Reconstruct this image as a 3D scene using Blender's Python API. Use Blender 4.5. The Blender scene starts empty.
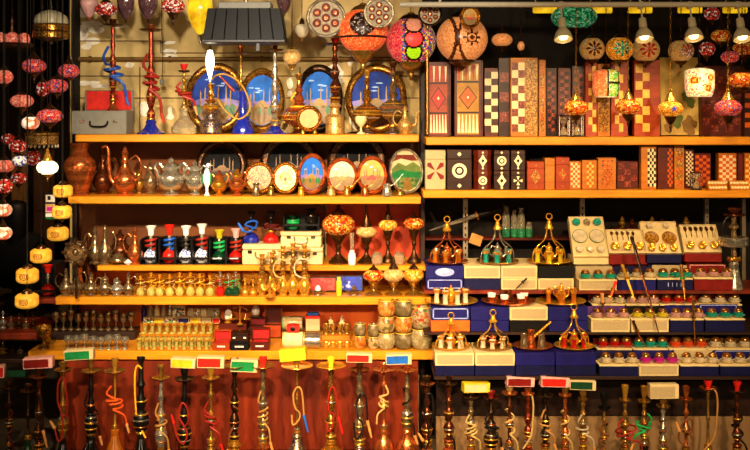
import bpy, math, random, re
from mathutils import Vector, Matrix
random.seed(11)
PI = math.pi
C = bpy.context.scene.collection
sc = bpy.context.scene

# ------------------------------------------------------------------ camera, world, light, exposure
HOR, ZC, D, F = 115.0, 1.75, 5.0, 1000.0      # eye level row, eye height, distance to the shelf fronts, focal length in px
cam = bpy.data.objects.new('camera', bpy.data.cameras.new('camera')); C.objects.link(cam)
cam.location = (0, -D, ZC); cam.rotation_euler = (PI/2, 0, 0)
cam.data.sensor_width = 36; cam.data.lens = 36*F/750; cam.data.shift_y = -(225-HOR)/750
cam.data.clip_start = 0.05
sc.camera = cam
sc.view_settings.view_transform = 'Standard'; sc.view_settings.look = 'None'
sc.view_settings.exposure = 0.08; sc.view_settings.gamma = 1
w = bpy.data.worlds.new('world'); sc.world = w; w.use_nodes = True
# the market around: dark and warm, with bright spots added for glints in the metal
nt = w.node_tree; bg = nt.nodes['Background']; tc = nt.nodes.new('ShaderNodeTexCoord'); vo = nt.nodes.new('ShaderNodeTexVoronoi'); vo.inputs['Scale'].default_value = 5.5
nt.links.new(tc.outputs['Generated'], vo.inputs['Vector'])
rp = nt.nodes.new('ShaderNodeValToRGB'); nt.links.new(vo.outputs['Distance'], rp.inputs['Fac'])
rp.color_ramp.elements[0].position = .13; rp.color_ramp.elements[0].color = (6.5, 4.4, 2.4, 1)
rp.color_ramp.elements[1].position = .19; rp.color_ramp.elements[1].color = (.012, .008, .004, 1)
nt.links.new(rp.outputs['Color'], bg.inputs[0]); bg.inputs[1].default_value = 1.0
def spot(loc, aim, power, angle=60, r=.05, col=(1, .68, .34), blend=.7):
    l = bpy.data.lights.new('spot', 'SPOT'); o = bpy.data.objects.new('spot_light', l); C.objects.link(o)
    l.energy = power; l.spot_size = math.radians(angle); l.spot_blend = blend; l.shadow_soft_size = r; l.color = col
    o.location = loc; o.rotation_euler = (Vector(aim)-Vector(loc)).to_track_quat('-Z', 'Y').to_euler()
    return o
spot((-1.6, -2.6, 2.2), (-1.3, .1, .85), 120, 24, .04, col=(1, .74, .46))
for sx, ax, az, pw, cl in ((-1.1, -.75, .85, 350, (1, .76, .48)), (-.3, -.2, .9, 390, (1, .73, .43)), (.75, .75, .9, 215, (1, .70, .38)), (1.7, 1.3, .85, 215, (1, .68, .35))):
    spot((sx, -2.7, 2.30), (ax, .1, az), pw, 50, .04, col=cl)
for sx, ax, pw in ((-.6, -.6, 165), (.15, .1, 180), (.9, .9, 62), (1.6, 1.5, 55)):
    spot((sx, -2.6, 1.55), (ax, -.3, .35), pw, 40, .04, col=(1, .70, .40))
for sx, ax, pw, cl in ((-.75, -.95, 150, (1, .85, .66)), (.05, -.2, 120, (1, .83, .62)), (1.1, 1.1, 42, (1, .68, .34))):
    spot((sx, -2.0, 2.42), (ax, .2, 1.75), pw, 70, .05, col=cl)
def area(name, loc, aim, sx, sy, pw, col):
    al = bpy.data.lights.new(name, 'AREA'); ao = bpy.data.objects.new(name, al); C.objects.link(ao)
    al.shape = 'RECTANGLE'; al.size = sx; al.size_y = sy; al.energy = pw; al.color = col
    ao.location = loc; ao.rotation_euler = (Vector(aim)-Vector(loc)).to_track_quat('-Z', 'Y').to_euler()
area('added_glint_light', (-2.4, -6.8, 2.1), (-.5, 0, 1.2), 0.8, 1.3, 17, (1, .74, .45))  # two unseen light cards behind the camera, added for highlights in the metal
area('added_glint_light', (2.9, -6.8, 2.3), (.8, 0, 1.2), 0.8, 1.3, 15, (1, .74, .45))
area('added_low_glint_light', (.2, -6.9, .75), (.1, 0, .4), 1.8, .5, 16, (1, .72, .42))  # unseen low card, added for horizontal glints on the water pipes
area('added_high_light', (.45, -3.0, 3.0), (.3, .1, 1.0), 3.2, 0.8, 5, (1, .62, .28))  # unseen soft panel high in front, added for reflections in the metal
area('added_fill_light', (.9, -5.2, 4.6), (.5, 0, .9), 5.5, 2.4, 8, (1, .68, .36))  # unseen large panel overhead, added as fill and for broad metal reflections

# ------------------------------------------------------------------ layout and mesh helpers
def S(Y): return (D+Y)/F
def X(px, Y): return (px-375)*S(Y)
def Z(py, Y): return ZC+(HOR-py)*S(Y)
def srgb(h):
    if not isinstance(h, str): return tuple(h)
    v = [int(h[i:i+2], 16)/255 for i in (1, 3, 5)]
    return tuple((x/12.92 if x <= .04045 else ((x+.055)/1.055)**2.4) for x in v)
class MB:
    def __init__(s): s.v = []; s.f = []; s.m = []; s.s = []
    def add(s, vs, fs, mi=0, smooth=False):
        b = len(s.v); s.v += [tuple(v) for v in vs]
        for i, f in enumerate(fs):
            s.f.append(tuple(b+k for k in f)); s.m.append(mi[i] if isinstance(mi, list) else mi); s.s.append(smooth)
        return s
    def lathe(s, prof, mi=0, seg=18, o=(0, 0, 0), sx=1, sy=1, rot=None, fn=None, smooth=True):
        vs, fs, ms = [], [], []
        rings = []
        for r, z in prof:
            if r <= 1e-7: rings.append([len(vs)]); vs.append(Vector((0, 0, z)))
            else:
                rings.append(list(range(len(vs), len(vs)+seg)))
                vs += [Vector((r*sx*math.cos(2*PI*k/seg), r*sy*math.sin(2*PI*k/seg), z)) for k in range(seg)]
        for a, b in zip(rings, rings[1:]):
            for k in range(seg):
                k2 = (k+1) % seg
                if len(a) == 1 and len(b) == 1: continue
                f = (a[0], b[k2], b[k]) if len(a) == 1 else (a[k], a[k2], b[0]) if len(b) == 1 else (a[k], a[k2], b[k2], b[k])
                fs.append(f)
                if fn:
                    c = sum((vs[i] for i in f), Vector())/len(f); ms.append(fn(c))
        if rot is not None: vs = [rot @ v for v in vs]
        o = Vector(o); vs = [v+o for v in vs]
        return s.add(vs, fs, ms if fn else mi, smooth)
    def box(s, c, d, mi=0, bev=0, rot=None):
        hx, hy, hz = d[0]/2, d[1]/2, d[2]/2
        b = min(bev, hx*.9, hy*.9, hz*.9)
        if b <= 0:
            vs = [(x, y, z) for x in (-hx, hx) for y in (-hy, hy) for z in (-hz, hz)]
            fs = [(0, 1, 3, 2), (4, 6, 7, 5), (0, 4, 5, 1), (2, 3, 7, 6), (0, 2, 6, 4), (1, 5, 7, 3)]
        else:
            vs, idx = [], {}
            for i in (-1, 1):
                for j in (-1, 1):
                    for k in (-1, 1):
                        for ax in range(3):
                            p = [i*(hx-b), j*(hy-b), k*(hz-b)]; p[ax] += (i, j, k)[ax]*b
                            idx[i, j, k, ax] = len(vs); vs.append(tuple(p))
            fs = []
            for ax in range(3):
                o1, o2 = [a for a in range(3) if a != ax]
                for sg in (-1, 1):
                    q = []
                    for (u, v) in ((-1, -1), (1, -1), (1, 1), (-1, 1)):
                        t = [0, 0, 0]; t[ax] = sg; t[o1] = u; t[o2] = v; q.append(idx[(*t, ax)])
                    fs.append(tuple(q))
                for u in (-1, 1):
                    for v in (-1, 1):
                        t1 = [0, 0, 0]; t1[o1] = u; t1[o2] = v; t2 = t1[:]; t1[ax] = -1; t2[ax] = 1
                        fs.append((idx[(*t1, o1)], idx[(*t2, o1)], idx[(*t2, o2)], idx[(*t1, o2)]))
            for i in (-1, 1):
                for j in (-1, 1):
                    for k in (-1, 1): fs.append(tuple(idx[i, j, k, a] for a in range(3)))
        vs = [Vector(v) for v in vs]
        ok = []
        for f in fs:                                   # outward faces
            n = (vs[f[1]]-vs[f[0]]).cross(vs[f[2]]-vs[f[0]]); cc = sum((vs[i] for i in f), Vector())
            ok.append(f if n.dot(cc) > 0 else tuple(reversed(f)))
        if rot is not None: vs = [rot @ v for v in vs]
        c = Vector(c)
        return s.add([v+c for v in vs], ok, mi)
    def tube(s, pts, r, mi=0, seg=8, sub=4, closed=False):
        P = [Vector(p) for p in pts]
        if sub > 1 and len(P) > 2:
            Q = []; n = len(P)
            for i in range(n if closed else n-1):
                g = lambda k: P[k % n] if closed else P[max(0, min(n-1, k))]
                p0, p1, p2, p3 = g(i-1), g(i), g(i+1), g(i+2)
                for q in range(sub):
                    t = q/sub
                    Q.append(.5*((2*p1)+(p2-p0)*t+(2*p0-5*p1+4*p2-p3)*t*t+(3*p1-p0-3*p2+p3)*t**3))
            if not closed: Q.append(P[-1])
            P = Q
        n = len(P); vs, fs = [], []
        nrm = None
        for i in range(n):
            a = P[i-1] if (i or closed) else P[0]; b = P[(i+1) % n] if (closed or i < n-1) else P[i]
            t = (b-a); t = t.normalized() if t.length > 1e-9 else Vector((0, 0, 1))
            if nrm is None: nrm = t.orthogonal().normalized()
            nrm = (nrm-t*nrm.dot(t)); nrm = nrm.normalized() if nrm.length > 1e-6 else t.orthogonal().normalized()
            bn = t.cross(nrm)
            rr = r if not isinstance(r, (list, tuple)) else r[0]+(r[1]-r[0])*i/max(1, n-1)
            vs += [P[i]+rr*(math.cos(2*PI*k/seg)*nrm+math.sin(2*PI*k/seg)*bn) for k in range(seg)]
        for i in range(n if closed else n-1):
            j = (i+1) % n
            fs += [(i*seg+k, i*seg+(k+1) % seg, j*seg+(k+1) % seg, j*seg+k) for k in range(seg)]
        if not closed: fs += [tuple(reversed(range(seg))), tuple(range((n-1)*seg, n*seg))]
        return s.add(vs, fs, mi, True)
    def prism(s, poly, y0, y1, mi=0):                    # poly in x,z; extruded along y
        n = len(poly)
        a = sum(poly[i][0]*poly[(i+1) % n][1]-poly[(i+1) % n][0]*poly[i][1] for i in range(n))
        if a < 0: poly = list(reversed(poly))
        vs = [(x, y0, z) for x, z in poly]+[(x, y1, z) for x, z in poly]
        fs = [tuple(range(n)), tuple(reversed(range(n, 2*n)))]+[(i, n+i, n+(i+1) % n, (i+1) % n) for i in range(n)]
        return s.add(vs, fs, mi)
    def rect(s, x0, x1, z0, z1, y, mi=0, t=.0012):        # a thin raised patch on a -y face
        return s.box(((x0+x1)/2, y-t/2, (z0+z1)/2), (abs(x1-x0), t, abs(z1-z0)), mi)
MATS = {}
def obj(name, mb, mats, parent=None, loc=(0, 0, 0), rot=None, sharp=40):
    me = bpy.data.meshes.new(name); me.from_pydata([tuple(v) for v in mb.v], [], mb.f)
    ml = mats if isinstance(mats, (list, tuple)) else [mats]
    for x in ml: me.materials.append(MATS[x])
    me.polygons.foreach_set('material_index', mb.m); me.polygons.foreach_set('use_smooth', mb.s)
    try: me.set_sharp_from_angle(angle=math.radians(sharp))
    except Exception: pass
    me.update()
    o = bpy.data.objects.new(name, me); C.objects.link(o); o.location = loc
    if rot is not None: o.rotation_euler = rot
    if parent: o.parent = parent
    return o
def tag(o, label, cat, group=None, kind=None):
    o['label'] = label; o['category'] = cat
    if group: o['group'] = group
    if kind: o['kind'] = kind
    return o
def thing(name, label, cat, loc, rz=0, group=None):
    o = bpy.data.objects.new(name, None); C.objects.link(o); o.empty_display_size = .02
    o.location = loc; o.rotation_euler = (0, 0, rz)
    return tag(o, label, cat, group)
def struct(name, mb, mats):
    o = obj(name, mb, mats); o['kind'] = 'structure'; return o
KIDS = {}
def kids(r):
    if r.name not in KIDS: KIDS[r.name] = [o for o in bpy.data.objects if o.parent == r]
    return KIDS[r.name]
def dup(r, loc, rz, label, group=None, scale=None):
    n = r.copy(); C.objects.link(n); n.location = loc; n.rotation_euler = (r.rotation_euler[0], r.rotation_euler[1], rz); n['label'] = label
    if group: n['group'] = group
    if scale: n.scale = scale if isinstance(scale, tuple) else (scale,)*3
    for c in kids(r):
        k = c.copy(); C.objects.link(k); k.parent = n
        for g in kids(c):
            q = g.copy(); C.objects.link(q); q.parent = k
    return n
ORD = 'first second third fourth fifth sixth seventh eighth ninth tenth eleventh twelfth thirteenth fourteenth fifteenth sixteenth'.split()
def around(a):
    return ['away from the pillar', 'behind, away from the pillar', 'behind the pot', 'behind, towards the pillar', 'towards the pillar', 'in front, towards the pillar', 'in front of the pot', 'in front, away from the pillar'][int(((a % (2*PI))+PI/8)/(PI/4)) % 8]
def rz(a): return Matrix.Rotation(a, 3, 'Z')
def rx(a): return Matrix.Rotation(a, 3, 'X')
def ry(a): return Matrix.Rotation(a, 3, 'Y')

# ------------------------------------------------------------------ materials
def new_mat(name):
    m = bpy.data.materials.new(name); m.use_nodes = True; MATS[name] = m
    nt = m.node_tree; return m, nt, nt.nodes['Principled BSDF']
def link(nt, a, b): nt.links.new(a, b)
def plain(name, col, rough=.5, metal=0, spec=.22, emit=0, var=.18, vscale=30, trans=0, coat=0, bump=0):
    m, nt, b = new_mat(name); col = srgb(col)
    b.inputs['Roughness'].default_value = rough; b.inputs['Metallic'].default_value = metal
    b.inputs['Specular IOR Level'].default_value = spec
    b.inputs['Transmission Weight'].default_value = trans; b.inputs['Coat Weight'].default_value = coat
    tc = nt.nodes.new('ShaderNodeTexCoord'); no = nt.nodes.new('ShaderNodeTexNoise'); no.inputs['Scale'].default_value = vscale; no.inputs['Detail'].default_value = 4
    link(nt, tc.outputs['Object'], no.inputs['Vector'])
    rp = nt.nodes.new('ShaderNodeValToRGB'); link(nt, no.outputs['Fac'], rp.inputs['Fac'])
    rp.color_ramp.elements[0].position = .35; rp.color_ramp.elements[1].position = .65
    rp.color_ramp.elements[0].color = (*[c*(1-var) for c in col], 1); rp.color_ramp.elements[1].color = (*[min(1, c*(1+var)) for c in col], 1)
    link(nt, rp.outputs['Color'], b.inputs['Base Color'])
    if emit:
        link(nt, rp.outputs['Color'], b.inputs['Emission Color']); b.inputs['Emission Strength'].default_value = emit
    if bump:
        bu = nt.nodes.new('ShaderNodeBump'); bu.inputs['Strength'].default_value = bump; bu.inputs['Distance'].default_value = .003
        link(nt, no.outputs['Fac'], bu.inputs['Height']); link(nt, bu.outputs['Normal'], b.inputs['Normal'])
    return m
def engraved(name, col, dark, rough=.25, scale=70, amount=.55, metal=.8, soft=.0, belt=7):
    m, nt, b = new_mat(name); col, dark = srgb(col), srgb(dark); scale *= 2.3; dark0 = tuple(.7*x+.15*y for x, y in zip(dark, col))
    dark = tuple(x*(1-soft)+y*soft for x, y in zip(dark, col))
    b.inputs['Metallic'].default_value = metal; b.inputs['Roughness'].default_value = max(.16, rough-.02)
    tc = nt.nodes.new('ShaderNodeTexCoord')
    vo = nt.nodes.new('ShaderNodeTexVoronoi'); vo.feature = 'DISTANCE_TO_EDGE'; vo.inputs['Scale'].default_value = scale
    link(nt, tc.outputs['Object'], vo.inputs['Vector'])
    no = nt.nodes.new('ShaderNodeTexNoise'); no.inputs['Scale'].default_value = scale*.35; link(nt, tc.outputs['Object'], no.inputs['Vector'])
    mu = nt.nodes.new('ShaderNodeMath'); mu.operation = 'MULTIPLY'; link(nt, vo.outputs['Distance'], mu.inputs[0]); link(nt, no.outputs['Fac'], mu.inputs[1])
    rp = nt.nodes.new('ShaderNodeValToRGB'); link(nt, mu.outputs[0], rp.inputs['Fac'])
    rp.color_ramp.elements[0].position = .03; rp.color_ramp.elements[1].position = .03+.2*amount
    rp.color_ramp.elements[0].color = (*dark0, 1); rp.color_ramp.elements[1].color = (*[x*.9 for x in col], 1)
    # chased bands: the pattern shows in horizontal belts, between them the metal is nearly plain
    wv = nt.nodes.new('ShaderNodeTexWave'); wv.wave_type = 'BANDS'; wv.bands_direction = 'Z'; wv.inputs['Scale'].default_value = belt; wv.inputs['Distortion'].default_value = 1.2; wv.inputs['Detail'].default_value = 1
    link(nt, tc.outputs['Object'], wv.inputs['Vector'])
    wr = nt.nodes.new('ShaderNodeValToRGB'); link(nt, wv.outputs['Fac'], wr.inputs['Fac']); wr.color_ramp.elements[0].position = .42; wr.color_ramp.elements[1].position = .5
    mx = nt.nodes.new('ShaderNodeMixRGB'); link(nt, wr.outputs['Color'], mx.inputs['Fac']); link(nt, rp.outputs['Color'], mx.inputs[2])
    r2 = nt.nodes.new('ShaderNodeValToRGB'); link(nt, mu.outputs[0], r2.inputs['Fac']); r2.color_ramp.elements[0].position = .03; r2.color_ramp.elements[1].position = .03+.2*amount
    r2.color_ramp.elements[0].color = (*dark, 1); r2.color_ramp.elements[1].color = (*col, 1)
    link(nt, r2.outputs['Color'], mx.inputs[1]); link(nt, mx.outputs[0], b.inputs['Base Color'])
    bu = nt.nodes.new('ShaderNodeBump'); bu.inputs['Strength'].default_value = .35; bu.inputs['Distance'].default_value = .002
    link(nt, mu.outputs[0], bu.inputs['Height']); link(nt, bu.outputs['Normal'], b.inputs['Normal'])
    return m
def mosaic(name, cols, scale=60, emit=.3, line=.05, rough=.25, linecol='#1a0a06'):
    m, nt, b = new_mat(name); cols = [srgb(c) for c in cols]
    b.inputs['Roughness'].default_value = rough; b.inputs['Specular IOR Level'].default_value = .3
    tc = nt.nodes.new('ShaderNodeTexCoord')
    a = nt.nodes.new('ShaderNodeTexVoronoi'); a.inputs['Scale'].default_value = scale; link(nt, tc.outputs['Object'], a.inputs['Vector'])
    e = nt.nodes.new('ShaderNodeTexVoronoi'); e.feature = 'DISTANCE_TO_EDGE'; e.inputs['Scale'].default_value = scale; link(nt, tc.outputs['Object'], e.inputs['Vector'])
    sp = nt.nodes.new('ShaderNodeSeparateColor'); link(nt, a.outputs['Color'], sp.inputs['Color'])
    rp = nt.nodes.new('ShaderNodeValToRGB'); rp.color_ramp.interpolation = 'CONSTANT'; link(nt, sp.outputs[0], rp.inputs['Fac'])
    el = rp.color_ramp.elements
    while len(el) < len(cols): el.new(.5)
    for i, c in enumerate(cols): el[i].position = i/len(cols); el[i].color = (*c, 1)
    lt = nt.nodes.new('ShaderNodeMath'); lt.operation = 'LESS_THAN'; lt.inputs[1].default_value = line; link(nt, e.outputs['Distance'], lt.inputs[0])
    mx = nt.nodes.new('ShaderNodeMixRGB'); link(nt, lt.outputs[0], mx.inputs['Fac']); link(nt, rp.outputs['Color'], mx.inputs[1]); mx.inputs[2].default_value = (*srgb(linecol), 1)
    link(nt, mx.outputs[0], b.inputs['Base Color'])
    if emit: link(nt, mx.outputs[0], b.inputs['Emission Color']); b.inputs['Emission Strength'].default_value = emit
    return m
def wood(name, c1, c2, rough=.4, scale=6, stretch=(1, 8, 8)):
    m, nt, b = new_mat(name); b.inputs['Specular IOR Level'].default_value = .25; b.inputs['Roughness'].default_value = rough
    tc = nt.nodes.new('ShaderNodeTexCoord'); mp = nt.nodes.new('ShaderNodeMapping'); mp.inputs['Scale'].default_value = stretch
    no = nt.nodes.new('ShaderNodeTexNoise'); no.inputs['Scale'].default_value = scale; no.inputs['Detail'].default_value = 6
    link(nt, tc.outputs['Object'], mp.inputs['Vector']); link(nt, mp.outputs['Vector'], no.inputs['Vector'])
    rp = nt.nodes.new('ShaderNodeValToRGB'); link(nt, no.outputs['Fac'], rp.inputs['Fac'])
    rp.color_ramp.elements[0].position = .3; rp.color_ramp.elements[1].position = .7
    rp.color_ramp.elements[0].color = (*srgb(c1), 1); rp.color_ramp.elements[1].color = (*srgb(c2), 1)
    link(nt, rp.outputs['Color'], b.inputs['Base Color']); return m
engraved('gold', '#eda93a', '#8a5210', soft=.4); engraved('brass', '#d8a548', '#6d430f', .26, 80, soft=.35)
engraved('dark_gold', '#c08238', '#4a2408', .2, 90, soft=.3); engraved('copper', '#e07a3c', '#7a3010', .22, 60, .4, soft=.65); engraved('dark_copper', '#8f4a24', '#30140a', .24, 80, soft=.3)
engraved('bronze', '#6a4422', '#150b06', .3, 70, soft=.3); engraved('silver', '#d9d0b8', '#6d6350', .18, 70, .4, soft=.6)
engraved('old_silver', '#c8a878', '#3d2a18', .2, 80, soft=.35); engraved('gold_relief', '#e2a53e', '#5c2c08', .33, 38, .7)
engraved('dark_relief', '#5a3a1c', '#120805', .35, 40, .7); engraved('blue_gold', '#e0b860', '#20245e', .3, 45, .8)
engraved('red_gold', '#c65a34', '#6b1408', .3, 55, .7); engraved('brocade', '#f2cf7a', '#9a6420', .4, 48, .7, .6)
plain('polished_gold', '#f2b238', .2, .75, var=.05); plain('polished_brass', '#dfa53a', .2, .75, var=.05); plain('chrome', '#d8d2c4', .12, 1, var=.03)
plain('bronze_field', '#8a7c60', .55, .2, var=.4, vscale=140); plain('gold_paint', '#e0b040', .4, .3); plain('black', '#0c0a09', .35); plain('matt_black', '#0a0807', .8); plain('white', '#efe8da', .5, var=.05)
plain('cream', '#ccb680', .6, var=.08); plain('cream_print', '#a8946a', .6, var=.14, vscale=260)
plain('red', '#c01f14', .4); plain('dark_red', '#6e120c', .4); plain('orange', '#dd5a18', .4); plain('yellow', '#d2b01c', .45)
plain('green', '#127a3c', .4); plain('dark_green', '#0d3a22', .4); plain('blue', '#1c5cb4', .4); plain('navy', '#0c0d38', .4); plain('royal', '#131158', .4)
plain('light_blue', '#8f9cd0', .5); plain('tan', '#a87838', .5); plain('brown', '#5a2e14', .5); plain('pink', '#dba096', .4); plain('grey', '#6f6c60', .45, var=.08)
plain('dark_grey', '#0b0b0a', .42, 0, .1, var=.1); plain('turquoise', '#17a58c', .25); plain('magenta', '#c2228e', .3); plain('purple', '#4b2a6a', .4)
plain('black_hose', '#15100d', .4); plain('cream_hose', '#b89858', .5); plain('wood_tip', '#c98a48', .45); plain('gold_hose', '#a87a1e', .5); plain('roundel_red', '#5e2214', .6, 0, .15, var=.5, vscale=160); plain('brown_hose', '#6b3a1a', .5)
plain('blue_hose', '#1d4fa8', .3); plain('red_hose', '#8e2014', .4); plain('orange_hose', '#e0561a', .4); plain('yellow_hose', '#e8a820', .45); plain('green_hose', '#1a9a4c', .35); plain('white_hose', '#b8a888', .4)
plain('maroon', '#4a0f0a', .5)
plain('cobalt_glass', '#1c2a9a', .06, 0, .8, trans=.35, coat=1); plain('black_glass', '#0b0909', .05, 0, .8, coat=1); plain('clear_glass', '#e8dcb6', .04, 0, .6, trans=.85, var=.03)
plain('rack_glass', '#c4b85c', .06, trans=.45, coat=1, var=.25, vscale=60); plain('green_glass', '#2c8a54', .05, trans=.5, coat=1); plain('dark_green_glass', '#0b3a20', .05, trans=.3, coat=1); plain('red_glass', '#c01a10', .05, trans=.35, coat=1)
plain('amber_glass', '#c06a18', .06, trans=.45, coat=1); plain('teal_glass', '#16a890', .06, trans=.4, coat=1); plain('magenta_glass', '#d0249c', .06, trans=.4, coat=1)
plain('yellow_glass', '#e0cc2a', .06, trans=.4, coat=1); plain('orange_glass', '#e8541c', .06, trans=.4, coat=1); plain('pale_glass', '#ead9b4', .06, trans=.4, coat=1); plain('pink_glass', '#dba8a0', .06, trans=.4, coat=1)
plain('amethyst_glass', '#6d4a50', .04, trans=.55, coat=1, var=.3, vscale=12); plain('amber_lamp', '#eeb41c', .05, trans=.3, emit=.55, coat=1, var=.5, vscale=14)
plain('bulb', '#fff2d0', .4, emit=9, var=0); plain('warm_bulb', '#ffd890', .4, emit=5, var=0); plain('frost_lamp', '#f4e6c8', .4, emit=.45, var=.06)
plain('cream_lamp', '#ffeeb8', .4, emit=2.6, var=.05); plain('bowl_white', '#a89c7c', .35, emit=.03, var=.1, vscale=18)
plain('porcelain', '#eae6dc', .12, coat=1, var=.03); mosaic('blue_white', ['#eeeae0', '#f4f0e8', '#3a54b0', '#dfe0ea', '#6a7cc0'], 120, 0, .0)
plain('enamel_red', '#d02014', .1, coat=1)
plain('velvet', '#b01818', .8); plain('velvet_dark', '#5e0f10', .8)
mosaic('engraved_yellow', ['#e0a030', '#dc9a2a', '#e4a838', '#d89426'], 60, .5, .02, .4, '#c08434')
mosaic('pink_mosaic', ['#d8483c', '#dc6a58', '#8a2430', '#3c4a86', '#d8281c', '#d0705c'], 150, .3, .05)
mosaic('coral_glass', ['#d8604a', '#dd7a60', '#c84c3a', '#e39a80'], 110, .3, .0)
mosaic('peach_white', ['#e6c4a8', '#e08a60', '#efdcc4', '#d85a34'], 50, .55, .0)
mosaic('red_white', ['#b8281c', '#e0c8bc', '#8a1810', '#d84a34', '#5a1410'], 120, .3, .05)
mosaic('orange_mosaic', ['#ee6230', '#f0793c', '#de4a1e', '#f59258', '#e8562c'], 130, .42, .06, .25, '#a03010')
mosaic('rosette_mosaic', ['#2c2420', '#8a8478', '#4a2018', '#c8b49a'], 130, .1, .05)
mosaic('multi_mosaic', ['#e84a34', '#2a5ac0', '#f0a040', '#7a2a90', '#e0607a', '#f2d050', '#2a8a50'], 120, .4, .05)
mosaic('peach_mosaic', ['#dc8a48', '#e49a5c', '#d07a3c', '#e8ac74'], 150, .3, .05, .3, '#b06a34')
mosaic('ring_brown', ['#5a2814', '#70341a', '#3c1a0e'], 130, .05, .05)
mosaic('cream_mosaic', ['#c09450', '#cca460', '#b48440', '#d0b074'], 120, .15, .05, .3, '#a07840')
mosaic('amber_mosaic', ['#e89020', '#d88420', '#f0b850', '#b86a18'], 110, .45, .05)
mosaic('green_mosaic', ['#1a8a54', '#28a868', '#62c88c', '#106a40', '#9ad0a0'], 70, .3, .05)
mosaic('lit_mosaic', ['#d07020', '#c84c10', '#dc9c34', '#b02c10', '#e0b050', '#c86018', '#a02010'], 100, .22, .05)
mosaic('ware_painted', ['#9c8351', '#8f4c20', '#a38c5d', '#9f8757', '#60522b', '#987e4a'], 60, 0, .02, .2, '#5a4420')
mosaic('ware_orange', ['#a85f1c', '#9f6d28', '#ab7331', '#8f4415', '#a87c3b'], 55, 0, .02, .2, '#5a4420')
mosaic('ware_grey', ['#665739', '#736241', '#55472b', '#7c6b47', '#5f4f31'], 60, 0, .02, .2, '#5a4420')
mosaic('ware_floral', ['#95845d', '#9c2d1f', '#8f7c54', '#2d5f31', '#9c8a63', '#955222', '#92815a'], 90, 0, .02, .2, '#5a4420')
mosaic('ware_pale', ['#9c8c65', '#928157', '#a2926d', '#89764a'], 60, 0, .02, .2, '#5a4420')
mosaic('ornate_orange', ['#c86a14', '#b85608', '#dc8a2c', '#984206'], 160, 0, .07, .35, '#7a3008')
mosaic('ornate_gold', ['#b07e26', '#966414', '#cc9a40', '#70440c'], 150, 0, .07, .35, '#5a3008')
mosaic('ornate_red', ['#7a2412', '#8e3018', '#641a0c', '#a84a26'], 130, 0, .07, .35, '#3a0c06')
mosaic('landscape', ['#3a5a2a', '#58703a', '#2c4a28', '#6a6a3a', '#4a5a2a'], 90, 0, .0, .25)
mosaic('small_print', ['#e8dcb8', '#d8b84a', '#3a5a9a', '#b83a2a', '#efe6cc', '#5a8a4a', '#2a2420'], 140, 0, .02, .4)
wood('shelf_wood', '#b87212', '#d68c1a', .35, 5, (1, 10, 10)); wood('red_wood', '#461305', '#82290b', .45, 3, (5, 1, .5)); wood('panel_brown', '#5a3014', '#7d4418', .6, 2, (1, 1, 3))
wood('panel_orange', '#b8400a', '#dc680e', .5, 3, (3, 1, 1)); wood('panel_red', '#a02c0c', '#c04412', .5, 3, (3, 1, 1)); wood('mahogany', '#3c0f06', '#5c1c0a', .35, 5, (1, 1, 8)); wood('walnut', '#1e0c05', '#34160a', .35, 5, (1, 1, 8))
wood('oak', '#9a5410', '#be741a', .4, 5, (1, 1, 8)); wood('rosewood', '#7c2606', '#a03c0c', .4, 5, (1, 1, 8)); wood('dark_wood', '#1c0f08', '#2e180c', .5, 3)
plain('square_white', '#e4cb94', .35, var=.08); plain('square_dark', '#3a120a', .35); plain('square_orange', '#c85408', .35); plain('square_gold', '#e8b850', .35)
plain('inlay_red', '#b4241a', .35); plain('inlay_gold', '#a87416', .35); plain('inlay_dark', '#2a0e08', .35); plain('inlay_cream', '#e8d6a4', .35)
plain('upper_wall', '#bfa468', .7, var=.32, vscale=4.5); plain('wall_seam', '#6a5230', .8); plain('sun_patch', '#efe6cf', .7, var=.04)
plain('pipe', '#7a5a2c', .45, .4); plain('wall_dark', '#120b07', .8); plain('wall_alley', '#24160c', .8); plain('door_tan', '#7a5428', .7); plain('door_brown', '#4a2c14', .7)
plain('floor_stone', '#5a4a38', .7, var=.25, vscale=6); plain('steel', '#8a7c66', .4, .6); plain('lower_wall', '#8a6a44', .7, var=.1, vscale=3); plain('rail_white', '#b0a894', .35, var=.04)
plain('sky_blue', '#0a5cb8', .6, 0, .2, var=.2, vscale=14); plain('sky_deep', '#06308c', .6, 0, .2, var=.2, vscale=14); plain('cloud', '#7fa8d8', .4); plain('mosque', '#8a6a22', .4); plain('tree_green', '#12602c', .4); plain('sand', '#74541c', .4); plain('dusk', '#6a5aa8', .4); plain('sky_pale', '#b4a27c', .35, var=.1, vscale=14); plain('sky_sunset', '#b08426', .35, var=.2, vscale=14); plain('night_gilt', '#6a4a20', .4); plain('night', '#080c12', .8, var=.3)
plain('skin', '#b98a68', .6); plain('hair', '#0e0907', .5); plain('coat', '#0b0a0c', .8)
plain('painting', '#b89c50', .6, var=.25, vscale=9); plain('painting_green', '#57652a', .6, var=.3, vscale=14)

# ------------------------------------------------------------------ the setting
def wallbox(name, p0, p1, z0, z1, y0, y1, mat, st=True):
    x0, x1 = X(p0, y0), X(p1, y0)
    return (struct if st else obj)(name, MB().box(((x0+x1)/2, (y0+y1)/2, (z0+z1)/2), (x1-x0, y1-y0, z1-z0)), mat)
def zr(row, Y): return Z(row, Y)
CEIL = 2.46
m = MB(); m.box((0, 1.2, -.02), (9, 9.4, .04)); struct('floor', m, 'floor_stone')
m = MB(); m.box((0, 2.5, CEIL+.02), (9, 6.2, .04)); struct('ceiling', m, 'wall_dark')
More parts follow.
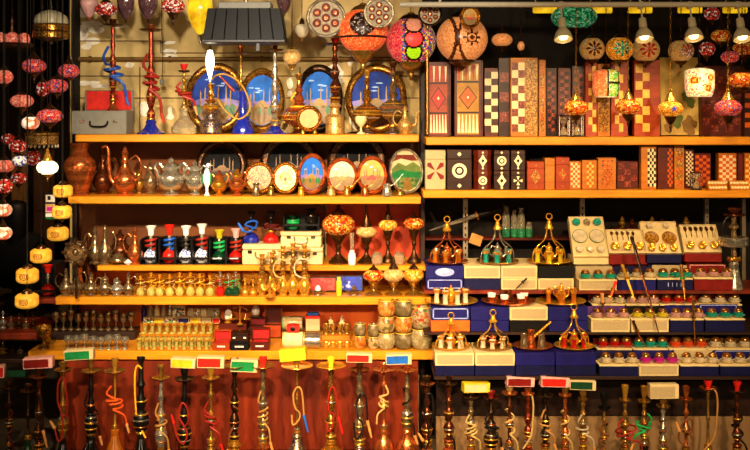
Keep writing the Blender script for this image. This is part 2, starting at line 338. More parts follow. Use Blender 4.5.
# upper back wall on the one side, with its seams, the ledge step and sunlit spots painted on as pale patches
m = MB(); x0, x1 = X(70, .46), X(422, .46)
m.box(((x0+x1)/2, .49, 1.23), (x1-x0, .06, 2.46), 0)
for row, a, b in ((41, 75, 161), (53, 176, 300), (76, 75, 420), (98, 75, 420)):
    m.box(((X(a, .46)+X(b, .46))/2, .458, Z(row, .46)), (X(b, .46)-X(a, .46), .006, .006), 1)
for px in (140, 232, 300, 352): m.box((X(px, .46), .458, Z(100, .46)), (.006, .006, .36), 1)
m.box((X(161, .46), .458, Z(47, .46)), (.006, .006, .07), 1); m.box((X(168, .46), .458, Z(53, .46)), (.07, .006, .006), 1)
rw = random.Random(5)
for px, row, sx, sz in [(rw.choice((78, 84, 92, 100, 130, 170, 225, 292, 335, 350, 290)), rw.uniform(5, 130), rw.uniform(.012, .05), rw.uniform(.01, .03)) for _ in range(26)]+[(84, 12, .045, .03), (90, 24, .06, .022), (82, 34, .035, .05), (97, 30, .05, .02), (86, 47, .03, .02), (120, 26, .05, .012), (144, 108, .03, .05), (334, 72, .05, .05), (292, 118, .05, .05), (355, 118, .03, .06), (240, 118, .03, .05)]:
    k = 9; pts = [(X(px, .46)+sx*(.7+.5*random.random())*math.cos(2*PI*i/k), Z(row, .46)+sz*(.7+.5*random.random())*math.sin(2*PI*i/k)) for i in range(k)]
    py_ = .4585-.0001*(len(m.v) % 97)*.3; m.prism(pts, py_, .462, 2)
struct('wall_back', m, ['upper_wall', 'wall_seam', 'sun_patch'])
wallbox('wall_back.001', 422, 1000, 0, CEIL, .46, .52, 'wall_dark')
# the passage beside the stall
wallbox('wall_far', -900, 300, 0, CEIL, 5.5, 5.56, 'wall_alley')
m = MB(); m.box((X(73.5, .36), .44, 1.23), (.014, .16, 2.46)); struct('wall_side', m, 'wall_dark')
m = MB(); m.box((X(70, .52)+.02, 3.0, 1.23), (.04, 5.0, 2.46)); struct('wall_passage', m, 'wall_alley')
m = MB(); m.box((-4.4, 2.5, 1.23), (.06, 6, 2.46)); struct('wall_left', m, 'wall_alley')
Yd = 4.4
for nm, p0, p1, mt in (('door_1', 12, 27, 'door_tan'), ('door_2', 34, 55, 'door_brown')):
    m = MB(); a, b = X(p0, Yd), X(p1, Yd); zt = Z(150, Yd)
    m.box(((a+b)/2, Yd, zt/2), (b-a, .05, zt), 0, .01)
    for q in (.3, .75): m.box(((a+b)/2, Yd-.027, zt*q), ((b-a)*.7, .012, zt*.3), 0, .004)
    struct(nm, m, mt)
# panels that close the bays behind the shelves
def panel(name, label, p0, p1, r0, r1, mat, Y=.43, t=.02):
    a, b = X(p0, Y), X(p1, Y)
    o = obj(name, MB().box(((a+b)/2, Y+t/2, (Z(r0, Y)+Z(r1, Y))/2), (b-a, t, Z(r0, Y)-Z(r1, Y)), 0, .002), mat)
    return tag(o, label, 'panel')
panel('back_panel', 'brown wooden back panel behind the copper pots and the oval plates', 74, 420, 142, 199, 'panel_brown')
panel('back_panel', 'brown wooden back panel behind the pewter jugs and the cased water pipes', 75, 325, 201, 266, 'panel_brown')
panel('back_panel', 'orange red back panel behind the four upper mosaic table lamps', 327, 424, 201, 266, 'panel_red')
panel('back_panel', 'orange red back panel behind the row of miniature water pipes', 75, 424, 268, 296, 'panel_orange')
panel('back_panel', 'orange red back panel behind the wooden caskets and the painted mugs', 75, 424, 299, 352, 'panel_orange')
panel('back_panel', 'red brown wooden panel behind the standing water pipes under the lowest shelf', 60, 418, 361, 450, 'red_wood', -.05)
panel('back_panel', 'dark brown wooden panel under the tea set display steps', 436, 800, 381, 416, 'dark_wood', -.10)
panel('back_panel', 'tan scuffed board behind the water pipes under the tea set display', 436, 800, 416.5, 454, 'lower_wall', -.10)
# yellow paper lining seen between the miniature pipes
for i, (a, b) in enumerate(((135, 205), (208, 240), (243, 310))):
    panel('backing_card', 'yellow card standing behind the miniature water pipes, %s from the pewter jugs' % ORD[i], a, b, 273, 294, 'yellow_hose', .40, .01)

def shelf(label, p0, p1, r0, r1, Yf, Yb=.42, mat='shelf_wood'):
    a, b = X(p0, Yf), X(p1, Yf); zt, zb = Z(r0, Yf), Z(r1, Yf)
    o = obj('shelf_board', MB().box(((a+b)/2, (Yf+Yb)/2, (zt+zb)/2), (b-a, Yb-Yf, zt-zb), 0, .004), mat)
    tag(o, label, 'shelf'); return zt
L1 = shelf('yellow wooden shelf board carrying the tall water pipes and picture plates', 75, 419, 134.5, 142, 0)
L2 = shelf('yellow wooden shelf board carrying the big copper vase and oval plates', 68, 421, 196.5, 204, -.02)
L3 = shelf('thin yellow shelf board carrying white suitcases and mosaic table lamps', 97, 428, 265.5, 271, .10)
L4 = shelf('yellow wooden shelf board carrying the miniature water pipes', 55, 431, 297, 305, .02)
L5 = shelf('lowest yellow shelf board carrying painted mugs and wooden caskets', 28, 434, 351, 360, -.06)
R1 = shelf('orange wooden shelf board carrying the standing backgammon boards', 426, 800, 137, 145, 0)
R2 = shelf('orange wooden shelf board carrying inlaid boxes and chess boards', 423, 800, 190.5, 198, -.02)
SL = shelf('dark brown ledge holding dim bottles at the passage corner', -30, 37, 333, 340, .0, .4, 'red_wood')
SL0 = shelf('dark wooden ledge under the red glass pipe beside the passage', 33, 57, 299, 304, .06, .4, 'red_wood')
SB = shelf('dark wooden bottom ledge behind the dark green carton beside the passage', -30, 27, 359, 364, .0, .4, 'dark_wood')
m = MB(); m.box((X(400, .1), -.27, .04), (7, .42, .08), 0, .005); tag(obj('display_plinth', m, 'dark_wood'), 'dark wooden plinth under the lowest row of tall water pipes', 'plinth')
PL = .08
# uprights
def upright(label, p0, p1, r0, r1, Y, mat, holes=False, d=.03):
    a, b = X(p0, Y), X(p1, Y); m = MB(); z0, z1 = Z(r1, Y), Z(r0, Y)
    m.box(((a+b)/2, Y+d/2, (z0+z1)/2), (b-a, d, z1-z0), 0, .002)
    if holes:
        z = z0+.03
        while z < z1-.02: m.box(((a+b)/2, Y-.0005, z), ((b-a)*.3, .003, .014), 1); z += .035
    tag(obj('shelf_upright', m, [mat, 'black']), label, 'upright')
upright('dark upright at the passage end of the stall shelves', 74.5, 77, 143, 360, .36, 'dark_wood')
upright('dark wooden upright between the two stall bays', 420.5, 425, 20, 450, .25, 'dark_wood', d=.15)
upright('slotted metal upright behind the copper domed tea stand', 463, 468, 199, 300, .30, 'steel', True)
upright('slotted metal upright behind the tilted green tea set box', 580, 585, 199, 260, .30, 'steel', True)
upright('slotted metal upright behind the spoon and cup gift box', 705, 709, 199, 262, .30, 'steel', True)
upright('metal upright behind the tall silver water pipe', 742, 746, 199, 290, .34, 'steel')
m = MB(); pts = [(X(427, .04), .02, Z(24, .04)), (X(427, .04), .02, L1+.001)]
m.tube(pts, .007, 0, 10, 1)
for row in range(30, 134, 9): m.lathe([(0, -.004), (.009, -.004), (.009, .004), (0, .004)], 0, 10, (X(427, .04), .02, Z(row, .04)))
tag(obj('trim_pole', m, 'brass'), 'thin brass pole beside the standing backgammon boards', 'pole')
m = MB(); m.tube([(X(77, .4), .43, Z(59, .43)), (X(420, .4), .43, Z(59, .43))], .011, 0, 10, 1)
for px in (90, 170, 262, 340, 410): m.lathe([(0, -.006), (.016, -.006), (.016, .006), (0, .006)], 0, 10, (X(px, .43), .43, Z(59, .43)), rot=ry(PI/2))
tag(obj('wall_pipe', m, 'pipe'), 'old brass pipe running along the cream upper wall', 'pipe')
RY = -.25
m = MB(); m.tube([(X(400, RY), RY, Z(4.5, RY)), (X(900, RY), RY, Z(4.5, RY))], .013, 0, 12, 1)
for px in (440, 640): m.tube([(X(px, RY), RY, Z(4.5, RY)), (X(px, RY), RY, CEIL)], .006, 0, 8, 1)
tag(obj('hanging_rail', m, 'rail_white'), 'white rail along the awning that carries the bell lamps', 'rail')
# amber valance above the rail at the back
for i, px in enumerate((545, 600, 640, 690, 735)):
    t = thing('amber_strip', 'small amber light strip under the dark ceiling, %s along from the green dome lamp' % ORD[i], 'light', (X(px, .3), .3, Z(10, .3)))
    obj('strip', MB().box((0, 0, 0), (.13, .02, .035), 0, .006), 'amber_lamp', t)
    for q in (-.05, .05): obj('hanger', MB().tube([(q, 0, .017), (q, 0, CEIL-t.location.z)], .003, 0, 6, 1), 'steel', t)

# ------------------------------------------------------------------ builders
BASE = {
 'bell': [(0,0),(.9,0),(1,.03),(1,.12),(.92,.3),(.7,.5),(.42,.7),(.3,.85),(.36,.9),(.26,1)],
 'bulb': [(0,0),(.7,0),(.75,.04),(.6,.1),(.85,.25),(1,.42),(.92,.6),(.6,.76),(.34,.86),(.4,.92),(.26,1)],
 'bottle': [(0,0),(.85,0),(1,.04),(1,.38),(.92,.52),(.55,.72),(.42,.85),(.5,.88),(.5,.97),(.36,1)],
 'disc': [(0,0),(1,0),(1,.09),(.8,.16),(.5,.4),(.34,.7),(.4,.8),(.28,1)],
 'cyl': [(0,0),(1,0),(1.05,.05),(1,.1),(1,.5),(.9,.56),(.55,.62),(.45,.8),(.7,.86),(.4,1)],
 'cone': [(0,0),(1,0),(1.02,.05),(.96,.1),(.62,.5),(.5,.8),(.56,.86),(.4,1)],
 'flask': [(0,0),(.9,0),(1,.12),(.95,.3),(.6,.5),(.35,.62),(.3,.85),(.4,.93),(.3,1)]}
STEM = {
 'A': [(0,1.5),(.05,1.9),(.09,1.1),(.2,1),(.3,1),(.35,1.8),(.41,2.3),(.47,1.8),(.53,1),(.68,.9),(.73,1.6),(.78,1.6),(.83,.9),(1,1)],
 'B': [(0,1.8),(.07,2.2),(.12,1.2),(.18,1.9),(.26,2.4),(.33,1.9),(.38,1.1),(.46,1.8),(.53,2.1),(.6,1.4),(.65,1),(.73,1.7),(.79,1.2),(.86,1),(.92,1.5),(1,1.1)],
 'C': [(0,1.3),(.06,1.5),(.1,1),(.45,.9),(.48,1.3),(.52,1.3),(.55,.9),(.9,.9),(.95,1.4),(1,1)],
 'D': [(0,1.9),(.1,2.9),(.2,3.2),(.28,2.6),(.34,1.4),(.4,1.9),(.48,2.2),(.56,1.3),(.66,1.1),(.72,1.8),(.8,1.2),(1,1.1)],
 'urn': [(0,1.5),(.04,3),(.1,5.5),(.2,8.2),(.28,9),(.33,8.2),(.42,6),(.5,3),(.56,2),(.62,2.6),(.68,2),(.76,1.4),(.82,2),(.88,1.4),(1,1.2)],
 'sau': [(0,1.3),(.08,2),(.13,4.2),(.19,6.6),(.26,7.6),(.33,7),(.4,5),(.46,2.8),(.5,1.6),(.56,2.6),(.62,1.6),(.72,2.2),(.78,1.3),(.88,1.2),(.93,1.7),(1,1)]}
CUP = [(0,0),(.55,0),(.6,.1),(.5,.25),(.75,.5),(1,.9),(1,1),(.85,1),(.7,.75),(0,.6)]
HOSES = dict(tan='tan', red='red_hose', blk='black_hose', cream='cream_hose', brown='brown_hose', blue='blue_hose', orange='orange_hose', yellow='yellow_hose', green='green_hose', white='white_hose', maroon='maroon')
def sc_prof(p, r, h, z=0): return [(a*r, z+b*h) for a, b in p]
def hookah(label, px, Y, zb, top, plate, R, pr, base='bell', bm='brass', sm='brass', pm='brass', cm='brass', hose='tan', hs='coil', bh=.38, st='A', sr=1.7, cr=4, name='water_pipe', tip='wood_tip', cw=4, hw=.95, cat='water pipe', side=1, group=None, ring='gold'):
    s = S(Y); t = thing(name, label, cat, (X(px, Y), Y, zb), random.uniform(-.3, .3)*0, group)
    zt, zp = Z(top, Y)-zb, Z(plate, Y)-zb
    hb = zp*bh
    obj('base', MB().lathe(sc_prof(BASE[base], R*s, hb), 0, 22), bm, t)
    m = MB(); L = zp-hb; p = [(0, hb*.98)]+[((r**1.25*.82 if r < 2.6 else r)*sr*s, hb+a*L) for a, r in STEM[st]]+[(0, zp)]
    m.lathe(p, 0, 16); stem = obj('stem', m, sm, t)
    for q, (a_, w_) in enumerate(sorted([(a, r) for a, r in STEM[st] if r > 1.45 and a > .02], key=lambda k: -k[1])[:4]):
        z_ = hb+a_*L; R_ = (w_**1.25*.82 if w_ < 2.6 else w_)*sr*s+.0012; obj('ring', MB().lathe([(R_*.8, z_-.004), (R_, z_-.003), (R_+.0012, z_), (R_, z_+.003), (R_*.8, z_+.004)], 0, 16), ('polished_gold', 'silver', 'copper', 'polished_brass')[(q+int(px)) % 4], t)
    m = MB(); m.lathe([(0, hb-.004), (sr*s*2, hb-.004), (sr*s*2.2, hb+.002), (sr*s*2, hb+.008), (0, hb+.008)], 0, 16); obj('collar', m, ring, t)
    if pr: obj('ash_plate', MB().lathe([(0, zp-.002), (pr*s*.35, zp-.004), (pr*s*.8, zp-.001), (pr*s, zp+.007), (pr*s*.99, zp+.009), (pr*s*.8, zp+.003), (pr*s*.3, zp+.002), (0, zp+.002)], 0, 24), pm, t)
    if cm: obj('tobacco_bowl', MB().lathe(sc_prof(CUP, cw*s, max(.008, zt-zp), zp), 0, 16), cm, t)
    if hs:
        pts = []; yy = lambda a: hb+a*L
        if hs == 'coil':
            n = 22
            for i in range(n+1):
                a = i/n; ang = side*(a*2*PI*1.9)-PI/2
                r = cr*s*(1-.25*a)
                pts.append((r*math.cos(ang), r*math.sin(ang)*.9, yy(.22+.5*a)))
            pts = [(side*cr*1.6*s, -.4*cr*s, yy(-.12)), (side*cr*1.25*s, -.9*cr*s, yy(.08))]+pts
            end = pts[0]; d = Vector((side*.35, -.1, -1))
        elif hs == 'loop':
            rj = random.Random(px*3+1); c = cr*s; n = 30; tl = rj.uniform(-.5, .5); tw = rj.uniform(1.6, 2.4); t0 = rj.uniform(.26, .38)
            pts = [(side*c*2.0, -.5*c, yy(t0-.28)), (side*c*1.7, -.9*c, yy(t0-.1))]
            for i in range(n+1):
                a = i/n; ang = side*(a*2*PI*tw)-PI/2; r = c*(1.15+.25*math.sin(a*7+px))
                pts.append((r*math.cos(ang), r*math.sin(ang)*.85, yy(t0+.16*a)+tl*r*math.cos(ang)))
            pts += [(-side*c*1.1, -.8*c, yy(t0+.26)), (-side*c*.4, -.7*c, yy(t0+.40))]
            end = pts[0]; d = None if px % 3 < 1 else Vector((side*.3, -.1, -1))
        elif hs == 'big':
            c = cr*s
            pts = [(side*x*c, -y*c, yy(z)) for x, y, z in ((.2, .5, .35), (1, .9, .3), (1.6, 1, .5), (1.5, 1.1, .78), (.6, 1.1, .9), (-.6, 1.1, .82), (-.9, 1.1, .6), (-.1, 1.1, .42), (.5, 1.1, .22), (.2, 1.2, .05), (-.8, 1.2, -.02), (-1.6, 1.1, .12))]
            end = pts[-1]; d = Vector((-side*.5, 0, .8))
        elif hs == 'hang':
            c = cr*s
            pts = [(side*.2*c, -.4*c, yy(.97)), (-side*.6*c, -.9*c, yy(1.02)), (-side*1*c, -1*c, yy(.85)), (-side*.9*c, -1*c, yy(.5)), (-side*.5*c, -1*c, yy(.2)), (side*.6*c, -1*c, yy(.02)), (side*1.2*c, -1.1*c, yy(-.06))]
            end = pts[-1]; d = None
        elif hs == 'side':
            c = cr*s
            pts = [(0, -.3*c, yy(.3)), (-side*1*c, -.7*c, yy(.42)), (-side*.9*c, -1*c, yy(.62)), (side*.4*c, -1.1*c, yy(.66)), (side*1.1*c, -.9*c, yy(.5)), (side*.2*c, -1.1*c, yy(.36)), (-side*.8*c, -1*c, yy(.25)), (0, -1.1*c, yy(.1)), (side*1.5*c, -.9*c, yy(.22)), (side*2*c, -.8*c, yy(.4))]
            end = pts[-1]; d = Vector((side*.35, -.05, -1)) if False else Vector((side*.3, 0, .9))
        elif hs == 'drop':                                  # tassel-like hose with a straight grip hanging beside the stem
            c = cr*s
            pts = [(side*2.0*c, -.8*c, yy(.3)), (side*1.5*c, -.9*c, yy(.62)), (side*.3*c, -1*c, yy(.74)), (-side*.9*c, -.8*c, yy(.6)), (-side*.4*c, -1.1*c, yy(.42)), (side*.9*c, -1*c, yy(.34)), (side*.5*c, -1.1*c, yy(.2)), (-side*.9*c, -1*c, yy(.14)), (-side*1.2*c, -.9*c, yy(.3))]
            end = pts[0]; d = Vector((side*.25, -.05, -1))
        if hs != 'hang':
            rj = random.Random(px*7+1); k0 = rj.uniform(.8, 1.05) if hs in ('loop', 'coil') else rj.uniform(.65, 1.05); j0 = .0 if hs in ('loop', 'coil') else .25; pts = [(x*k0*rj.uniform(1-j0, 1+j0*.5), y*rj.uniform(.9, 1.2), z+rj.uniform(-.16, .16)*j0*L) for x, y, z in pts]; end = pts[0] if end is not None and hs in ('coil', 'loop', 'drop') else pts[-1]
        h = obj('hose', MB().tube(pts, max(.002, hw*s), 0, 8, 4), HOSES[hose], t); h['label'] = {'blk': 'black', 'maroon': 'dark red'}.get(hose, hose)+' hose'
        if d is not None:
            q = d.normalized().to_track_quat('Z', 'Y').to_matrix()
            L2_ = 17*s if hs == 'drop' else 9*s
            mp = obj('mouthpiece', MB().lathe([(0, -.002), (1.5*s, -.002), (1.7*s, L2_*.15), (1.2*s, L2_*.3), (1.4*s, L2_*.6), (.8*s, L2_), (0, L2_)], 0, 10, end, rot=q), tip, t)
    return t
def carton(label, px, wd, r0, r1, Y, zb, mat, rot=0, d=.055, end='cream', tilt=0):
    s = S(Y); h = (r1-r0)*s; w = wd*s
    t = thing('charcoal_carton', label, 'carton', (X(px, Y), Y, zb), rot); t.rotation_euler[1] = tilt
    obj('sleeve', MB().box((0, 0, h/2), (w*.99, d, h), 0, .0015), end, t)
    m = MB(); m.rect(-w*.47, w*.36, h*.1, h*.86, -d/2, 0, .001); obj('printed_front', m, mat, t)
    m = MB(); m.box((-w*.05, 0, h+.0003), (w*.8, d*.82, .0008)); obj('printed_top', m, end, t)
    for k in range(2): m.rect(-w*.3, w*.1, h*(.35+.25*k), h*(.42+.25*k), -d/2-.001, 0, .0005) if False else None
    return t
PROF = {
 'vase': [(0,0),(.55,0),(.6,.02),(.52,.06),(.72,.22),(.95,.45),(1,.57),(.93,.66),(.6,.76),(.46,.84),(.55,.93),(.72,1),(.66,1),(.42,.86),(0,.8)],
 'ewer': [(0,0),(.75,0),(.8,.03),(.6,.07),(.9,.18),(1,.27),(.9,.38),(.45,.52),(.26,.66),(.3,.72),(.24,.78),(.34,.86),(.16,.92),(.2,.96),(0,1)],
 'pot': [(0,0),(.6,0),(.68,.03),(.5,.07),(.85,.18),(1,.32),(.95,.44),(.62,.56),(.5,.64),(.6,.7),(.55,.76),(.25,.84),(.12,.89),(.17,.94),(0,1)],
 'sugar': [(0,0),(.5,0),(.55,.04),(.3,.1),(.8,.22),(1,.36),(.94,.5),(.6,.58),(.52,.64),(.62,.7),(.5,.8),(.2,.87),(.24,.93),(0,1)],
 'cup': [(0,0),(.7,0),(.75,.05),(.66,.1),(.8,.5),(1,.98),(.95,1),(.72,.5),(0,.15)],
 'cezve': [(0,0),(.95,0),(1,.1),(.8,.5),(.62,.75),(.78,1),(.72,1),(.56,.75),(0,.2)],
 'goblet': [(0,0),(.75,0),(.7,.06),(.2,.14),(.16,.36),(.3,.42),(.8,.6),(1,.8),(.9,1),(.84,1),(.7,.62),(0,.5)],
 'mug': [(0,0),(.7,0),(.78,.03),(.95,.25),(1,.5),(.93,.75),(.8,.93),(.86,1),(.78,1),(.7,.9),(0,.2)],
 'mini': [(0,0),(.8,0),(.85,.05),(.5,.12),(.9,.24),(1,.34),(.6,.48),(.25,.56),(.34,.62),(.2,.68),(.18,.82),(.6,.86),(.6,.88),(.2,.9),(.3,.97),(.25,1),(0,1)],
 'glass': [(0,0),(.7,0),(.75,.05),(.55,.4),(.6,.6),(.95,1),(.88,1),(.5,.55),(0,.1)],
 'ball': [(0,0),(.5,.0),(.86,.2),(1,.45),(.9,.72),(.6,.92),(.5,1),(.42,1),(0,.6)],
 'jar': [(0,0),(.8,0),(.9,.05),(1,.4),(.9,.75),(.6,.85),(.65,1),(0,1)]}
def vessel(name, label, cat, px, Y, zb, top, R, prof, mat, spout=0, handle=0, lid=None, group=None, hm=None, split=None, mat2=None, handles2=False, rzz=0, seg=20):
    """a turned metal vessel: body, neck or lid section, spout, handle."""
    s = S(Y); H = Z(top, Y)-zb; r = R*s; hm = hm or mat
    t = thing(name, label, cat, (X(px, Y), Y, zb), rzz, group); P = PROF[prof]
    if split:
        k = next(i for i, (a, b) in enumerate(P) if b >= split)
        obj('body', MB().lathe(sc_prof(P[:k+1]+[(0, P[k][1])], r, H), 0, seg), mat, t)
        obj('lid', MB().lathe(sc_prof([(0, P[k][1])]+P[k:], r, H), 0, seg), mat2 or mat, t)
    else: obj('body', MB().lathe(sc_prof(P, r, H), 0, seg), mat, t)
    if spout:
        sg = spout
        pts = [(sg*r*.8, 0, H*.25), (sg*r*1.35, 0, H*.36), (sg*r*1.4, 0, H*.58), (sg*r*1.5, 0, H*.72), (sg*r*1.9, 0, H*.77)]
        obj('spout', MB().tube(pts, [r*.2, r*.1], 0, 8), hm, t)
    if handle:
        sg = handle
        pts = [(sg*r*.45, 0, H*.72), (sg*r*1.0, 0, H*.8), (sg*r*1.45, 0, H*.62), (sg*r*1.35, 0, H*.4), (sg*r*.85, 0, H*.28)]
        obj('handle', MB().tube(pts, r*.09, 0, 8), hm, t)
    if handles2:
        for sg in (-1, 1):
            pts = [(sg*r*.5, 0, H*.68), (sg*r*.85, 0, H*.84), (sg*r*1.15, 0, H*.74), (sg*r*.95, 0, H*.6), (sg*r*.9, 0, H*.42)]
            obj('handle', MB().tube(pts, r*.1, 0, 8), hm, t)
    return t
GLOBE = [(.22,0),(.5,.07),(.8,.2),(.96,.36),(1,.5),(.96,.64),(.8,.8),(.5,.93),(.22,1)]
GLOBE_FULL = [(0,0),(.26,.03),(.5,.09),(.72,.19),(.87,.31),(.96,.42),(1,.53),(.96,.65),(.87,.76),(.72,.86),(.5,.94),(.26,.99),(0,1)]
def chain(z0, z1, mat='bronze', parent=None, lk=.022):
    m = MB(); n = max(2, int((z1-z0)/lk)); st = (z1-z0)/n
    for i in range(n):
        c = z0+(i+.5)*st; a = .0042; b = st*.62
        pts = [(a*math.cos(q*PI/4), 0, c+b*math.sin(q*PI/4)) for q in range(8)]
        if i % 2: pts = [(0, x, z) for x, _, z in pts]
        m.tube(pts, .0014, 0, 4, 1, True)
    return obj('chain', m, mat, parent)
def hanging_lamp(label, px, row, Y, rx_, ry_, mat, capm='bronze', tip='bronze', cap=6, fin=9, mats=None, fn=None, cord=False, group=None, ball=False, opening=None, to=CEIL, name='hanging_lamp', seg=24, fine=None):
    """mosaic glass globe under a metal cap on a chain; rx_, ry_ half sizes in px."""
    s = S(Y); zc = Z(row, Y); t = thing(name, label, 'hanging lamp', (X(px, Y), Y, zc), 0, group)
    R, h = rx_*s, ry_*s
    if fn:
        N = 64; pr = [(R*math.sin(PI*i/N), -h*math.cos(PI*i/N)) for i in range(N+1)]
        obj('globe', MB().lathe(pr, 0, 120, fn=lambda c: fn(c.x/R, c.y/R, c.z/h)), mats, t)
    else: obj('globe', MB().lathe([(a*R, -h+2*h*b) for a, b in GLOBE], 0, seg), mat, t)
    c = cap*s
    if cap: obj('cap', MB().lathe([(R*.48, h*.80), (R*.5, h*.9), (R*.36, h+c*.2), (R*.24, h+c*.5), (R*.12, h+c*.7), (R*.16, h+c*.82), (R*.05, h+c), (0, h+c)], 0, 16), capm, t)
    f = fin*s
    if fin: obj('finial', MB().lathe([(0, -h-f), (R*.04, -h-f*.95), (R*.12, -h-f*.6), (R*.1, -h-f*.5), (R*.3, -h-f*.3), (R*.48, -h*.98), (R*.5, -h*.85)], 0, 16), tip, t)
    top = to-zc
    z0 = h+c*.98
    if top > z0+.01:
        if cord: obj('cord', MB().tube([(0, 0, z0), (0, 0, top)], .002, 0, 6, 1), 'black_hose', t)
        else: chain(z0, top, capm, t)
    return t
def table_lamp(label, px, Y, zb, g0, g1, gr, mat, topm='bronze', capr=7, bw=8, bm='bronze', group=None):
    """turned foot, mosaic globe between rows g0 and g1, peaked cap."""
    s = S(Y); t = thing('table_lamp', label, 'table lamp', (X(px, Y), Y, zb), 0, group)
    z1, z0 = Z(g0, Y)-zb, Z(g1, Y)-zb; h = (z1-z0)/2; zc = (z0+z1)/2; R = gr*s; b = bw*s
    obj('foot', MB().lathe([(0, 0), (b, 0), (b*1.02, z0*.06), (b*.7, z0*.16), (b*.25, z0*.34), (b*.2, z0*.5), (b*.36, z0*.6), (b*.2, z0*.68), (b*.5, z0*.85), (R*.55, z0+h*.08), (R*.5, z0+h*.14), (0, z0+h*.1)], 0, 18), bm, t)
    obj('globe', MB().lathe([(a*R, zc-h+2*h*q) for a, q in GLOBE], 0, 24), mat, t)
    c = capr*s
    obj('cap', MB().lathe([(R*.5, z1-h*.14), (R*.45, z1), (R*.3, z1+c*.25), (R*.12, z1+c*.5), (R*.15, z1+c*.65), (R*.04, z1+c), (0, z1+c)], 0, 14), topm, t)
    return t
def ring_prof(R, w, d): return [(R-w, -d*.2), (R-w, -d*.5), (R-w*.75, -d*.85), (R-w*.5, -d*.7), (R-w*.25, -d), (R, -d*.5), (R, 0), (R-w, 0), (R-w, -d*.2)]
def clip(poly, a, b):
    """keep the part of a polygon inside the ellipse a, b by pulling points in."""
    o = []
    for x, z in poly:
        q = math.hypot(x/a, z/b); o.append((x/q, z/q) if q > 1 else (x, z))
    return o
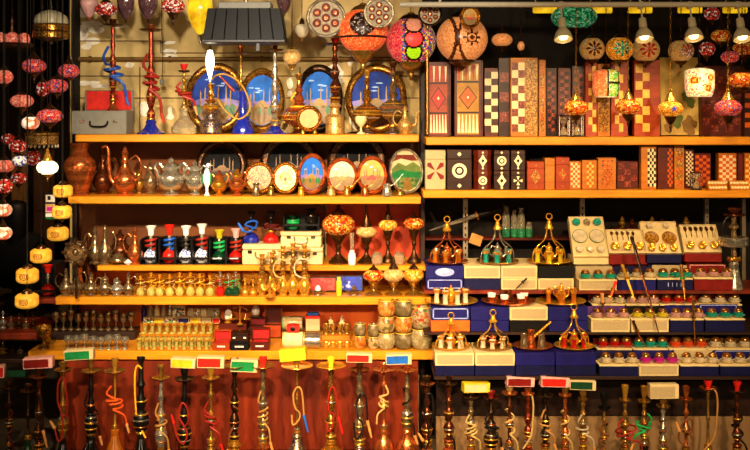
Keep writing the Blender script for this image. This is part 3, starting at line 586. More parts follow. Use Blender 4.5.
def plate(label, px, row, Y, R, wide, pic, rim='gold_relief', sz=1, lean=.14, zb=None, name='picture_plate', group=None, hang=False, cat='plate', rw=.22):
    """round or oval plate standing on edge; R half width and sz the height ratio."""
    s = S(Y); a, b = R*s, R*s*sz
    zc = Z(row, Y) if zb is None else zb+b*math.cos(lean)+.002
    t = thing(name, label, cat, (X(px, Y), Y, zc), 0, group); t.rotation_euler = (-lean, 0, wide)
    q = Matrix.Rotation(-PI/2, 3, 'X')        # lathe axis z -> -y ... profile z<0 faces the viewer
    w = R*s*rw
    m = MB()
    m.lathe([(r, z) for r, z in ring_prof(a, w, .016)], 0, 36, rot=Matrix(((1, 0, 0), (0, 0, 1), (0, sz, 0))))
    obj('rim', m, rim, t)
    ia, ib = (a-w)*1.01, (a-w)*sz*1.01
    m = MB(); N = 36; disc = [(ia*math.cos(2*PI*i/N), ib*math.sin(2*PI*i/N)) for i in range(N)]
    m.prism(disc, -.004, .0, 0); y = -.004; k = .0006
    def lay(poly, mi, L):
        m.prism(clip(poly, ia*.98, ib*.98), y-k*L, y, mi)
    if pic in ('city', 'city_deep', 'sunset', 'pale', 'nightcity'):
        rnd = random.Random(int(px))
        lay([(-ia, -ib*.12), (-ia*.5, -ib*.02), (0, -ib*.08), (ia*.5, -ib*.02), (ia, -ib*.12), (ia*.9, -ib*.4), (ia*.6, -ib*.8), (0, -ib), (-ia*.6, -ib*.8), (-ia*.9, -ib*.4)], 6, 1)   # dusk band
        lay([(-ia, -ib*.3), (ia, -ib*.3), (ia*.8, -ib*.6), (ia*.4, -ib*.92), (0, -ib), (-ia*.4, -ib*.92), (-ia*.8, -ib*.6)], 5, 2)
        for dx, w_, h_ in ((0, .34, .3), (-.3, .2, .16), (.3, .2, .16)):
            x = dx*ia; ww = w_*ia; z0 = -ib*.34
            lay([(x-ww, z0), (x+ww, z0), (x+ww, z0+ib*h_*.5), (x-ww, z0+ib*h_*.5)], 3, 3)
            lay([(x+ww*.8*math.cos(PI*i/10), z0+ib*h_*.45+ib*h_*.7*math.sin(PI*i/10)) for i in range(11)], 3, 4)
        for dx, h_ in ((-.62, .5), (-.44, .62), (.1, .66), (.42, .7), (.6, .55)):
            x = dx*ia; ww = ia*.026; z0 = -ib*.34; zt = z0+ib*h_
            lay([(x-ww, z0), (x+ww, z0), (x+ww, zt), (x, zt+ib*.12), (x-ww, zt)], 3, 5)
        for dx, rr in ((-.7, .12), (.68, .14), (-.1, .1), (.45, .12)):
            lay([(dx*ia+rr*ia*.8*math.cos(2*PI*i/10), -ib*.42+rr*ib*1.5*math.sin(2*PI*i/10)) for i in range(10)], 4, 6)
        for i in range(4):
            cx, cz = rnd.uniform(-.6, .5)*ia, rnd.uniform(.2, .7)*ib
            lay([(cx+ia*.16*math.cos(2*PI*j/8), cz+ib*.03*math.sin(2*PI*j/8)) for j in range(8)], 2, 1)
        skym = {'city': 'sky_blue', 'city_deep': 'sky_deep', 'sunset': 'sky_sunset', 'pale': 'sky_pale', 'nightcity': 'night'}[pic]
        nc = pic == 'nightcity'
        mats = [skym, skym, 'cloud' if not nc else 'night', 'night_gilt' if nc else 'mosque' if pic not in ('sunset',) else 'inlay_red', 'tree_green' if pic.startswith('city') else 'dark_wood' if nc else 'sand', 'dark_wood' if nc else 'sand', 'dusk' if pic.startswith('city') else 'night' if nc else 'sand']
        obj('painted_picture', m, mats, t)
    elif pic == 'valley':
        for poly, mi, L in (([(-ia, ib*.55), (-ia*.3, ib*.62), (ia*.4, ib*.5), (ia, ib*.6), (ia*.7, ib), (-ia*.7, ib)], 1, 1), ([(-ia, ib*.1), (-ia*.5, ib*.42), (0, ib*.25), (ia*.5, ib*.45), (ia, ib*.2), (ia, -ib*.1), (-ia, -ib*.15)], 2, 2), ([(-ia, -ib*.1), (-ia*.3, ib*.08), (ia*.2, -ib*.02), (ia, -ib*.08), (ia, -ib*.4), (-ia, -ib*.45)], 3, 3), ([(-ia, -ib*.42), (0, -ib*.3), (ia, -ib*.4), (ia*.7, -ib*.95), (0, -ib), (-ia*.7, -ib*.95)], 4, 4), ([(-ia*.15, -ib*.35), (ia*.12, -ib*.34), (ia*.4, -ib), (-ia*.3, -ib)], 5, 5)): lay(poly, mi, L)
        obj('painted_valley', m, ['sky_pale', 'roundel_red', 'painting_green', 'tree_green', 'landscape', 'sand'], t)
    elif pic == 'roundels':
        for i in range(7):
            x, z = (0, 0) if i == 6 else (ia*.62*math.cos(i*PI/3+PI/6), ib*.62*math.sin(i*PI/3+PI/6))
            lay([(x+ia*.26*math.cos(2*PI*j/14), z+ib*.26*math.sin(2*PI*j/14)) for j in range(14)], 1, 1)
            lay([(x+ia*.12*math.cos(2*PI*j/10), z+ib*.12*math.sin(2*PI*j/10)) for j in range(10)], 2, 2)
        obj('roundel_field', m, ['bronze_field', 'roundel_red', 'dark_copper'], t)
    elif pic == 'palmette':
        for i in range(9):
            an = PI/2+(i-4)*.42
            lay([(ia*.2*math.cos(an)+ia*.5*math.cos(an)*j[0]-ia*.14*math.sin(an)*j[1], -ib*.1+ib*.2*math.sin(an)+ib*.5*math.sin(an)*j[0]+ib*.14*math.cos(an)*j[1]) for j in ((0, 0), (.5, 1), (1, 0), (.5, -1))], 1, 1)
        lay([(ia*.16*math.cos(2*PI*j/12), -ib*.1+ib*.16*math.sin(2*PI*j/12)) for j in range(12)], 2, 2)
        lay([(-ia*.3, -ib*.5), (ia*.3, -ib*.5), (ia*.1, -ib*.25), (-ia*.1, -ib*.25)], 1, 1)
        obj('relief_field', m, ['brocade', 'gold_relief', 'inlay_red'], t)
    else: obj('plate_field', m, pic, t)
    return t

# ------------------------------------------------------------------ top shelf of the first bay
def suitcase(label, px, wd, hr, Y, zb, mat, d=.13, handle='grey', open_lid=None, rot=0):
    s = S(Y); W, H = wd*s, hr*s
    t = thing('carrying_case', label, 'suitcase', (X(px, Y), Y, zb), rot)
    m = MB()
    if open_lid:
        for c, dd in (((0, -d/2+.004, H/2), (W, .008, H)), ((0, d/2-.004, H/2), (W, .008, H)), ((-W/2+.004, 0, H/2), (.008, d-.016, H)), ((W/2-.004, 0, H/2), (.008, d-.016, H)), ((0, 0, .004), (W-.016, d-.016, .008))): m.box(c, dd, 0, .0015)
    else: m.box((0, 0, H*.36), (W, d, H*.72), 0, .005); 
    b = obj('body', m, mat, t)
    if not open_lid:
        obj('lid', MB().box((0, 0, H*.86+.001), (W, d, H*.28-.002), 0, .005), mat, t)
    else:
        lh = open_lid*s; m = MB(); m.box((W*.04, d/2+.008, H+lh/2-.01), (W*.92, .016, lh+.02), 0, .003); l = obj('lid', m, mat, t)
        m = MB(); m.box((W*.04, d/2-.004, H+lh/2), (W*.84, .006, lh*.92), 0, .002); obj('lining', m, 'red', l)
    hz = H*.52 if not open_lid else H*.45
    m = MB(); y = -d/2-.003
    m.tube([(-W*.16, y, hz+.012), (-W*.15, y-.01, hz-.005), (-W*.08, y-.014, hz-.014), (W*.08, y-.014, hz-.014), (W*.15, y-.01, hz-.005), (W*.16, y, hz+.012)], .0045, 0, 8)
    obj('handle', m, handle, t)
    for sg in (-.3, .3): 
        m = MB(); m.box((sg*W, -d/2-.002, hz+.012), (.022, .006, .016), 0, .001); obj('latch', m, 'chrome', t)
    return t
suitcase('grey carrying case with raised red lining on the top shelf', 103, 54, 23, .12, L1+.001, 'grey', .15, 'dark_grey', 21)
hookah('copper beaded water pipe with blue hose standing in the grey case', 113, .12, L1+.010, 19, 26, 8, 11, 'bulb', 'copper', 'red_gold', 'bronze', 'dark_copper', 'blue', 'loop', .30, 'B', 1.6, 7.5, tip='blue', hw=1.4)
hookah('tall water pipe on blue glass foot beside the grey case', 151, .12, L1+.001, 25, 31, 14, 12, 'disc', 'cobalt_glass', 'red_gold', 'dark_copper', 'copper', 'red', 'loop', .14, 'B', 2.0, 6.5, tip='red', hw=1.4)
hookah('clear glass water pipe with red cup and red hose', 184, .12, L1+.001, 64, 72, 13, 6, 'flask', 'clear_glass', 'gold', 'bronze', 'red', 'red', 'loop', .42, 'A', 1.5, 6, hw=1.3)
hookah('brass water pipe with brown top and straight stem behind the dark hood', 241, .20, L1+.001, 44, 54, 8, 9, 'bell', 'brass', 'brass', 'brass', 'copper', 'tan', None, .3, 'C', 1.6)
t = hookah('stout brass water pipe with sweeping yellow hose below the hanging white bulb', 211, .10, L1+.001, 84, 90, 11, 0, 'cyl', 'blue_gold', 'gold', 'brass', 'gold', 'yellow', None, .55, 'D', 2.6)
s = S(.1); z0 = L1
P_ = lambda px, row, y: (X(px, .1)-t.location.x, y, Z(row, .1)-t.location.z)
obj('hose', MB().tube([P_(214, 96, -.01), P_(211, 84, -.03), P_(217, 76, -.04), (P_(228, 75, -.045)), P_(242, 84, -.05), P_(250, 100, -.05), P_(250, 112, -.05), P_(240, 119, -.05), P_(228, 112, -.05), P_(219, 100, -.04)], .0042, 0, 8), 'gold_hose', t)
obj('mouthpiece', MB().lathe([(0, 0), (.006, 0), (.008, .02), (.006, .07), (.004, .11), (0, .11)], 0, 10, P_(236, 92, -.055), rot=Vector((-.7, 0, .75)).to_track_quat('Z', 'Y').to_matrix()), 'red_gold', t)
t = thing('glass_pipe', 'cobalt blue glass pipe standing between two picture plates', 'glass pipe', (X(243, .08), .08, L1+.001)); s = S(.08)
obj('body', MB().lathe([(0, 0), (11*s, 0), (11.5*s, 3*s), (7*s, 12*s), (4.2*s, 18*s), (4*s, 40*s), (5*s, 43*s), (3.4*s, 43*s), (3.2*s, 20*s), (0, 6*s)], 0, 24), 'cobalt_glass', t)
obj('ice_ring', MB().lathe([(4*s, 0), (5.2*s, s), (4*s, 2*s)], 0, 20, (0, 0, 24*s)), 'cobalt_glass', t)
hookah('slim silver beaded water pipe on dark blue saucer foot', 275, .10, L1+.001, 43, 51, 15, 9, 'disc', 'cobalt_glass', 'silver', 'brass', 'copper', 'tan', None, .1, 'B', 2.0)
hookah('swollen gold urn water pipe behind the round yellow clock', 299, .15, L1+.001, 74, 82, 13, 0, 'disc', 'dark_copper', 'copper', 'brass', 'gold', 'yellow', 'loop', .1, 'urn', 2.1, 8)
t = plate('round gold desk clock with plain yellow face on the top shelf', 309, 121, .04, 13, 0, 'inlay_gold', 'gold_relief', 1.0, .08, L1+.012, 'desk_clock', cat='clock', rw=.28)
s = S(.04)
for sg in (-1, 1): obj('foot', MB().lathe([(0, -15.6*s), (2.2*s, -15.6*s), (2.4*s, -14*s), (1.2*s, -11*s), (0, -11*s)], 0, 10, (sg*6*s, 0, 0)), 'gold', t)
hookah('dark stemmed water pipe on gold brocade foot', 335, .10, L1+.001, 38, 45, 9.5, 11, 'cyl', 'brocade', 'dark_copper', 'dark_copper', 'red', 'brown', None, .36, 'B', 2.3)
hookah('gold water pipe with wide saucer waist before the domed city plate', 367, .12, L1+.001, 70, 78, 9, 0, 'disc', 'blue_gold', 'gold_relief', 'gold', 'polished_gold', 'tan', None, .12, 'sau', 2.0)
hookah('silver and copper water pipe with wide saucer waist beside the gold pitcher', 393, .14, L1+.001, 62, 70, 9, 0, 'disc', 'blue_gold', 'old_silver', 'gold', 'dark_copper', 'tan', None, .12, 'sau', 2.0)
vessel('pitcher', 'gold lidded pitcher with spout at the end of the top shelf', 'pitcher', 405, .06, L1+.001, 105, 8, 'ewer', 'brocade', 1, -1, split=.72)
vessel('goblet', 'small cream goblet before the saucer waisted gold pipe', 'goblet', 361, .04, L1+.001, 116, 6, 'goblet', 'cream')
plate('round gilt plate painted with night blue city behind the brass water pipe', 216, 0, .31, 31, 0, 'city_deep', 'gold_relief', 1.14, .1, L1)
plate('oval gilt plate painted with light blue sky and minarets', 262, 0, .33, 23, 0, 'city', 'gold_relief', 1.42, .1, L1)
plate('oval gilt plate painted with blue sky behind the brocade footed pipe', 319, 0, .33, 24, 0, 'city', 'dark_relief', 1.44, .1, L1)
plate('round gilt plate painted with blue sky next to the gold pitcher', 376, 0, .31, 31, 0, 'city_deep', 'gold_relief', 1.12, .1, L1)

# ------------------------------------------------------------------ hung above the first bay
t = thing('metal_hood', 'ribbed black metal hood hanging above the picture plates', 'hood', (X(246, -.1), -.1, Z(43, -.1))); s = S(-.1)
m = MB()
d0, d1 = .10, .085
b = [(-40*s, -d0, 0), (40*s, -d0, 0), (40*s, d0, 0), (-40*s, d0, 0)]; u = [(-35.5*s, -d1, 33*s), (36*s, -d1, 33*s), (36*s, d1, 33*s), (-35.5*s, d1, 33*s)]
m.add(b+u, [(0, 1, 5, 4), (1, 2, 6, 5), (2, 3, 7, 6), (3, 0, 4, 7), (4, 5, 6, 7)])
obj('shell', m, 'dark_grey', t)
m = MB(); m.box((0, 0, .003), (82*s, 2*d0+.012, .016), 0, .003); obj('rim', m, 'black', t)
for i in range(7):
    a = -27*s+i*10.5*s
    obj('rib', MB().tube([(a*1.15, -d0-.001, .012), (a, -d1-.001, 32.5*s)], .003, 0, 6, 1), 'dark_grey', t)
m = MB(); m.box((0, 0, 36.5*s), (52*s, .12, 7*s), 0, .004); obj('top_box', m, 'grey', t)
m = MB(); m.tube([(0, 0, 40*s), (0, 0, CEIL-t.location.z)], .012, 0, 10, 1); obj('hanger', m, 'steel', t)
m = MB(); m.box((14*s, -.08, -5*s), (4*s, .02, 9*s), 0, .002); obj('switch', m, 'black', t)
t = hanging_lamp('white flame shaped bulb hanging before the night blue plate', 210, 65, -.05, 4.6, 17, 'bulb', 'steel', 'bulb', 4, 0, cord=True, name='flame_bulb')
for p in [o for o in bpy.data.objects if o.parent == t and o.name.startswith('globe')]:
    hh = 17*S(-.05); r_ = 4.6*S(-.05)
    me = MB().lathe([(0, -hh), (r_*.25, -hh*.75), (r_*.62, -hh*.35), (r_, hh*.12), (r_*.8, hh*.55), (r_*.45, hh*.9), (0, hh)], 0, 16)
    nm = p.name; bpy.data.objects.remove(p); obj('bulb', me, 'bulb', t)
def facet_lamp(label, px, r0, r1, Y, R, mat, tipm='copper', tip=5):
    s = S(Y); h = (r1-r0)*s; t = thing('facet_lamp', label, 'hanging lamp', (X(px, Y), Y, Z(r1, Y)))
    m = MB(); pr = [(0, 0), (R*.3, h*.04), (R*.62, h*.18), (R*.88, h*.36), (R, h*.58), (R*.92, h*.8), (R*.6, h*.95), (R*.3, h)]
    m.lathe([(a*s, b) for a, b in pr], 0, 9, smooth=False); obj('glass_drop', m, mat, t)
    obj('finial', MB().lathe([(0, -tip*s), (1.6*s, -tip*s*.6), (.8*s, -tip*s*.3), (2*s, 0), (0, .002)], 0, 10), tipm, t)
    obj('cap', MB().lathe([(R*.36*s, h-.003), (R*.3*s, h+.02), (R*.1*s, h+.03), (0, h+.03)], 0, 12), 'bronze', t)
    obj('cord', MB().tube([(0, 0, h+.028), (0, 0, CEIL-t.location.z)], .002, 0, 6, 1), 'black_hose', t)
    return t
facet_lamp('amber yellow faceted glass lamp hanging next to the black hood', 200, -10, 35, -.05, 13, 'amber_lamp', 'chrome', 9)
facet_lamp('clear faceted glass lamp with copper tip near the pillar', 89, -8, 18, .0, 9, 'pink_glass', 'copper', 3)
facet_lamp('dark faceted amethyst lamp over the copper beaded pipe', 126, -12, 20, .02, 9, 'amethyst_glass', 'bronze', 3)
facet_lamp('dark faceted amethyst lamp over the blue footed water pipe', 148, -12, 20, .02, 10, 'amethyst_glass', 'bronze', 3)
facet_lamp('smoky faceted lamp beside the hood above the white globe', 284, -10, 14, .20, 8, 'amethyst_glass', 'bronze', 3)
facet_lamp('frosted faceted lamp under the roundel plate beside the hood', 302, 24, 38, .1, 8, 'pale_glass', 'brass', 5)
hanging_lamp('pale red mosaic lamp over the grey carrying case', 106, 9, -.04, 11, 7.5, 'red_white', 'bronze', 'bronze', 4, 9)
hanging_lamp('white and red mosaic lamp with dark pointed base beside the amber lamp', 173, 6, -.04, 12, 8, 'red_white', 'bronze', 'bronze', 4, 12)
t = hanging_lamp('frosted white globe with brass collar above the gold urn pipe', 292, 57, .06, 9, 8.5, 'cream_mosaic', 'brass', 'brass', 2, 7, cord=True)
m = MB(); s = S(.3); t = thing('plug_cord', 'thin hanging cable with grey plug beside the blue footed pipe', 'cable', (X(162, .3), .3, Z(80, .3)))
obj('cable', MB().tube([(0, 0, .0), (.004, 0, .15), (-.003, 0, .3), (0, 0, CEIL-t.location.z)], .0022, 0, 6), 'black_hose', t)
obj('plug', MB().box((0, 0, -.012), (.022, .02, .03), 0, .004), 'grey', t)
# round plates and big globes
def hang_wire(t, up):
    obj('wire', MB().tube([(0, .004, up), (0, .004, CEIL-t.location.z-.001)], .0018, 0, 6, 1), 'black_hose', t)
for lab, px, row, R, sz, pic, rim, Y in (
 ('large round metal plate with red roundels hanging next to the orange globe', 326, 18, 20, 1, 'roundels', 'silver', -.06),
 ('silver edged round plate with pale roundels hanging before the orange globe', 379, 13, 15.5, 1, 'roundels', 'silver', -.16),
 ('small dark rimmed roundel plate hanging over the brass pole', 430, 14, 12, 1, 'roundels', 'dark_relief', -.14),
 ('small oval mirror plate with sunset picture hanging on the peach globe', 470, 17, 10.5, 1.15, 'sunset', 'gold_relief', -.22)):
    t = plate(lab, px, row, Y, R, 0, pic, rim, sz, 0, None, 'hanging_plate', rw=.17 if pic == 'roundels' else .32); hang_wire(t, R*sz*S(Y)-.002)
def fn_rosette(x, y, z):
    if y > 0: return 0
    q = math.hypot(x-.0, z-.25)
    if q < .1: return 2
    if q < .2: return 1
    if q < .27: return 2
    a = math.atan2(z-.25, x)
    if q < .42+.06*math.cos(8*a): return 1 if math.cos(8*a) > -.2 else 2
    if q < .52: return 2
    if abs(z+.28) < .05: return 2
    return 0
hanging_lamp('big orange mosaic globe with dark rosette hanging before the gilt plates', 363, 31, -.02, 25, 23, None, 'brass', 'brass', 5, 20, mats=['orange_mosaic', 'rosette_mosaic', 'inlay_dark'], fn=fn_rosette)
def fn_multi(x, y, z):
    if y > .2: return 0
    for cz, mi, R in ((.62, 1, .3), (.02, 2, .32), (-.5, 3, .28), (-.92, 2, .2)):
        q = math.hypot(x-.08, z-cz)
        if q < R: return mi
        if q < R+.08: return 5
    if x > .2 or abs(x-.08) < .48: return 4
    return 0
plain('lamp_peach', '#d88a68', .35, emit=.35, var=.2, vscale=120); plain('lamp_red', '#e83a34', .35, emit=.45, var=.2, vscale=120); plain('lamp_lime', '#9ad018', .35, emit=.5, var=.2, vscale=120)
mosaic('lamp_pinkred', ['#e03a40', '#e85a50', '#d02a48', '#e87060'], 130, .4, .05)
hanging_lamp('big pink red mosaic globe with green and red medallions near the pole', 411, 41, .10, 25, 24, None, 'brass', 'brass', 5, 16, mats=['lamp_pinkred', 'lamp_peach', 'lamp_red', 'lamp_lime', 'multi_mosaic', 'inlay_dark'], fn=fn_multi)
def fn_rings(x, y, z):
    if y > .3: return 0
    q = math.hypot((x-.42)/.62, z*.95)
    if .92 < q < 1.08: return 1
    if abs(math.hypot((x+1.05)/.75, z*.75)-1) < .09: return 1
    r = math.hypot(x-.3, z); a = math.atan2(z, x-.3)
    if r < .09: return 1
    if .16 < r < .22 or (.22 < r < .34 and math.cos(8*a) > .6): return 1
    return 0
hanging_lamp('big peach mosaic globe with brown rings above the backgammon boards', 462, 39, -.04, 25.5, 24, None, 'bronze', 'bronze', 5, 8, mats=['peach_mosaic', 'ring_brown'], fn=fn_rings)

# ------------------------------------------------------------------ second shelf: copper, pots and plates
A2 = L2+.001
vessel('vase', 'big polished copper vase at the end of the second shelf', 'vase', 80, .06, A2, 143, 16, 'vase', 'copper', seg=28)
vessel('ewer', 'dark copper ewer half hidden behind the big copper vase', 'ewer', 103, .16, A2, 149, 10.5, 'ewer', 'dark_copper', 0, 1, split=.72)
vessel('ewer', 'copper ewer with a tall curved spout beside the dark ewer', 'ewer', 125, .06, A2, 146, 11, 'ewer', 'copper', 0, 1, split=.72)
e = bpy.data.objects['ewer.001']; s = S(.06)
obj('spout', MB().tube([(-8*s, 0, 10*s), (-14*s, 0, 16*s), (-16*s, 0, 30*s), (-16.5*s, 0, 44*s), (-19*s, 0, 49*s), (-23*s, 0, 47*s)], [2.4*s, 1.3*s], 0, 10), 'copper', e)
vessel('coffee_pot', 'small round brass pot with loop handle next to the copper ewer', 'pot', 139, .14, A2, 168, 5.5, 'sugar', 'brass', 0, -1, split=.6)
vessel('coffee_pot', 'narrow tarnished silver pot beside the large silver gold pot', 'pot', 150.5, .15, A2, 159, 7.5, 'pot', 'old_silver', 1, -1, split=.6)
vessel('sugar_bowl', 'large pale brass lidded pot with two ring handles', 'pot', 171, .04, A2, 157, 14, 'sugar', 'silver', handles2=True, split=.62, seg=28)
vessel('sugar_bowl', 'medium pale brass lidded pot before the first dark plate', 'pot', 195, .05, A2, 160, 10, 'sugar', 'silver', handles2=True, split=.62)
vessel('sugar_bowl', 'squat copper brown lidded pot, the nearer to the medium brass pot', 'pot', 219, .05, A2, 170, 8.5, 'sugar', 'gold', handles2=True, split=.6, mat2='copper')
vessel('sugar_bowl', 'squat copper brown lidded pot, the nearer to the round gold plate', 'pot', 237, .05, A2, 168, 8.5, 'sugar', 'copper', handles2=True, split=.6, mat2='gold')
t = thing('bird_figurine', 'small enamelled bird figurine with green wings among the brass pots', 'figurine', (X(207, .03), .03, A2)); s = S(.03)
obj('body', MB().lathe([(0, 0), (3*s, 0), (1.2*s, 4*s), (1.5*s, 8*s), (4*s, 14*s), (3.8*s, 20*s), (2*s, 26*s), (0, 28*s)], 0, 14), 'porcelain', t)
obj('head', MB().lathe([(0, -3*s), (2.2*s, -1.5*s), (2.6*s, 0), (2*s, 1.8*s), (0, 2.6*s)], 0, 12, (1.2*s, 0, 30*s)), 'blue_white', t)
for sg in (-1, 1): obj('wing', MB().lathe([(0, -7*s), (1.6*s, -3*s), (2*s, 2*s), (0, 6*s)], 0, 10, (sg*3.8*s, -.004, 17*s), sx=.6), 'green', t)
obj('beak', MB().lathe([(0, 0), (.9*s, .0), (0, 3*s)], 0, 8, (3.4*s, 0, 30*s), rot=ry(PI/2)), 'gold_paint', t)
for lab, px, R in (('large dark relief plate behind the two copper brown pots', 222, 26), ('large dark relief plate behind the palmette and blue sky plates', 289, 29), ('large dark relief plate behind the sunset plate', 357, 30)):
    plate(lab, px, 0, .29, R, 0, 'nightcity', 'dark_relief', 1.0, .1, A2, rw=.3)
plate('round gold filigree plate before the second dark plate', 259, 0, .10, 15.5, 0, 'ornate_gold', 'gold_relief', 1.04, .14, A2)
plate('gold plate with raised palmette beside the blue sky plate', 285.5, 0, .10, 13.5, 0, 'palmette', 'gold_relief', 1.2, .14, A2)
plate('tilted oval plate painted with blue sky and golden mosque', 312, 0, .08, 15, -.25, 'city', 'copper', 1.38, .14, A2)
plate('oval copper plate with pale picture of a mosque', 342, 0, .08, 16, 0, 'pale', 'copper', 1.16, .14, A2)
plate('oval copper plate with yellow sunset picture', 372, 0, .09, 15.5, .1, 'sunset', 'copper', 1.25, .14, A2)
plate('big leaning silver plate painted with green landscape', 406, 0, .12, 18, .35, 'valley', 'silver', 1.28, .2, A2, rw=.12)
for i, (px, top, R, mt, lab) in enumerate(((256, 183, 4.5, 'old_silver', 'small silver coffee cup under the filigree plate'), (271, 187, 4, 'brass', 'tiny brass cup between the filigree and palmette plates'), (301, 187, 3.6, 'polished_gold', 'tiny gold cup before the blue sky plate'),
    (331, 186, 5, 'brocade', 'gold patterned coffee pot with long handle below the pale plate'), (347, 186, 4.5, 'gold', 'plain gold coffee pot with long handle below the pale plate'), (365, 185, 5, 'copper', 'orange copper coffee pot with long handle below the sunset plate'), (387, 184, 5.5, 'silver', 'silvery coffee pot with long handle beside the landscape plate'), (400, 189, 4, 'brass', 'short brass cup below the landscape plate'))):
    Y = -.0; t = vessel('coffee_cup' if i in (0, 1, 2, 7) else 'long_handled_coffee_pot', lab, 'cup' if i in (0, 1, 2, 7) else 'coffee pot', px, Y, A2, top, R, 'cezve', mt)
    if i not in (0, 1, 2, 7):
        s = S(Y); H = Z(top, Y)-A2
        obj('handle', MB().tube([(R*.7*s, 0, H*.85), (R*1.5*s, 0, H*1.1), (R*3*s, .0, H*1.9)], [.003, .002], 0, 8), mt, t)

# ------------------------------------------------------------------ third shelf: pewter, cased pipes, suitcases, table lamps
A3, A4, A5 = L3+.001, L4+.001, L5+.001
t = plate('star rimmed dark metal plate with bright centre standing beside the pewter jugs', 76, 252, -.03, 12, 0, 'old_silver', 'old_silver', 1, .05, None, 'star_plate', rw=.4)
s = S(-.03); m = MB()
for i in range(8):
    a = i*PI/4; m.box((11*s*math.cos(a), -.016, 11*s*math.sin(a)), (5*s, .012, 3*s), 0, .002, rot=ry(-a))
obj('star_points', m, 'bronze', t)
obj('boss', MB().lathe([(0, -.022), (2*s, -.020), (3.4*s, -.008), (3.4*s, 0), (0, 0)], 0, 16, rot=Matrix(((1, 0, 0), (0, 0, 1), (0, 1, 0)))), 'chrome', t)
obj('stand_leg', MB().tube([(0, .012, -10*s), (0, .02, A4-t.location.z)], .007, 0, 8, 1), 'bronze', t)
for px, top, R, pf, mt, sp, hd, Y, lab in (
 (95, 226, 7.5, 'ewer', 'old_silver', 0, -1, .16, 'slim pewter ewer, the nearest to the star plate'),
 (105, 224, 7.5, 'ewer', 'old_silver', 0, 1, .15, 'slim bright pewter ewer beside the broad dark pitcher'),
 (120, 229, 11, 'pot', 'dark_copper', 0, 1, .22, 'broad dark pitcher with wide looped handle'),
 (118, 252, 9.5, 'sugar', 'old_silver', 0, 0, .13, 'low wide pewter bowl before the broad dark pitcher'),
 (135, 226, 8, 'ewer', 'copper', 0, -1, .16, 'copper tinged ewer next to the cased blue white pipe')):
    vessel('ewer' if pf == 'ewer' else 'pitcher' if pf == 'pot' else 'bowl', lab, 'jug' if pf != 'sugar' else 'bowl', px, Y, A3, top, R, pf, mt, sp, hd, split=.72 if pf == 'ewer' else .62)
vessel('ewer', 'tall dark jug with looped handle behind the star plate', 'jug', 89, .24, A4, 232, 7, 'ewer', 'dark_copper', 0, 1, split=.72)
t = vessel('tea_pot', 'tiny white flower shaped pot before the copper tinged ewer', 'pot', 128, .12, A3, 259, 4, 'sugar', 'porcelain')
def cased_pipe(label, px, top, base, bm, cup, hose, Y=.2, case=True, cw=18, zb=None, cm='black', bot=None):
    zb = A3 if zb is None else zb; s = S(Y)
    t = thing('small_water_pipe', label, 'water pipe', (X(px, Y), Y, zb)); H = Z(top, Y)-zb
    obj('base', MB().lathe(sc_prof([(0, 0), (.7, 0), (.8, .04), (1, .35), (.85, .7), (.5, .9), (.4, 1), (0, 1)], base*s, H*.36), 0, 18), bm, t)
    obj('stem', MB().lathe([(0, H*.36), (2*s, H*.36), (2.6*s, H*.42), (1.6*s, H*.5), (2.2*s, H*.62), (1.5*s, H*.72), (0, H*.74)], 0, 12), 'silver', t)
    obj('tobacco_bowl', MB().lathe([(0, H*.74), (2.6*s, H*.74), (3*s, H*.8), (3.4*s, H*.9), (5.8*s, H), (5*s, H), (2.6*s, H*.9), (0, H*.86)], 0, 16), cup, t)
    if hose:
        pts = [(5.2*s*math.cos(a*1.05-1.2), 5*s*math.sin(a*1.05-1.2), H*(.36+.022*a)) for a in range(0, 14)]
        h = obj('hose', MB().tube(pts, 1.35*s, 0, 8, 3), HOSES[hose], t); h['label'] = hose+' hose'
    return t
def pipe_case(label, px, wd, r0, Y, zb, d=.15, mat='black', strip=True):
    s = S(Y); W = wd*s; H = Z(r0, Y)-zb; t = thing('display_case', label, 'case', (X(px, Y), Y, zb)); m = MB(); w_ = .006
    for c, dd in (((0, d/2-w_/2, H/2), (W, w_, H)), ((-W/2+w_/2, 0, H/2), (w_, d-w_*2, H)), ((W/2-w_/2, 0, H/2), (w_, d-w_*2, H)), ((0, 0, w_/4), (W-w_*2, d-w_*2, w_/2))): m.box(c, dd, 0, .001)
    obj('shell', m, mat, t)
    obj('front_strip', MB().box((0, -d/2+w_/2, 6*s), (W-w_*2, w_, 2.4*s), 0, .001), mat, t)
    if strip:
        m = MB()
        for i in range(7): m.box(((i-3)*1.3*s, -d/2-.0004, 6*s), (.8*s, .001, 1.1*s))
        obj('lettering', m, 'white', t)
    return t
CP = ((151, 226, 'blue_white', 'porcelain', 'red', 'black cased pipe with blue white base and red hose, nearest to the pewter ewers', 'pewter ewers'),
 (169.5, 225, 'enamel_red', 'enamel_red', 'blue', 'cased water pipe with glossy red base and blue hose', ''),
 (186, 226, 'blue_white', 'porcelain', 'blk', 'cased water pipe with blue white base, white bowl and black hose', ''),
 (202, 224, 'blue_white', 'porcelain', 'red', 'cased pipe with blue white base and red hose, next to the green hosed pipe', ''),
 (219.5, 230, 'dark_green_glass', 'yellow_glass', 'green', 'cased water pipe with lime bowl and green hose', ''),
 (236, 229, 'red_glass', 'pink', 'red', 'cased water pipe with pink bowl and red glass base beside the white suitcase', ''))
for px, top, bm, cup, hose, lab, _ in CP:
    cased_pipe(lab, px, top, 7.5, bm, cup, hose, .19, zb=A3+.004)
    pipe_case('black open case around the '+{151: 'red hosed pipe next to the pewter ewers', 169.5: 'glossy red based pipe', 186: 'black hosed white pipe', 202: 'red hosed pipe next to the green hosed one', 219.5: 'green hosed pipe', 236: 'pink bowled pipe'}[px], px, 16.6, 238, .20, A3, strip=px > 210)
suitcase('white suitcase standing alone under the blue hosed glass pipe', 263.5, 39, 20, .19, A3, 'cream', .15, 'steel')
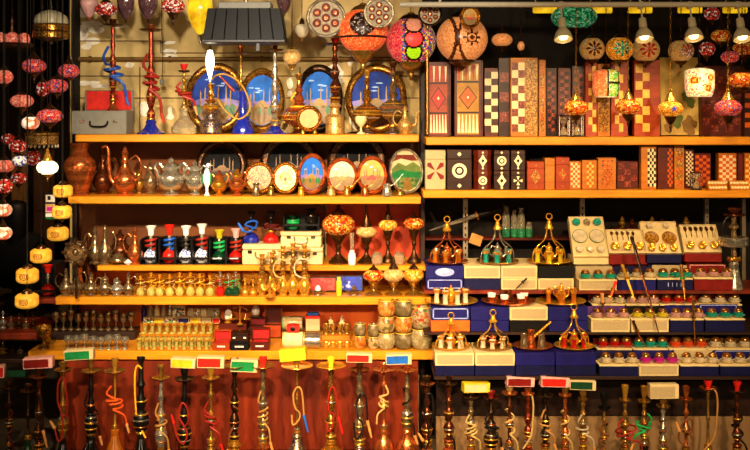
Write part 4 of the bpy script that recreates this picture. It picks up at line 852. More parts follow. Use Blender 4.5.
suitcase('white suitcase at the bottom of the pair beside the table lamps', 304, 39, 17, .19, A3, 'cream', .15, 'steel')
zt1 = A3+20*S(.19)+.001; zt2 = A3+17*S(.19)+.001
suitcase('white suitcase lying on top of another one, carrying a black case', 302, 40, 15, .19, zt2, 'cream', .15, 'steel')
zt3 = zt2+15*S(.19)+.001
hookah('small cobalt glass pipe with bright blue hose on the white suitcase', 251, .19, zt1, 211, 219, 8, 0, 'bottle', 'cobalt_glass', 'black', 'black', 'black', 'blue', 'big', .5, 'C', 2.6, 7, cw=4.5, tip='blue')
hookah('small dark red glass pipe with dark red hose on the white suitcase', 271, .19, zt1, 211, 219, 8, 0, 'bottle', 'red_glass', 'black', 'black', 'black', 'maroon', 'loop', .48, 'C', 2.4, 6, cw=4.5)
pipe_case('wide black case lying open on the stacked white suitcases', 302, 36, 215.5, .21, zt3, .11, strip=False)
cased_pipe('small green glass pipe lying in the wide black case', 293, 215, 6, 'green_glass', 'dark_green_glass', 'green', .20, zb=zt3+.004)
cased_pipe('small black glass pipe lying in the wide black case', 311, 209, 6, 'black_glass', 'black', 'blk', .20, zb=zt3+.004)
table_lamp('largest mosaic table lamp, orange globe beside the white suitcases', 338.5, .18, A3, 213, 236, 16.5, 'lit_mosaic', 'bronze', 10, 10)
table_lamp('white and green mosaic table lamp with tall hooked cap beside the largest lamp', 366.5, .18, A3, 226, 238, 10.5, 'cream_mosaic', 'bronze', 24, 9)
table_lamp('yellow red mosaic table lamp with tall cap behind the glass jars', 388, .20, A3, 219, 231, 9.5, 'amber_mosaic', 'bronze', 20, 7)
table_lamp('orange mosaic table lamp at the end of the third shelf', 414, .18, A3, 217, 230, 10.5, 'lit_mosaic', 'bronze', 5, 7)
for i, (px, w_, lab) in enumerate(((377, 6, 'low glass candle jar between the two tall capped lamps'), (399, 6, 'low glass candle jar between the yellow lamp and the end lamp'))):
    vessel('candle_jar', lab, 'jar', px, .14, A3, 252, w_, 'jar', 'clear_glass')
t = vessel('salt_pot', 'white cylindrical pot with red mark beside the largest table lamp', 'pot', 352, .12, A3, 250, 4, 'jar', 'porcelain')
s = S(.12); obj('chimney', MB().lathe([(0, 15*s), (1.8*s, 15*s), (2.2*s, 30*s), (2.6*s, 32*s), (0, 32*s)], 0, 12), 'clear_glass', t)
# fourth shelf
for px, g0, g1, gr, mt, lab, c in ((373.5, 269, 282, 10.5, 'lit_mosaic', 'small pink orange mosaic table lamp beside the blue picture box', 5), (393.5, 268, 282, 10.5, 'cream_mosaic', 'small cream green mosaic table lamp in the middle of the lower three', 12), (413.5, 268, 282, 10.5, 'amber_mosaic', 'small amber red mosaic table lamp at the end of the fourth shelf', 7)):
    table_lamp(lab, px, .075, A4, g0, g1, gr, mt, 'bronze', c, 9, 'brass')
for px, top, R, lab, mt, sp, hd, pf in (
 (66, 268, 7, 'pewter jug at the passage end of the fourth shelf', 'old_silver', 0, -1, 'ewer'), (77, 266, 6.5, 'slim pewter jug under the star plate', 'old_silver', 0, 1, 'ewer'),
 (91, 272, 7, 'pewter jug with dark neck, third from the passage', 'old_silver', 1, 0, 'ewer'), (105, 273, 6.5, 'pewter jug with long spout reaching to its neighbour', 'old_silver', 1, -1, 'pot'),
 (117, 277, 7, 'squat pewter pot under the low wide bowl', 'silver', 0, 0, 'pot'), (128.5, 272, 6, 'narrow pewter pot next to the miniature water pipes', 'old_silver', 0, 1, 'ewer')):
    vessel('pewter_jug', lab, 'jug', px, .065, A4, top, R, pf, mt, sp, hd, split=.7)
def mini_pipe(label, px, Y, zb, top, R, bm, sm, hose, name='miniature_water_pipe'):
    s = S(Y); H = Z(top, Y)-zb; t = thing(name, label, 'miniature water pipe', (X(px, Y), Y, zb))
    obj('base', MB().lathe(sc_prof([(0, 0), (.7, 0), (.8, .05), (1, .4), (.8, .75), (.35, 1), (0, 1)], R*s, H*.4), 0, 14), bm, t)
    obj('stem', MB().lathe([(0, H*.4), (1.3*s, H*.4), (1.8*s, H*.45), (.8*s, H*.5), (1.4*s, H*.6), (.7*s, H*.66), (.7*s, H*.8), (R*.9*s, H*.82), (R*.9*s, H*.835), (.8*s, H*.84), (1.4*s, H*.93), (1.7*s, H), (0, H)], 0, 12), sm, t)
    if hose:
        pts = [(R*1.1*s*math.cos(a*.9-1), R*1.0*s*math.sin(a*.9-1), H*(.45+.035*a)) for a in range(9)]
        pts = [(R*1.3*s, -R*.4*s, H*.3)]+pts
        obj('hose', MB().tube(pts, .0022, 0, 6, 3), HOSES[hose], t)
    return t
mp = mini_pipe('first miniature water pipe with clear glass base, counted from the pewter jugs', 140.5, .055, A4, 276, 4.6, 'rack_glass', 'polished_gold', 'cream')
mq = mini_pipe('second miniature water pipe with yellow hose, counted from the pewter jugs', 151, .05, A4, 273, 4.6, 'rack_glass', 'polished_gold', 'yellow')
for i, px in enumerate((161, 171, 181, 191.5, 201, 211)):
    lab = '%s miniature water pipe with clear glass base, counted from the pewter jugs' % ORD[i+2]
    dup(mp if i % 2 else mq, (X(px, .09), .055, A4), .3*i, lab, scale=(1, 1, (.94, 1.08, 1.0, 1.16, .97, 1.05)[i]))
mini_pipe('miniature water pipe with bright red base and hose', 220, .05, A4, 272, 5, 'red_glass', 'silver', 'red')
mini_pipe('miniature green water pipe next to the red one', 228.5, .05, A4, 274, 4.5, 'dark_green_glass', 'silver', 'green')
mini_pipe('miniature green water pipe next to the small brass cones', 235.5, .05, A4, 272, 4.5, 'dark_green_glass', 'silver', 'green')
for px, top, mt, lab in ((245, 277, 'polished_brass', 'plain brass miniature pipe, the nearer to the green pair'), (253, 279, 'polished_brass', 'short brass miniature pipe, the nearer to the brass tower')): mini_pipe(lab, px, .05, A4, top, 4, mt, mt, None)
# tall brass stands with hanging saucers before the suitcases
def brass_stand(label, px, top, R, hose=None, Y=.05, dishes=False):
    s = S(Y); H = Z(top, Y)-A4; t = thing('brass_stand', label, 'brass pipe', (X(px, Y), Y, A4))
    obj('base', MB().lathe(sc_prof(BASE['bulb'], R*s, H*.42), 0, 18), 'polished_brass', t)
    obj('stem', MB().lathe([(0, H*.42)]+[(r*1.5*s, H*(.42+.46*a)) for a, r in STEM['B']]+[(0, H*.88)], 0, 14), 'brass', t)
    obj('saucer', MB().lathe([(0, H*.88), (R*.9*s, H*.885), (R*1.05*s, H*.91), (R*.9*s, H*.9), (0, H*.9)], 0, 16), 'polished_brass', t)
    obj('tobacco_bowl', MB().lathe(sc_prof(CUP, 3*s, H*.1, H*.9), 0, 12), 'polished_brass', t)
    if hose: obj('hose', MB().tube([(1.5*s, -.01, H*.35), (-R*1.2*s, -.02, H*.42), (-R*1.5*s, -.02, H*.6), (-R*.6*s, -.02, H*.74), (R*.8*s, -.02, H*.7)], .0035, 0, 8), HOSES[hose], t)
    return t
brass_stand('slim brass miniature pipe before the lone white suitcase, near the brass cones', 262, 254, 5, None)
brass_stand('brass miniature pipe before the lone white suitcase, beside the hosed one', 272, 252, 5.5, None)
brass_stand('tall brass miniature pipe with pale hose before the white suitcases', 283, 246, 6, 'cream')
brass_stand('stout brass miniature pipe before the paired white suitcases', 293, 243, 6.5, None)
brass_stand('brass miniature pipe with white hose next to the red picture box', 304.5, 245, 6.5, 'white')
def picture_box(label, px, wd, r0, Y, zb, mat, pic):
    s = S(Y); W = wd*s; H = Z(r0, Y)-zb; t = thing('picture_box', label, 'box', (X(px, Y), Y, zb)); t.rotation_euler = (-.12, 0, 0)
    obj('carton', MB().box((0, 0, H/2), (W, .03, H), 0, .001), 'black', t)
    m = MB(); m.rect(-W*.46, W*.46, H*.08, H*.92, -.015, 0, .001); obj('picture', m, mat, t)
    return t
mosaic('print_red', ['#a01410', '#ac1c14', '#8c1010', '#b83a2c'], 60, 0, 0, .3); mosaic('print_blue', ['#0c2494', '#1434ac', '#0a1c74', '#8890c8', '#102a9c'], 60, 0, 0, .3)
picture_box('red picture box standing beside the blue one on the fourth shelf', 323, 27, 277, .16, A4+.004, 'print_red', 0)
picture_box('blue picture box standing beside the red one on the fourth shelf', 349.5, 27, 275.5, .16, A4+.004, 'print_blue', 0)
vessel('bottle', 'small lime yellow bottle before the two picture boxes', 'bottle', 339, .06, A4, 277, 3, 'jar', 'yellow')
for px, lab in ((318, 'white fronted bird dish before the red picture box'), (354, 'dark metal bird dish before the blue picture box')):
    t = thing('bird_dish', lab, 'dish', (X(px, .06), .06, A4)); s = S(.06)
    obj('dish', MB().lathe([(0, 0), (4*s, 0), (3*s, 1.2*s), (7*s, 3*s), (8*s, 4.6*s), (7*s, 4.2*s), (0, 2*s)], 0, 18, sx=1, sy=.6), 'old_silver', t)
    obj('bird', MB().lathe([(0, -3*s), (2.6*s, -1*s), (3*s, 1*s), (1.6*s, 3.4*s), (0, 4.4*s)], 0, 12, (0, 0, 6*s)), 'porcelain' if px < 330 else 'old_silver', t)
# brass hanging scale under the fourth shelf
# ------------------------------------------------------------------ lowest shelf
def goblet(label, px, Y, zb, top, R, mat='old_silver', prof='goblet', name='goblet', cat='goblet'):
    return vessel(name, label, cat, px, Y, zb, top, R, prof, mat, seg=14)
zr1 = Z(331, .16)
def riser(label, p0, p1, row, Y, mat, d=.1, name='display_riser'):
    a, b = X(p0, Y), X(p1, Y); z = Z(row, Y)
    o = obj(name, MB().box(((a+b)/2, Y+d/2-.02, (A5+z)/2), (b-a, d, z-A5), 0, .002), mat); tag(o, label, 'riser'); return z+.001
zg = riser('dark wooden step that lifts the rear row of pewter goblets', 52, 136, 331, .20, 'dark_wood', .14)
gb = goblet('first pewter goblet of the raised row, counted from the passage', 56, .23, zg, 312, 4, 'old_silver')
for i, px in enumerate((63.5, 71, 78.5, 86, 93.5, 101, 108.5, 116, 123.5, 131)):
    dup(gb, (X(px, .23), .23, zg), 0, '%s pewter goblet of the raised row, counted from the passage' % ORD[i+1], scale=(1, 1, 1+.14*math.sin(i*2.1)))
gb = goblet('first silver goblet of the front row, counted from the big leaf goblet', 68, -.02, A5, 336, 4.4, 'silver')
for i, px in enumerate((76, 84.5, 93, 101, 109, 117, 125)):
    dup(gb, (X(px, -.02), -.02, A5), 0, '%s silver goblet of the front row, counted from the big leaf goblet' % ORD[i+1], scale=(1, 1, 1+.12*math.sin(i*1.7)))
goblet('big brass goblet with flaring leaf shaped cup at the end of the lowest shelf', 44, -.01, A5, 326, 8, 'gold_relief')
zA = riser('low gold step that lifts the rear row of tea glasses', 141, 213, 336, .22, 'oak', .12)
zB = riser('tall gold step that carries the row of printed cartons', 141, 221, 322, .31, 'oak', .10)
tg = vessel('tea_glass', 'first gilt tea glass of the raised row, counted from the pewter goblets', 'glass', 145, .24, zA, 323, 3.3, 'glass', 'rack_glass', seg=12)
s = S(.24); h = Z(323, .24)-zA
obj('gilt_rim', MB().lathe([(3.2*s, h*.82), (3.4*s, h*.82), (3.5*s, h+.0008), (3.2*s, h+.0008)], 0, 12), 'polished_gold', tg)
obj('saucer', MB().lathe([(0, .0004), (3.2*s, .0004), (3.8*s, .004), (3*s, .0025), (0, .0025)], 0, 12), 'polished_gold', tg)
for i in range(9): dup(tg, (X(152.3+7.3*i, .24), .24, zA), 0, '%s gilt tea glass of the raised row, counted from the pewter goblets' % ORD[i+1])
for i in range(10): dup(tg, (X(143+7.3*i, .02), .02, A5), 0, '%s gilt tea glass of the front row, counted from the pewter goblets' % ORD[i], scale=1.12)
for i in range(10): dup(tg, (X(139+7.5*i, -.035), -.035, A5), 0, '%s gilt tea glass along the shelf edge, counted from the pewter goblets' % ORD[i], scale=.85)
def print_carton(label, px, wd, r0, Y, zb, mat, d=.04):
    s = S(Y); W = wd*s; H = Z(r0, Y)-zb; t = thing('printed_carton', label, 'carton', (X(px, Y), Y, zb))
    obj('carton', MB().box((0, 0, H/2), (W*.96, d, H), 0, .001), 'cream', t)
    m = MB(); m.rect(-W*.42, W*.42, H*.12, H*.88, -d/2, 0, .001); obj('print', m, mat, t)
for i, (px, wd, mt) in enumerate(((149, 10, 'small_print'), (159.5, 10, 'yellow'), (171, 12, 'small_print'), (184, 12, 'royal'), (196, 11, 'yellow'), (207, 10, 'cream_print'), (216.5, 8, 'red'))):
    print_carton('small flat %s carton on the tall gold step, %s from the pewter goblets' % (['printed', 'yellow', 'printed', 'blue', 'yellow', 'cream', 'red'][i], ORD[i]), px, wd, 317, .28, zB, mt, .035)
zC = Z(317, .33)+.001
for i, px in enumerate((144, 150.5, 157, 163.5, 170)):
    t = vessel('bottle', '%s little perfume bottle behind the flat cartons, counted from the pewter goblets' % ORD[i], 'bottle', px, .325, zB, 304, 2.8, 'jar', ['royal', 'ware_pale', 'cream', 'ware_pale', 'silver'][i])
print_carton('green printed square carton standing behind the perfume bottles', 179, 14, 305, .345, zB, 'small_print', .03)
for i in range(5): print_carton('small white picture card above the cartons, %s from the white egg' % ORD[4-i], 191+6.4*i, 6, 308, .345, zB, ['cream_print', 'small_print', 'cream', 'ware_pale', 'small_print'][i], .02)
def chest(label, px, wd, r0, r1, Y, zb, wood_m='mahogany', lin='velvet', letters=True):
    """open casket: front box with drawn lid standing behind, lined in velvet."""
    s = S(Y); W = wd*s; H = Z(r0, Y)-zb; hb = H*.42; d = .07
    t = thing('wooden_casket', label, 'casket', (X(px, Y), Y, zb)); m = MB(); w_ = .005
    for c, dd in (((0, -d/2+w_/2, hb/2), (W, w_, hb)), ((0, d/2-w_/2, hb/2), (W, w_, hb)), ((-W/2+w_/2, 0, hb/2), (w_, d-2*w_, hb)), ((W/2-w_/2, 0, hb/2), (w_, d-2*w_, hb)), ((0, 0, w_/2), (W-2*w_, d-2*w_, w_))): m.box(c, dd, 0, .001)
    obj('body', m, wood_m, t)
    m = MB(); zz = (hb+H)/2; y = d/2+.006
    m.box((0, y, zz), (W, .005, H-hb)); 
    for c, dd in (((0, y-.01, H-w_/2), (W, .02, w_)), ((-W/2+w_/2, y-.01, zz), (w_, .02, H-hb-w_)), ((W/2-w_/2, y-.01, zz), (w_, .02, H-hb-w_))): m.box(c, dd, 0, .001)
    l = obj('lid', m, wood_m, t); obj('lining', MB().box((0, y-.0045, zz-.001), (W-2*w_, .003, H-hb-w_*1.6)), lin, l)
    obj('cushion', MB().box((0, 0, hb*.8), (W-2.2*w_, d-2.2*w_, hb*.3), 0, .003), lin, t)
    if letters:
        m = MB()
        for i in range(6): m.box(((i-2.5)*1.4*s, -d/2-.0004, hb*.5), (.9*s, .001, 1.6*s))
        obj('lettering', m, 'white', t)
    return t
chest('brown wooden casket with red lining nearest to the tea glasses', 222, 17, 331, 353, -.015, A5, 'rosewood')
chest('brown wooden casket with red lining beside the black books', 260.5, 18, 329, 353, -.015, A5, 'mahogany')
chest('dark casket with deep red lining behind the lower red lined casket', 257, 17, 318, 334, .20, riser('dark block that lifts the rear red lined casket', 246, 268, 333, .20, 'mahogany', .1), 'walnut', 'velvet_dark', False)
for i, (r0, r1, lab, mt) in enumerate(((344, 353, 'black casket with white lettering lying at the bottom of the pile', 'black'), (336, 344, 'dark casket with white corner marks on the black casket', 'walnut'))):
    Y = -.01; s = S(Y); zb = A5 if i == 0 else A5+9*s+.001; W = (18, 17)[i]*s; h = (r1-r0)*s
    t = thing('black_casket', lab, 'casket', (X(240.5, Y), Y, zb)); obj('body', MB().box((0, 0, h*.35), (W, .08, h*.7), 0, .002), mt, t); obj('lid', MB().box((0, 0, h*.86), (W*.98, .078, h*.26), 0, .002), mt, t)
    m = MB()
    for q in ((-4, -2.5, -1, .5, 2, 3.5) if i == 0 else (-6, -4.6, 4.6, 6)): m.box((q*s, -.0402, h*.4), (1*s, .0012, 1.5*s))
    obj('lettering', m, 'white', t)
t = vessel('brass_dish', 'brown dish on the pile of black caskets', 'dish', 240.5, -.01, A5+17*S(-.01)+.003, 332, 7, 'cup', 'dark_copper')
ze = riser('small dark stand that carries the nearer white egg and the scale', 219, 247, 323, .20, 'mahogany', .1)
for px, lab, Y, zb in ((228, 'white egg on brass ring beside the little brass scale', .21, ze), (255.5, 'white egg on brass ring above the deep red casket', .29, riser('small dark block under the second white egg', 249, 263, 318, .30, 'walnut', .07))):
    t = thing('ornamental_egg', lab, 'egg', (X(px, Y-.01), Y, zb)); s = S(Y)
    obj('egg', MB().lathe([(r*4.2*s, 2*s+z*11.5*s) for r, z in ((0, 0), (.55, .08), (.85, .22), (1, .4), (.92, .62), (.66, .83), (.3, .96), (0, 1))], 0, 18), 'porcelain', t)
    obj('ring_foot', MB().lathe([(0, 0), (4*s, 0), (3*s, 1.5*s), (4.4*s, 4*s), (3.6*s, 4*s), (0, 2*s)], 0, 16), 'polished_gold', t)
t = thing('balance_scale', 'little brass balance scale with two pans beside the white eggs', 'scale', (X(240, .16), .16, ze-.0)); s = S(.16)
obj('column', MB().lathe([(0, 0), (3*s, 0), (3*s, 1*s), (.8*s, 2*s), (.7*s, 17*s), (1.2*s, 18*s), (0, 20*s)], 0, 12), 'polished_brass', t)
obj('beam', MB().tube([(-7*s, 0, 16*s), (0, 0, 17.5*s), (7*s, 0, 15*s)], .002, 0, 6), 'polished_brass', t)
for sg, zz in ((-1, 16), (1, 15)):
    p = obj('pan', MB().lathe([(0, 4*s), (3*s, 4.4*s), (4.4*s, 5.6*s), (3*s, 5*s), (0, 4.6*s)], 0, 14, (sg*7*s, 0, 0)), 'polished_brass', t)
    m = MB()
    for a in range(3): m.tube([(sg*7*s, 0, zz*s), (sg*7*s+4*s*math.cos(a*2.1), 4*s*math.sin(a*2.1), 5.5*s)], .0008, 0, 4, 1)
    obj('pan_cord', m, 'brass', p)
chest('carved brown cabinet under the brass stands', 273, 17, 308, 334, .24, riser('dark block under the carved brown cabinet', 264, 283, 336, .24, 'walnut', .1), 'rosewood', 'mahogany', False)
# brass stand hanging over the edge with two saucers
t = thing('brass_candelabrum', 'brass two armed candle holder before the carved cabinet', 'candle holder', (X(270, -.0), .0, A4)); s = S(0)
obj('column', MB().lathe([(0, 0), (5*s, 0), (5.5*s, 1.5*s), (1.6*s, 4*s), (1*s, 12*s), (2*s, 14*s), (.9*s, 20*s), (0, 22*s)], 0, 14), 'polished_brass', t)
for sg in (-1, 1):
    obj('arm', MB().tube([(0, 0, 12*s), (sg*5*s, 0, 8*s), (sg*9*s, 0, 10*s), (sg*10*s, 0, 14*s)], .003, 0, 8), 'polished_brass', t)
    obj('candle_cup', MB().lathe(sc_prof(PROF['cup'], 2.6*s, 4*s, 14*s), 0, 12, (sg*10*s, 0, 0)), 'polished_brass', t)
# tins, rolls and small ware in the middle of the lowest shelf
def tin(label, px, wd, r0, r1, Y, zb, mat, d=.06, band='gold_paint'):
    s = S(Y); W = wd*s; H = (r1-r0)*s; t = thing('tin_box', label, 'tin', (X(px, Y), Y, zb)); q = rz(0)
    obj('tin', MB().lathe([(0, -W/2), (H/2*.96, -W/2), (H/2, -W/2+.003), (H/2, W/2-.003), (H/2*.96, W/2), (0, W/2)], 0, 18, (0, 0, H/2), sy=1, rot=ry(PI/2)), mat, t)
    obj('rim', MB().lathe([(H/2*1.0, -.002), (H/2*1.03, -.002), (H/2*1.03, .002), (H/2, .002)], 0, 18, (-W/2+.004, 0, H/2), rot=ry(PI/2)), band, t)
    return t
z5 = A5
tin('silver white roll shaped tin at the bottom beside the carved cabinet', 293, 20, 335, 351, .0, z5, 'cream'); tin('silver white roll shaped tin beside the brass cup rack', 312, 17, 336, 351, .0, z5, 'silver')
zt = riser('brass edged step under the green white tin', 282, 323, 331, .20, 'brass', .12)
tin('green and white roll shaped tin above the little red bag', 292.5, 20, 308, 322, .22, zt, 'ware_pale', band='green'); 
t = thing('small_box', 'little red box with dark oval on top of the silver white tins', 'box', (X(293, .0), .0, z5+16*S(.0)+.001)); s = S(.0)
obj('body', MB().box((0, 0, 3.6*s), (12*s, .04, 7.2*s), 0, .002), 'red', t); obj('clasp', MB().lathe([(0, 0), (2.6*s, 0), (2*s, .002), (0, .002)], 0, 14, (0, -.02, 3.6*s), rot=rx(PI/2)), 'black', t)
obj('handle', MB().tube([(-4*s, 0, 7*s), (0, 0, 8.6*s), (4*s, 0, 7*s)], .0018, 0, 6), 'dark_red', t)
t = thing('small_box', 'flat red and blue box beside the green white tin', 'box', (X(313, .22), .22, zt)); s = S(.22)
obj('body', MB().box((0, 0, 6*s), (14*s, .05, 12*s), 0, .002), 'cream_print', t); obj('lid', MB().box((0, 0, 13.6*s), (14.4*s, .052, 3*s), 0, .002), 'red', t); obj('top_label', MB().box((0, 0, 16.4*s), (11*s, .04, 2.4*s), 0, .001), 'blue', t)
cp = vessel('tiny_cup', 'first tiny brass cup of the group beside the tins, counted from the tins', 'cup', 326, .0, A5, 342, 3.4, 'cup', 'polished_brass', 0, 1, seg=12)
for i, (px, Y) in enumerate(((333, .0), (340, .0), (347, .0))): dup(cp, (X(px, Y), Y, A5), .2*i, '%s tiny brass cup of the group beside the tins, counted from the tins' % ORD[i+1])
zq = riser('brown step behind the tiny brass cups', 322, 350, 335, .18, 'oak', .1)
cq = vessel('tiny_cup', 'first dark handled cup on the brown step, counted from the tins', 'cup', 326, .20, zq, 324, 3.4, 'cup', 'brass', 0, 1, seg=12)
for i, px in enumerate((333, 340, 347)): dup(cq, (X(px, .2), .2, zq), .3*i, '%s dark handled cup on the brown step, counted from the tins' % ORD[i+1])
tp = vessel('tiny_pot', 'white topped tiny gold pot behind the dark handled cups, nearer the tins', 'pot', 331, .27, zq-.0, 316, 4, 'sugar', 'cream'); 
tp.location.y = .255
vessel('tiny_pot', 'white topped tiny gold pot behind the dark handled cups, nearer the mugs', 'pot', 342, .255, zq, 315, 4, 'sugar', 'cream')
# painted mugs, upper ones stand on the lower ones
def mug(label, px, r0, r1, R, Y, zb, mat, hd=0, name='painted_mug'):
    s = S(Y); H = (r1-r0)*s; t = thing(name, label, 'mug', (X(px, Y), Y, zb))
    obj('cup_body', MB().lathe(sc_prof(PROF['mug'], R*s, H), 0, 20), mat, t)
    m = MB(); m.lathe([(R*.80*s, H*.94), (R*.9*s, H*.96), (R*.88*s, H*1.0), (R*.78*s, H*1.0)], 0, 20); obj('gilt_rim', m, 'gold_paint', t)
    if hd: obj('handle', MB().tube([(hd*R*.85*s, 0, H*.8), (hd*R*1.3*s, 0, H*.75), (hd*R*1.35*s, 0, H*.45), (hd*R*.92*s, 0, H*.25)], R*.1*s, 0, 8), mat, t)
    return H
MU = -.005
for px, rows, R, mats, labs in (
 (360, ((339, 352), (326, 338)), 6.4, ('ware_orange', 'ware_grey'), ('small orange mug at the bottom, nearest the brass cups', 'small grey mug stacked on the orange one nearest the brass cups')),
 (373.5, ((340, 352), (326, 338)), 6.2, ('ware_painted', 'ware_grey'), ('small red flowered mug at the bottom beside the tall stack', 'small grey mug stacked on the red flowered one')),
 (386.5, ((335, 351), (319, 335), (302, 318)), 9.2, ('ware_pale', 'ware_painted', 'ware_orange'), ('pale mug at the bottom of the orange topped stack', 'flower painted mug in the middle of the orange topped stack', 'orange mug topping the tall stack near the small mugs')),
 (403.5, ((335, 351), (319, 335), (302, 318)), 9.2, ('ware_grey', 'ware_orange', 'ware_grey'), ('grey mug at the bottom of the stack beside the floral bowl', 'orange flowered mug in the middle of the grey topped stack', 'grey green mug topping the tall stack beside the floral bowl')),
 (421.5, ((332, 352), (308, 330)), 11, ('ware_pale', 'ware_floral'), ('big pale mug under the floral bowl at the shelf end', 'big floral mug with red and green dots at the shelf end'))):
    z = A5
    for (a, b), mt, lb in zip(rows, mats, labs):
        z += mug(lb, px, a, b, R, MU, z, mt, 0)+.001

# ------------------------------------------------------------------ second bay, upper shelf: backgammon boards
B1 = R1+.001
def gammon(label, p0, p1, top, Y, zb, frame, field, dia, tri, rot=0):
    s = S(Y); W = (p1-p0)*s; H = Z(top, Y)-zb; d = .045
    t = thing('backgammon_board', label, 'game board', (X((p0+p1)/2, Y), Y, zb), rot)
    obj('case', MB().box((0, 0, H/2), (W, d, H), 0, .002), frame, t)
    m = MB(); y = -d/2; a, b = -W*.4, W*.4
    m.rect(a, b, H*.03, H*.95, y, 0, .001)
    n = 6; tw = (b-a)/n
    m.rect(a, b, H*.30, H*.325, y-.001, 3, .0006); m.rect(a, b, H*.70, H*.725, y-.001, 3, .0006)
    for i in range(n):
        x0 = a+i*tw; m.prism([(x0+tw*.12, H*.05), (x0+tw*.88, H*.05), (x0+tw*.6, H*.29), (x0+tw*.4, H*.29)], y-.0018, y-.001, 1 if i % 2 == 0 or True else 3)
        m.prism([(x0+tw*.12, H*.94), (x0+tw*.88, H*.94), (x0+tw*.6, H*.735), (x0+tw*.4, H*.735)], y-.0018, y-.001, 1 if i % 2 else 4)
    cz = H*.51
    for k, mi in ((1, 3), (.86, 2), (.3, 4), (.16, 1)):
        m.prism([(-W*.34*k, cz), (0, cz-H*.155*k), (W*.34*k, cz), (0, cz+H*.155*k)], y-.0016-.0006*(1.2-k), y-.001, mi)
    obj('inlaid_field', m, [field, tri, dia, 'inlay_dark', 'inlay_red'], t)
    m = MB(); m.box((W*.5+.004, 0, H*.5), (.008, d*.8, H*.98), 0, .001); obj('hinged_half', m, frame, t)
    return t
gammon('red fielded backgammon board with red diamond beside the brass pole', 427, 449, 62, .10, B1, 'mahogany', 'rosewood', 'inlay_red', 'inlay_cream')
gammon('golden fielded backgammon board with orange diamond', 454, 481, 60, .08, B1, 'mahogany', 'inlay_gold', 'orange', 'inlay_cream')
def chess(label, p0, p1, top, Y, zb, frame, a, b, cols=(0, 1), n=8, rows=None, rot=0, band=None, d=.045, cat='game board', name='chess_board', margin=.06):
    """folded chess board standing on edge: a checkered face, with an ornate band or a plain back beside it."""
    s = S(Y); W = (p1-p0)*s; H = Z(top, Y)-zb; t = thing(name, label, cat, (X((p0+p1)/2, Y), Y, zb), rot); t.location.y = Y
    obj('case', MB().box((0, 0, H/2), (W, d, H), 0, .002), frame, t)
    m = MB(); y = -d/2; x0, x1 = -W/2+W*cols[0]+.001, -W/2+W*cols[1]-.001
    rows = rows or max(4, round((H*(1-2*margin))/((x1-x0)/n))); ch = H*(1-2*margin)/rows; cw = (x1-x0)/n
    for i in range(n):
        for j in range(rows):
            m.rect(x0+i*cw, x0+(i+1)*cw, H*margin+j*ch, H*margin+(j+1)*ch, y, (i+j) % 2, .001)
    obj('checkered_field', m, [a, b], t)
    if band:
        u0, u1 = (-W/2+.001, x0) if cols[0] > 1-cols[1] else (x1, W/2-.001)
        m = MB(); m.rect(u0+.001, u1-.001, H*.02, H*.98, y, 0, .001); obj('ornate_band', m, band, t)
    return t
chess('narrow mahogany chess board with big white squares beside the golden backgammon board', 484, 497.5, 68, .12, B1, 'mahogany', 'square_dark', 'square_white', (0, 1), 2, 9)
chess('dark carved board with gilt medallions between two white squared boards', 498, 509.5, 58, .12, B1, 'walnut', 'inlay_dark', 'ornate_red', (.1, .9), 1, 7)
chess('gold ornamented chess board with bright white squares and highlight', 510, 537, 58, .08, B1, 'oak', 'ornate_red', 'square_white', (.04, .52), 2, 9, band='ornate_gold')
chess('plain orange wooden board edge behind the gold ornamented board', 538, 545, 60, .14, B1, 'oak', 'ornate_gold', 'ornate_orange', (.2, .8), 1, 6)
for i, (a, b, top, lab) in enumerate(((545, 556, 68, 'dark walnut board with small white inlays next to the orange board edge'), (557, 570, 68, 'dark mahogany board behind the hourglass'), (571, 584, 66, 'dark walnut board behind the pink hanging lamp'))):
    chess(lab, a, b, top, .20, B1, ('walnut', 'mahogany', 'walnut')[i], 'inlay_dark', 'ornate_red', (.15, .85), 2, 16, d=.05)
chess('orange wooden chess board with pale squares beside the dark walnut boards', 584.5, 596, 62, .16, B1, 'rosewood', 'rosewood', 'square_gold', (.25, .95), 2, 9)
chess('greenish gold ornate board under the orange and green jar lamp', 596.5, 609, 64, .16, B1, 'oak', 'ornate_gold', 'ornate_gold', (.08, .92), 1, 5)
chess('orange wooden chess board with pale squares behind the cream hanging lamp', 610, 627, 62, .16, B1, 'rosewood', 'rosewood', 'square_gold', (.22, .72), 2, 8)
chess('broad orange wooden chess board with a plain side next to the pale painting', 633, 659, 60, .16, B1, 'rosewood', 'rosewood', 'square_gold', (.05, .6), 2, 8)
t = thing('landscape_painting', 'pale yellow green painting leaning behind the star lamp', 'painting', (X(679.5, .22), .22, B1+.004)); s = S(.22); t.rotation_euler = (-.06, 0, 0)
W, H = 38*s, Z(58, .22)-B1
obj('canvas', MB().box((0, 0, H/2), (W, .02, H), 0, .001), 'painting', t)
m = MB()
for cx, cz, r_, mi in ((.2, .5, .14, 0), (.3, .42, .12, 0), (-.1, .2, .18, 0), (.25, .12, .2, 1), (-.3, .1, .12, 1)):
    m.prism([(cx*W+r_*W*(1+.25*math.sin(j*2.3))*math.cos(2*PI*j/14), cz*H+r_*H*.6*(1+.2*math.cos(j*1.7))*math.sin(2*PI*j/14)) for j in range(14)], -.0115-.0004*len(m.v)/300, -.01, mi)
obj('foliage_paint', m, ['painting_green', 'sand'], t)
chess('deep red board with ornate squares beside the pale painting', 700, 741, 66, .20, B1, 'mahogany', 'mahogany', 'ornate_red', (.04, .96), 5, 9)
chess('dark board with orange squares at the far end of the upper board shelf', 742.5, 775, 70, .16, B1, 'walnut', 'inlay_dark', 'square_orange', (.02, .98), 6, 12)
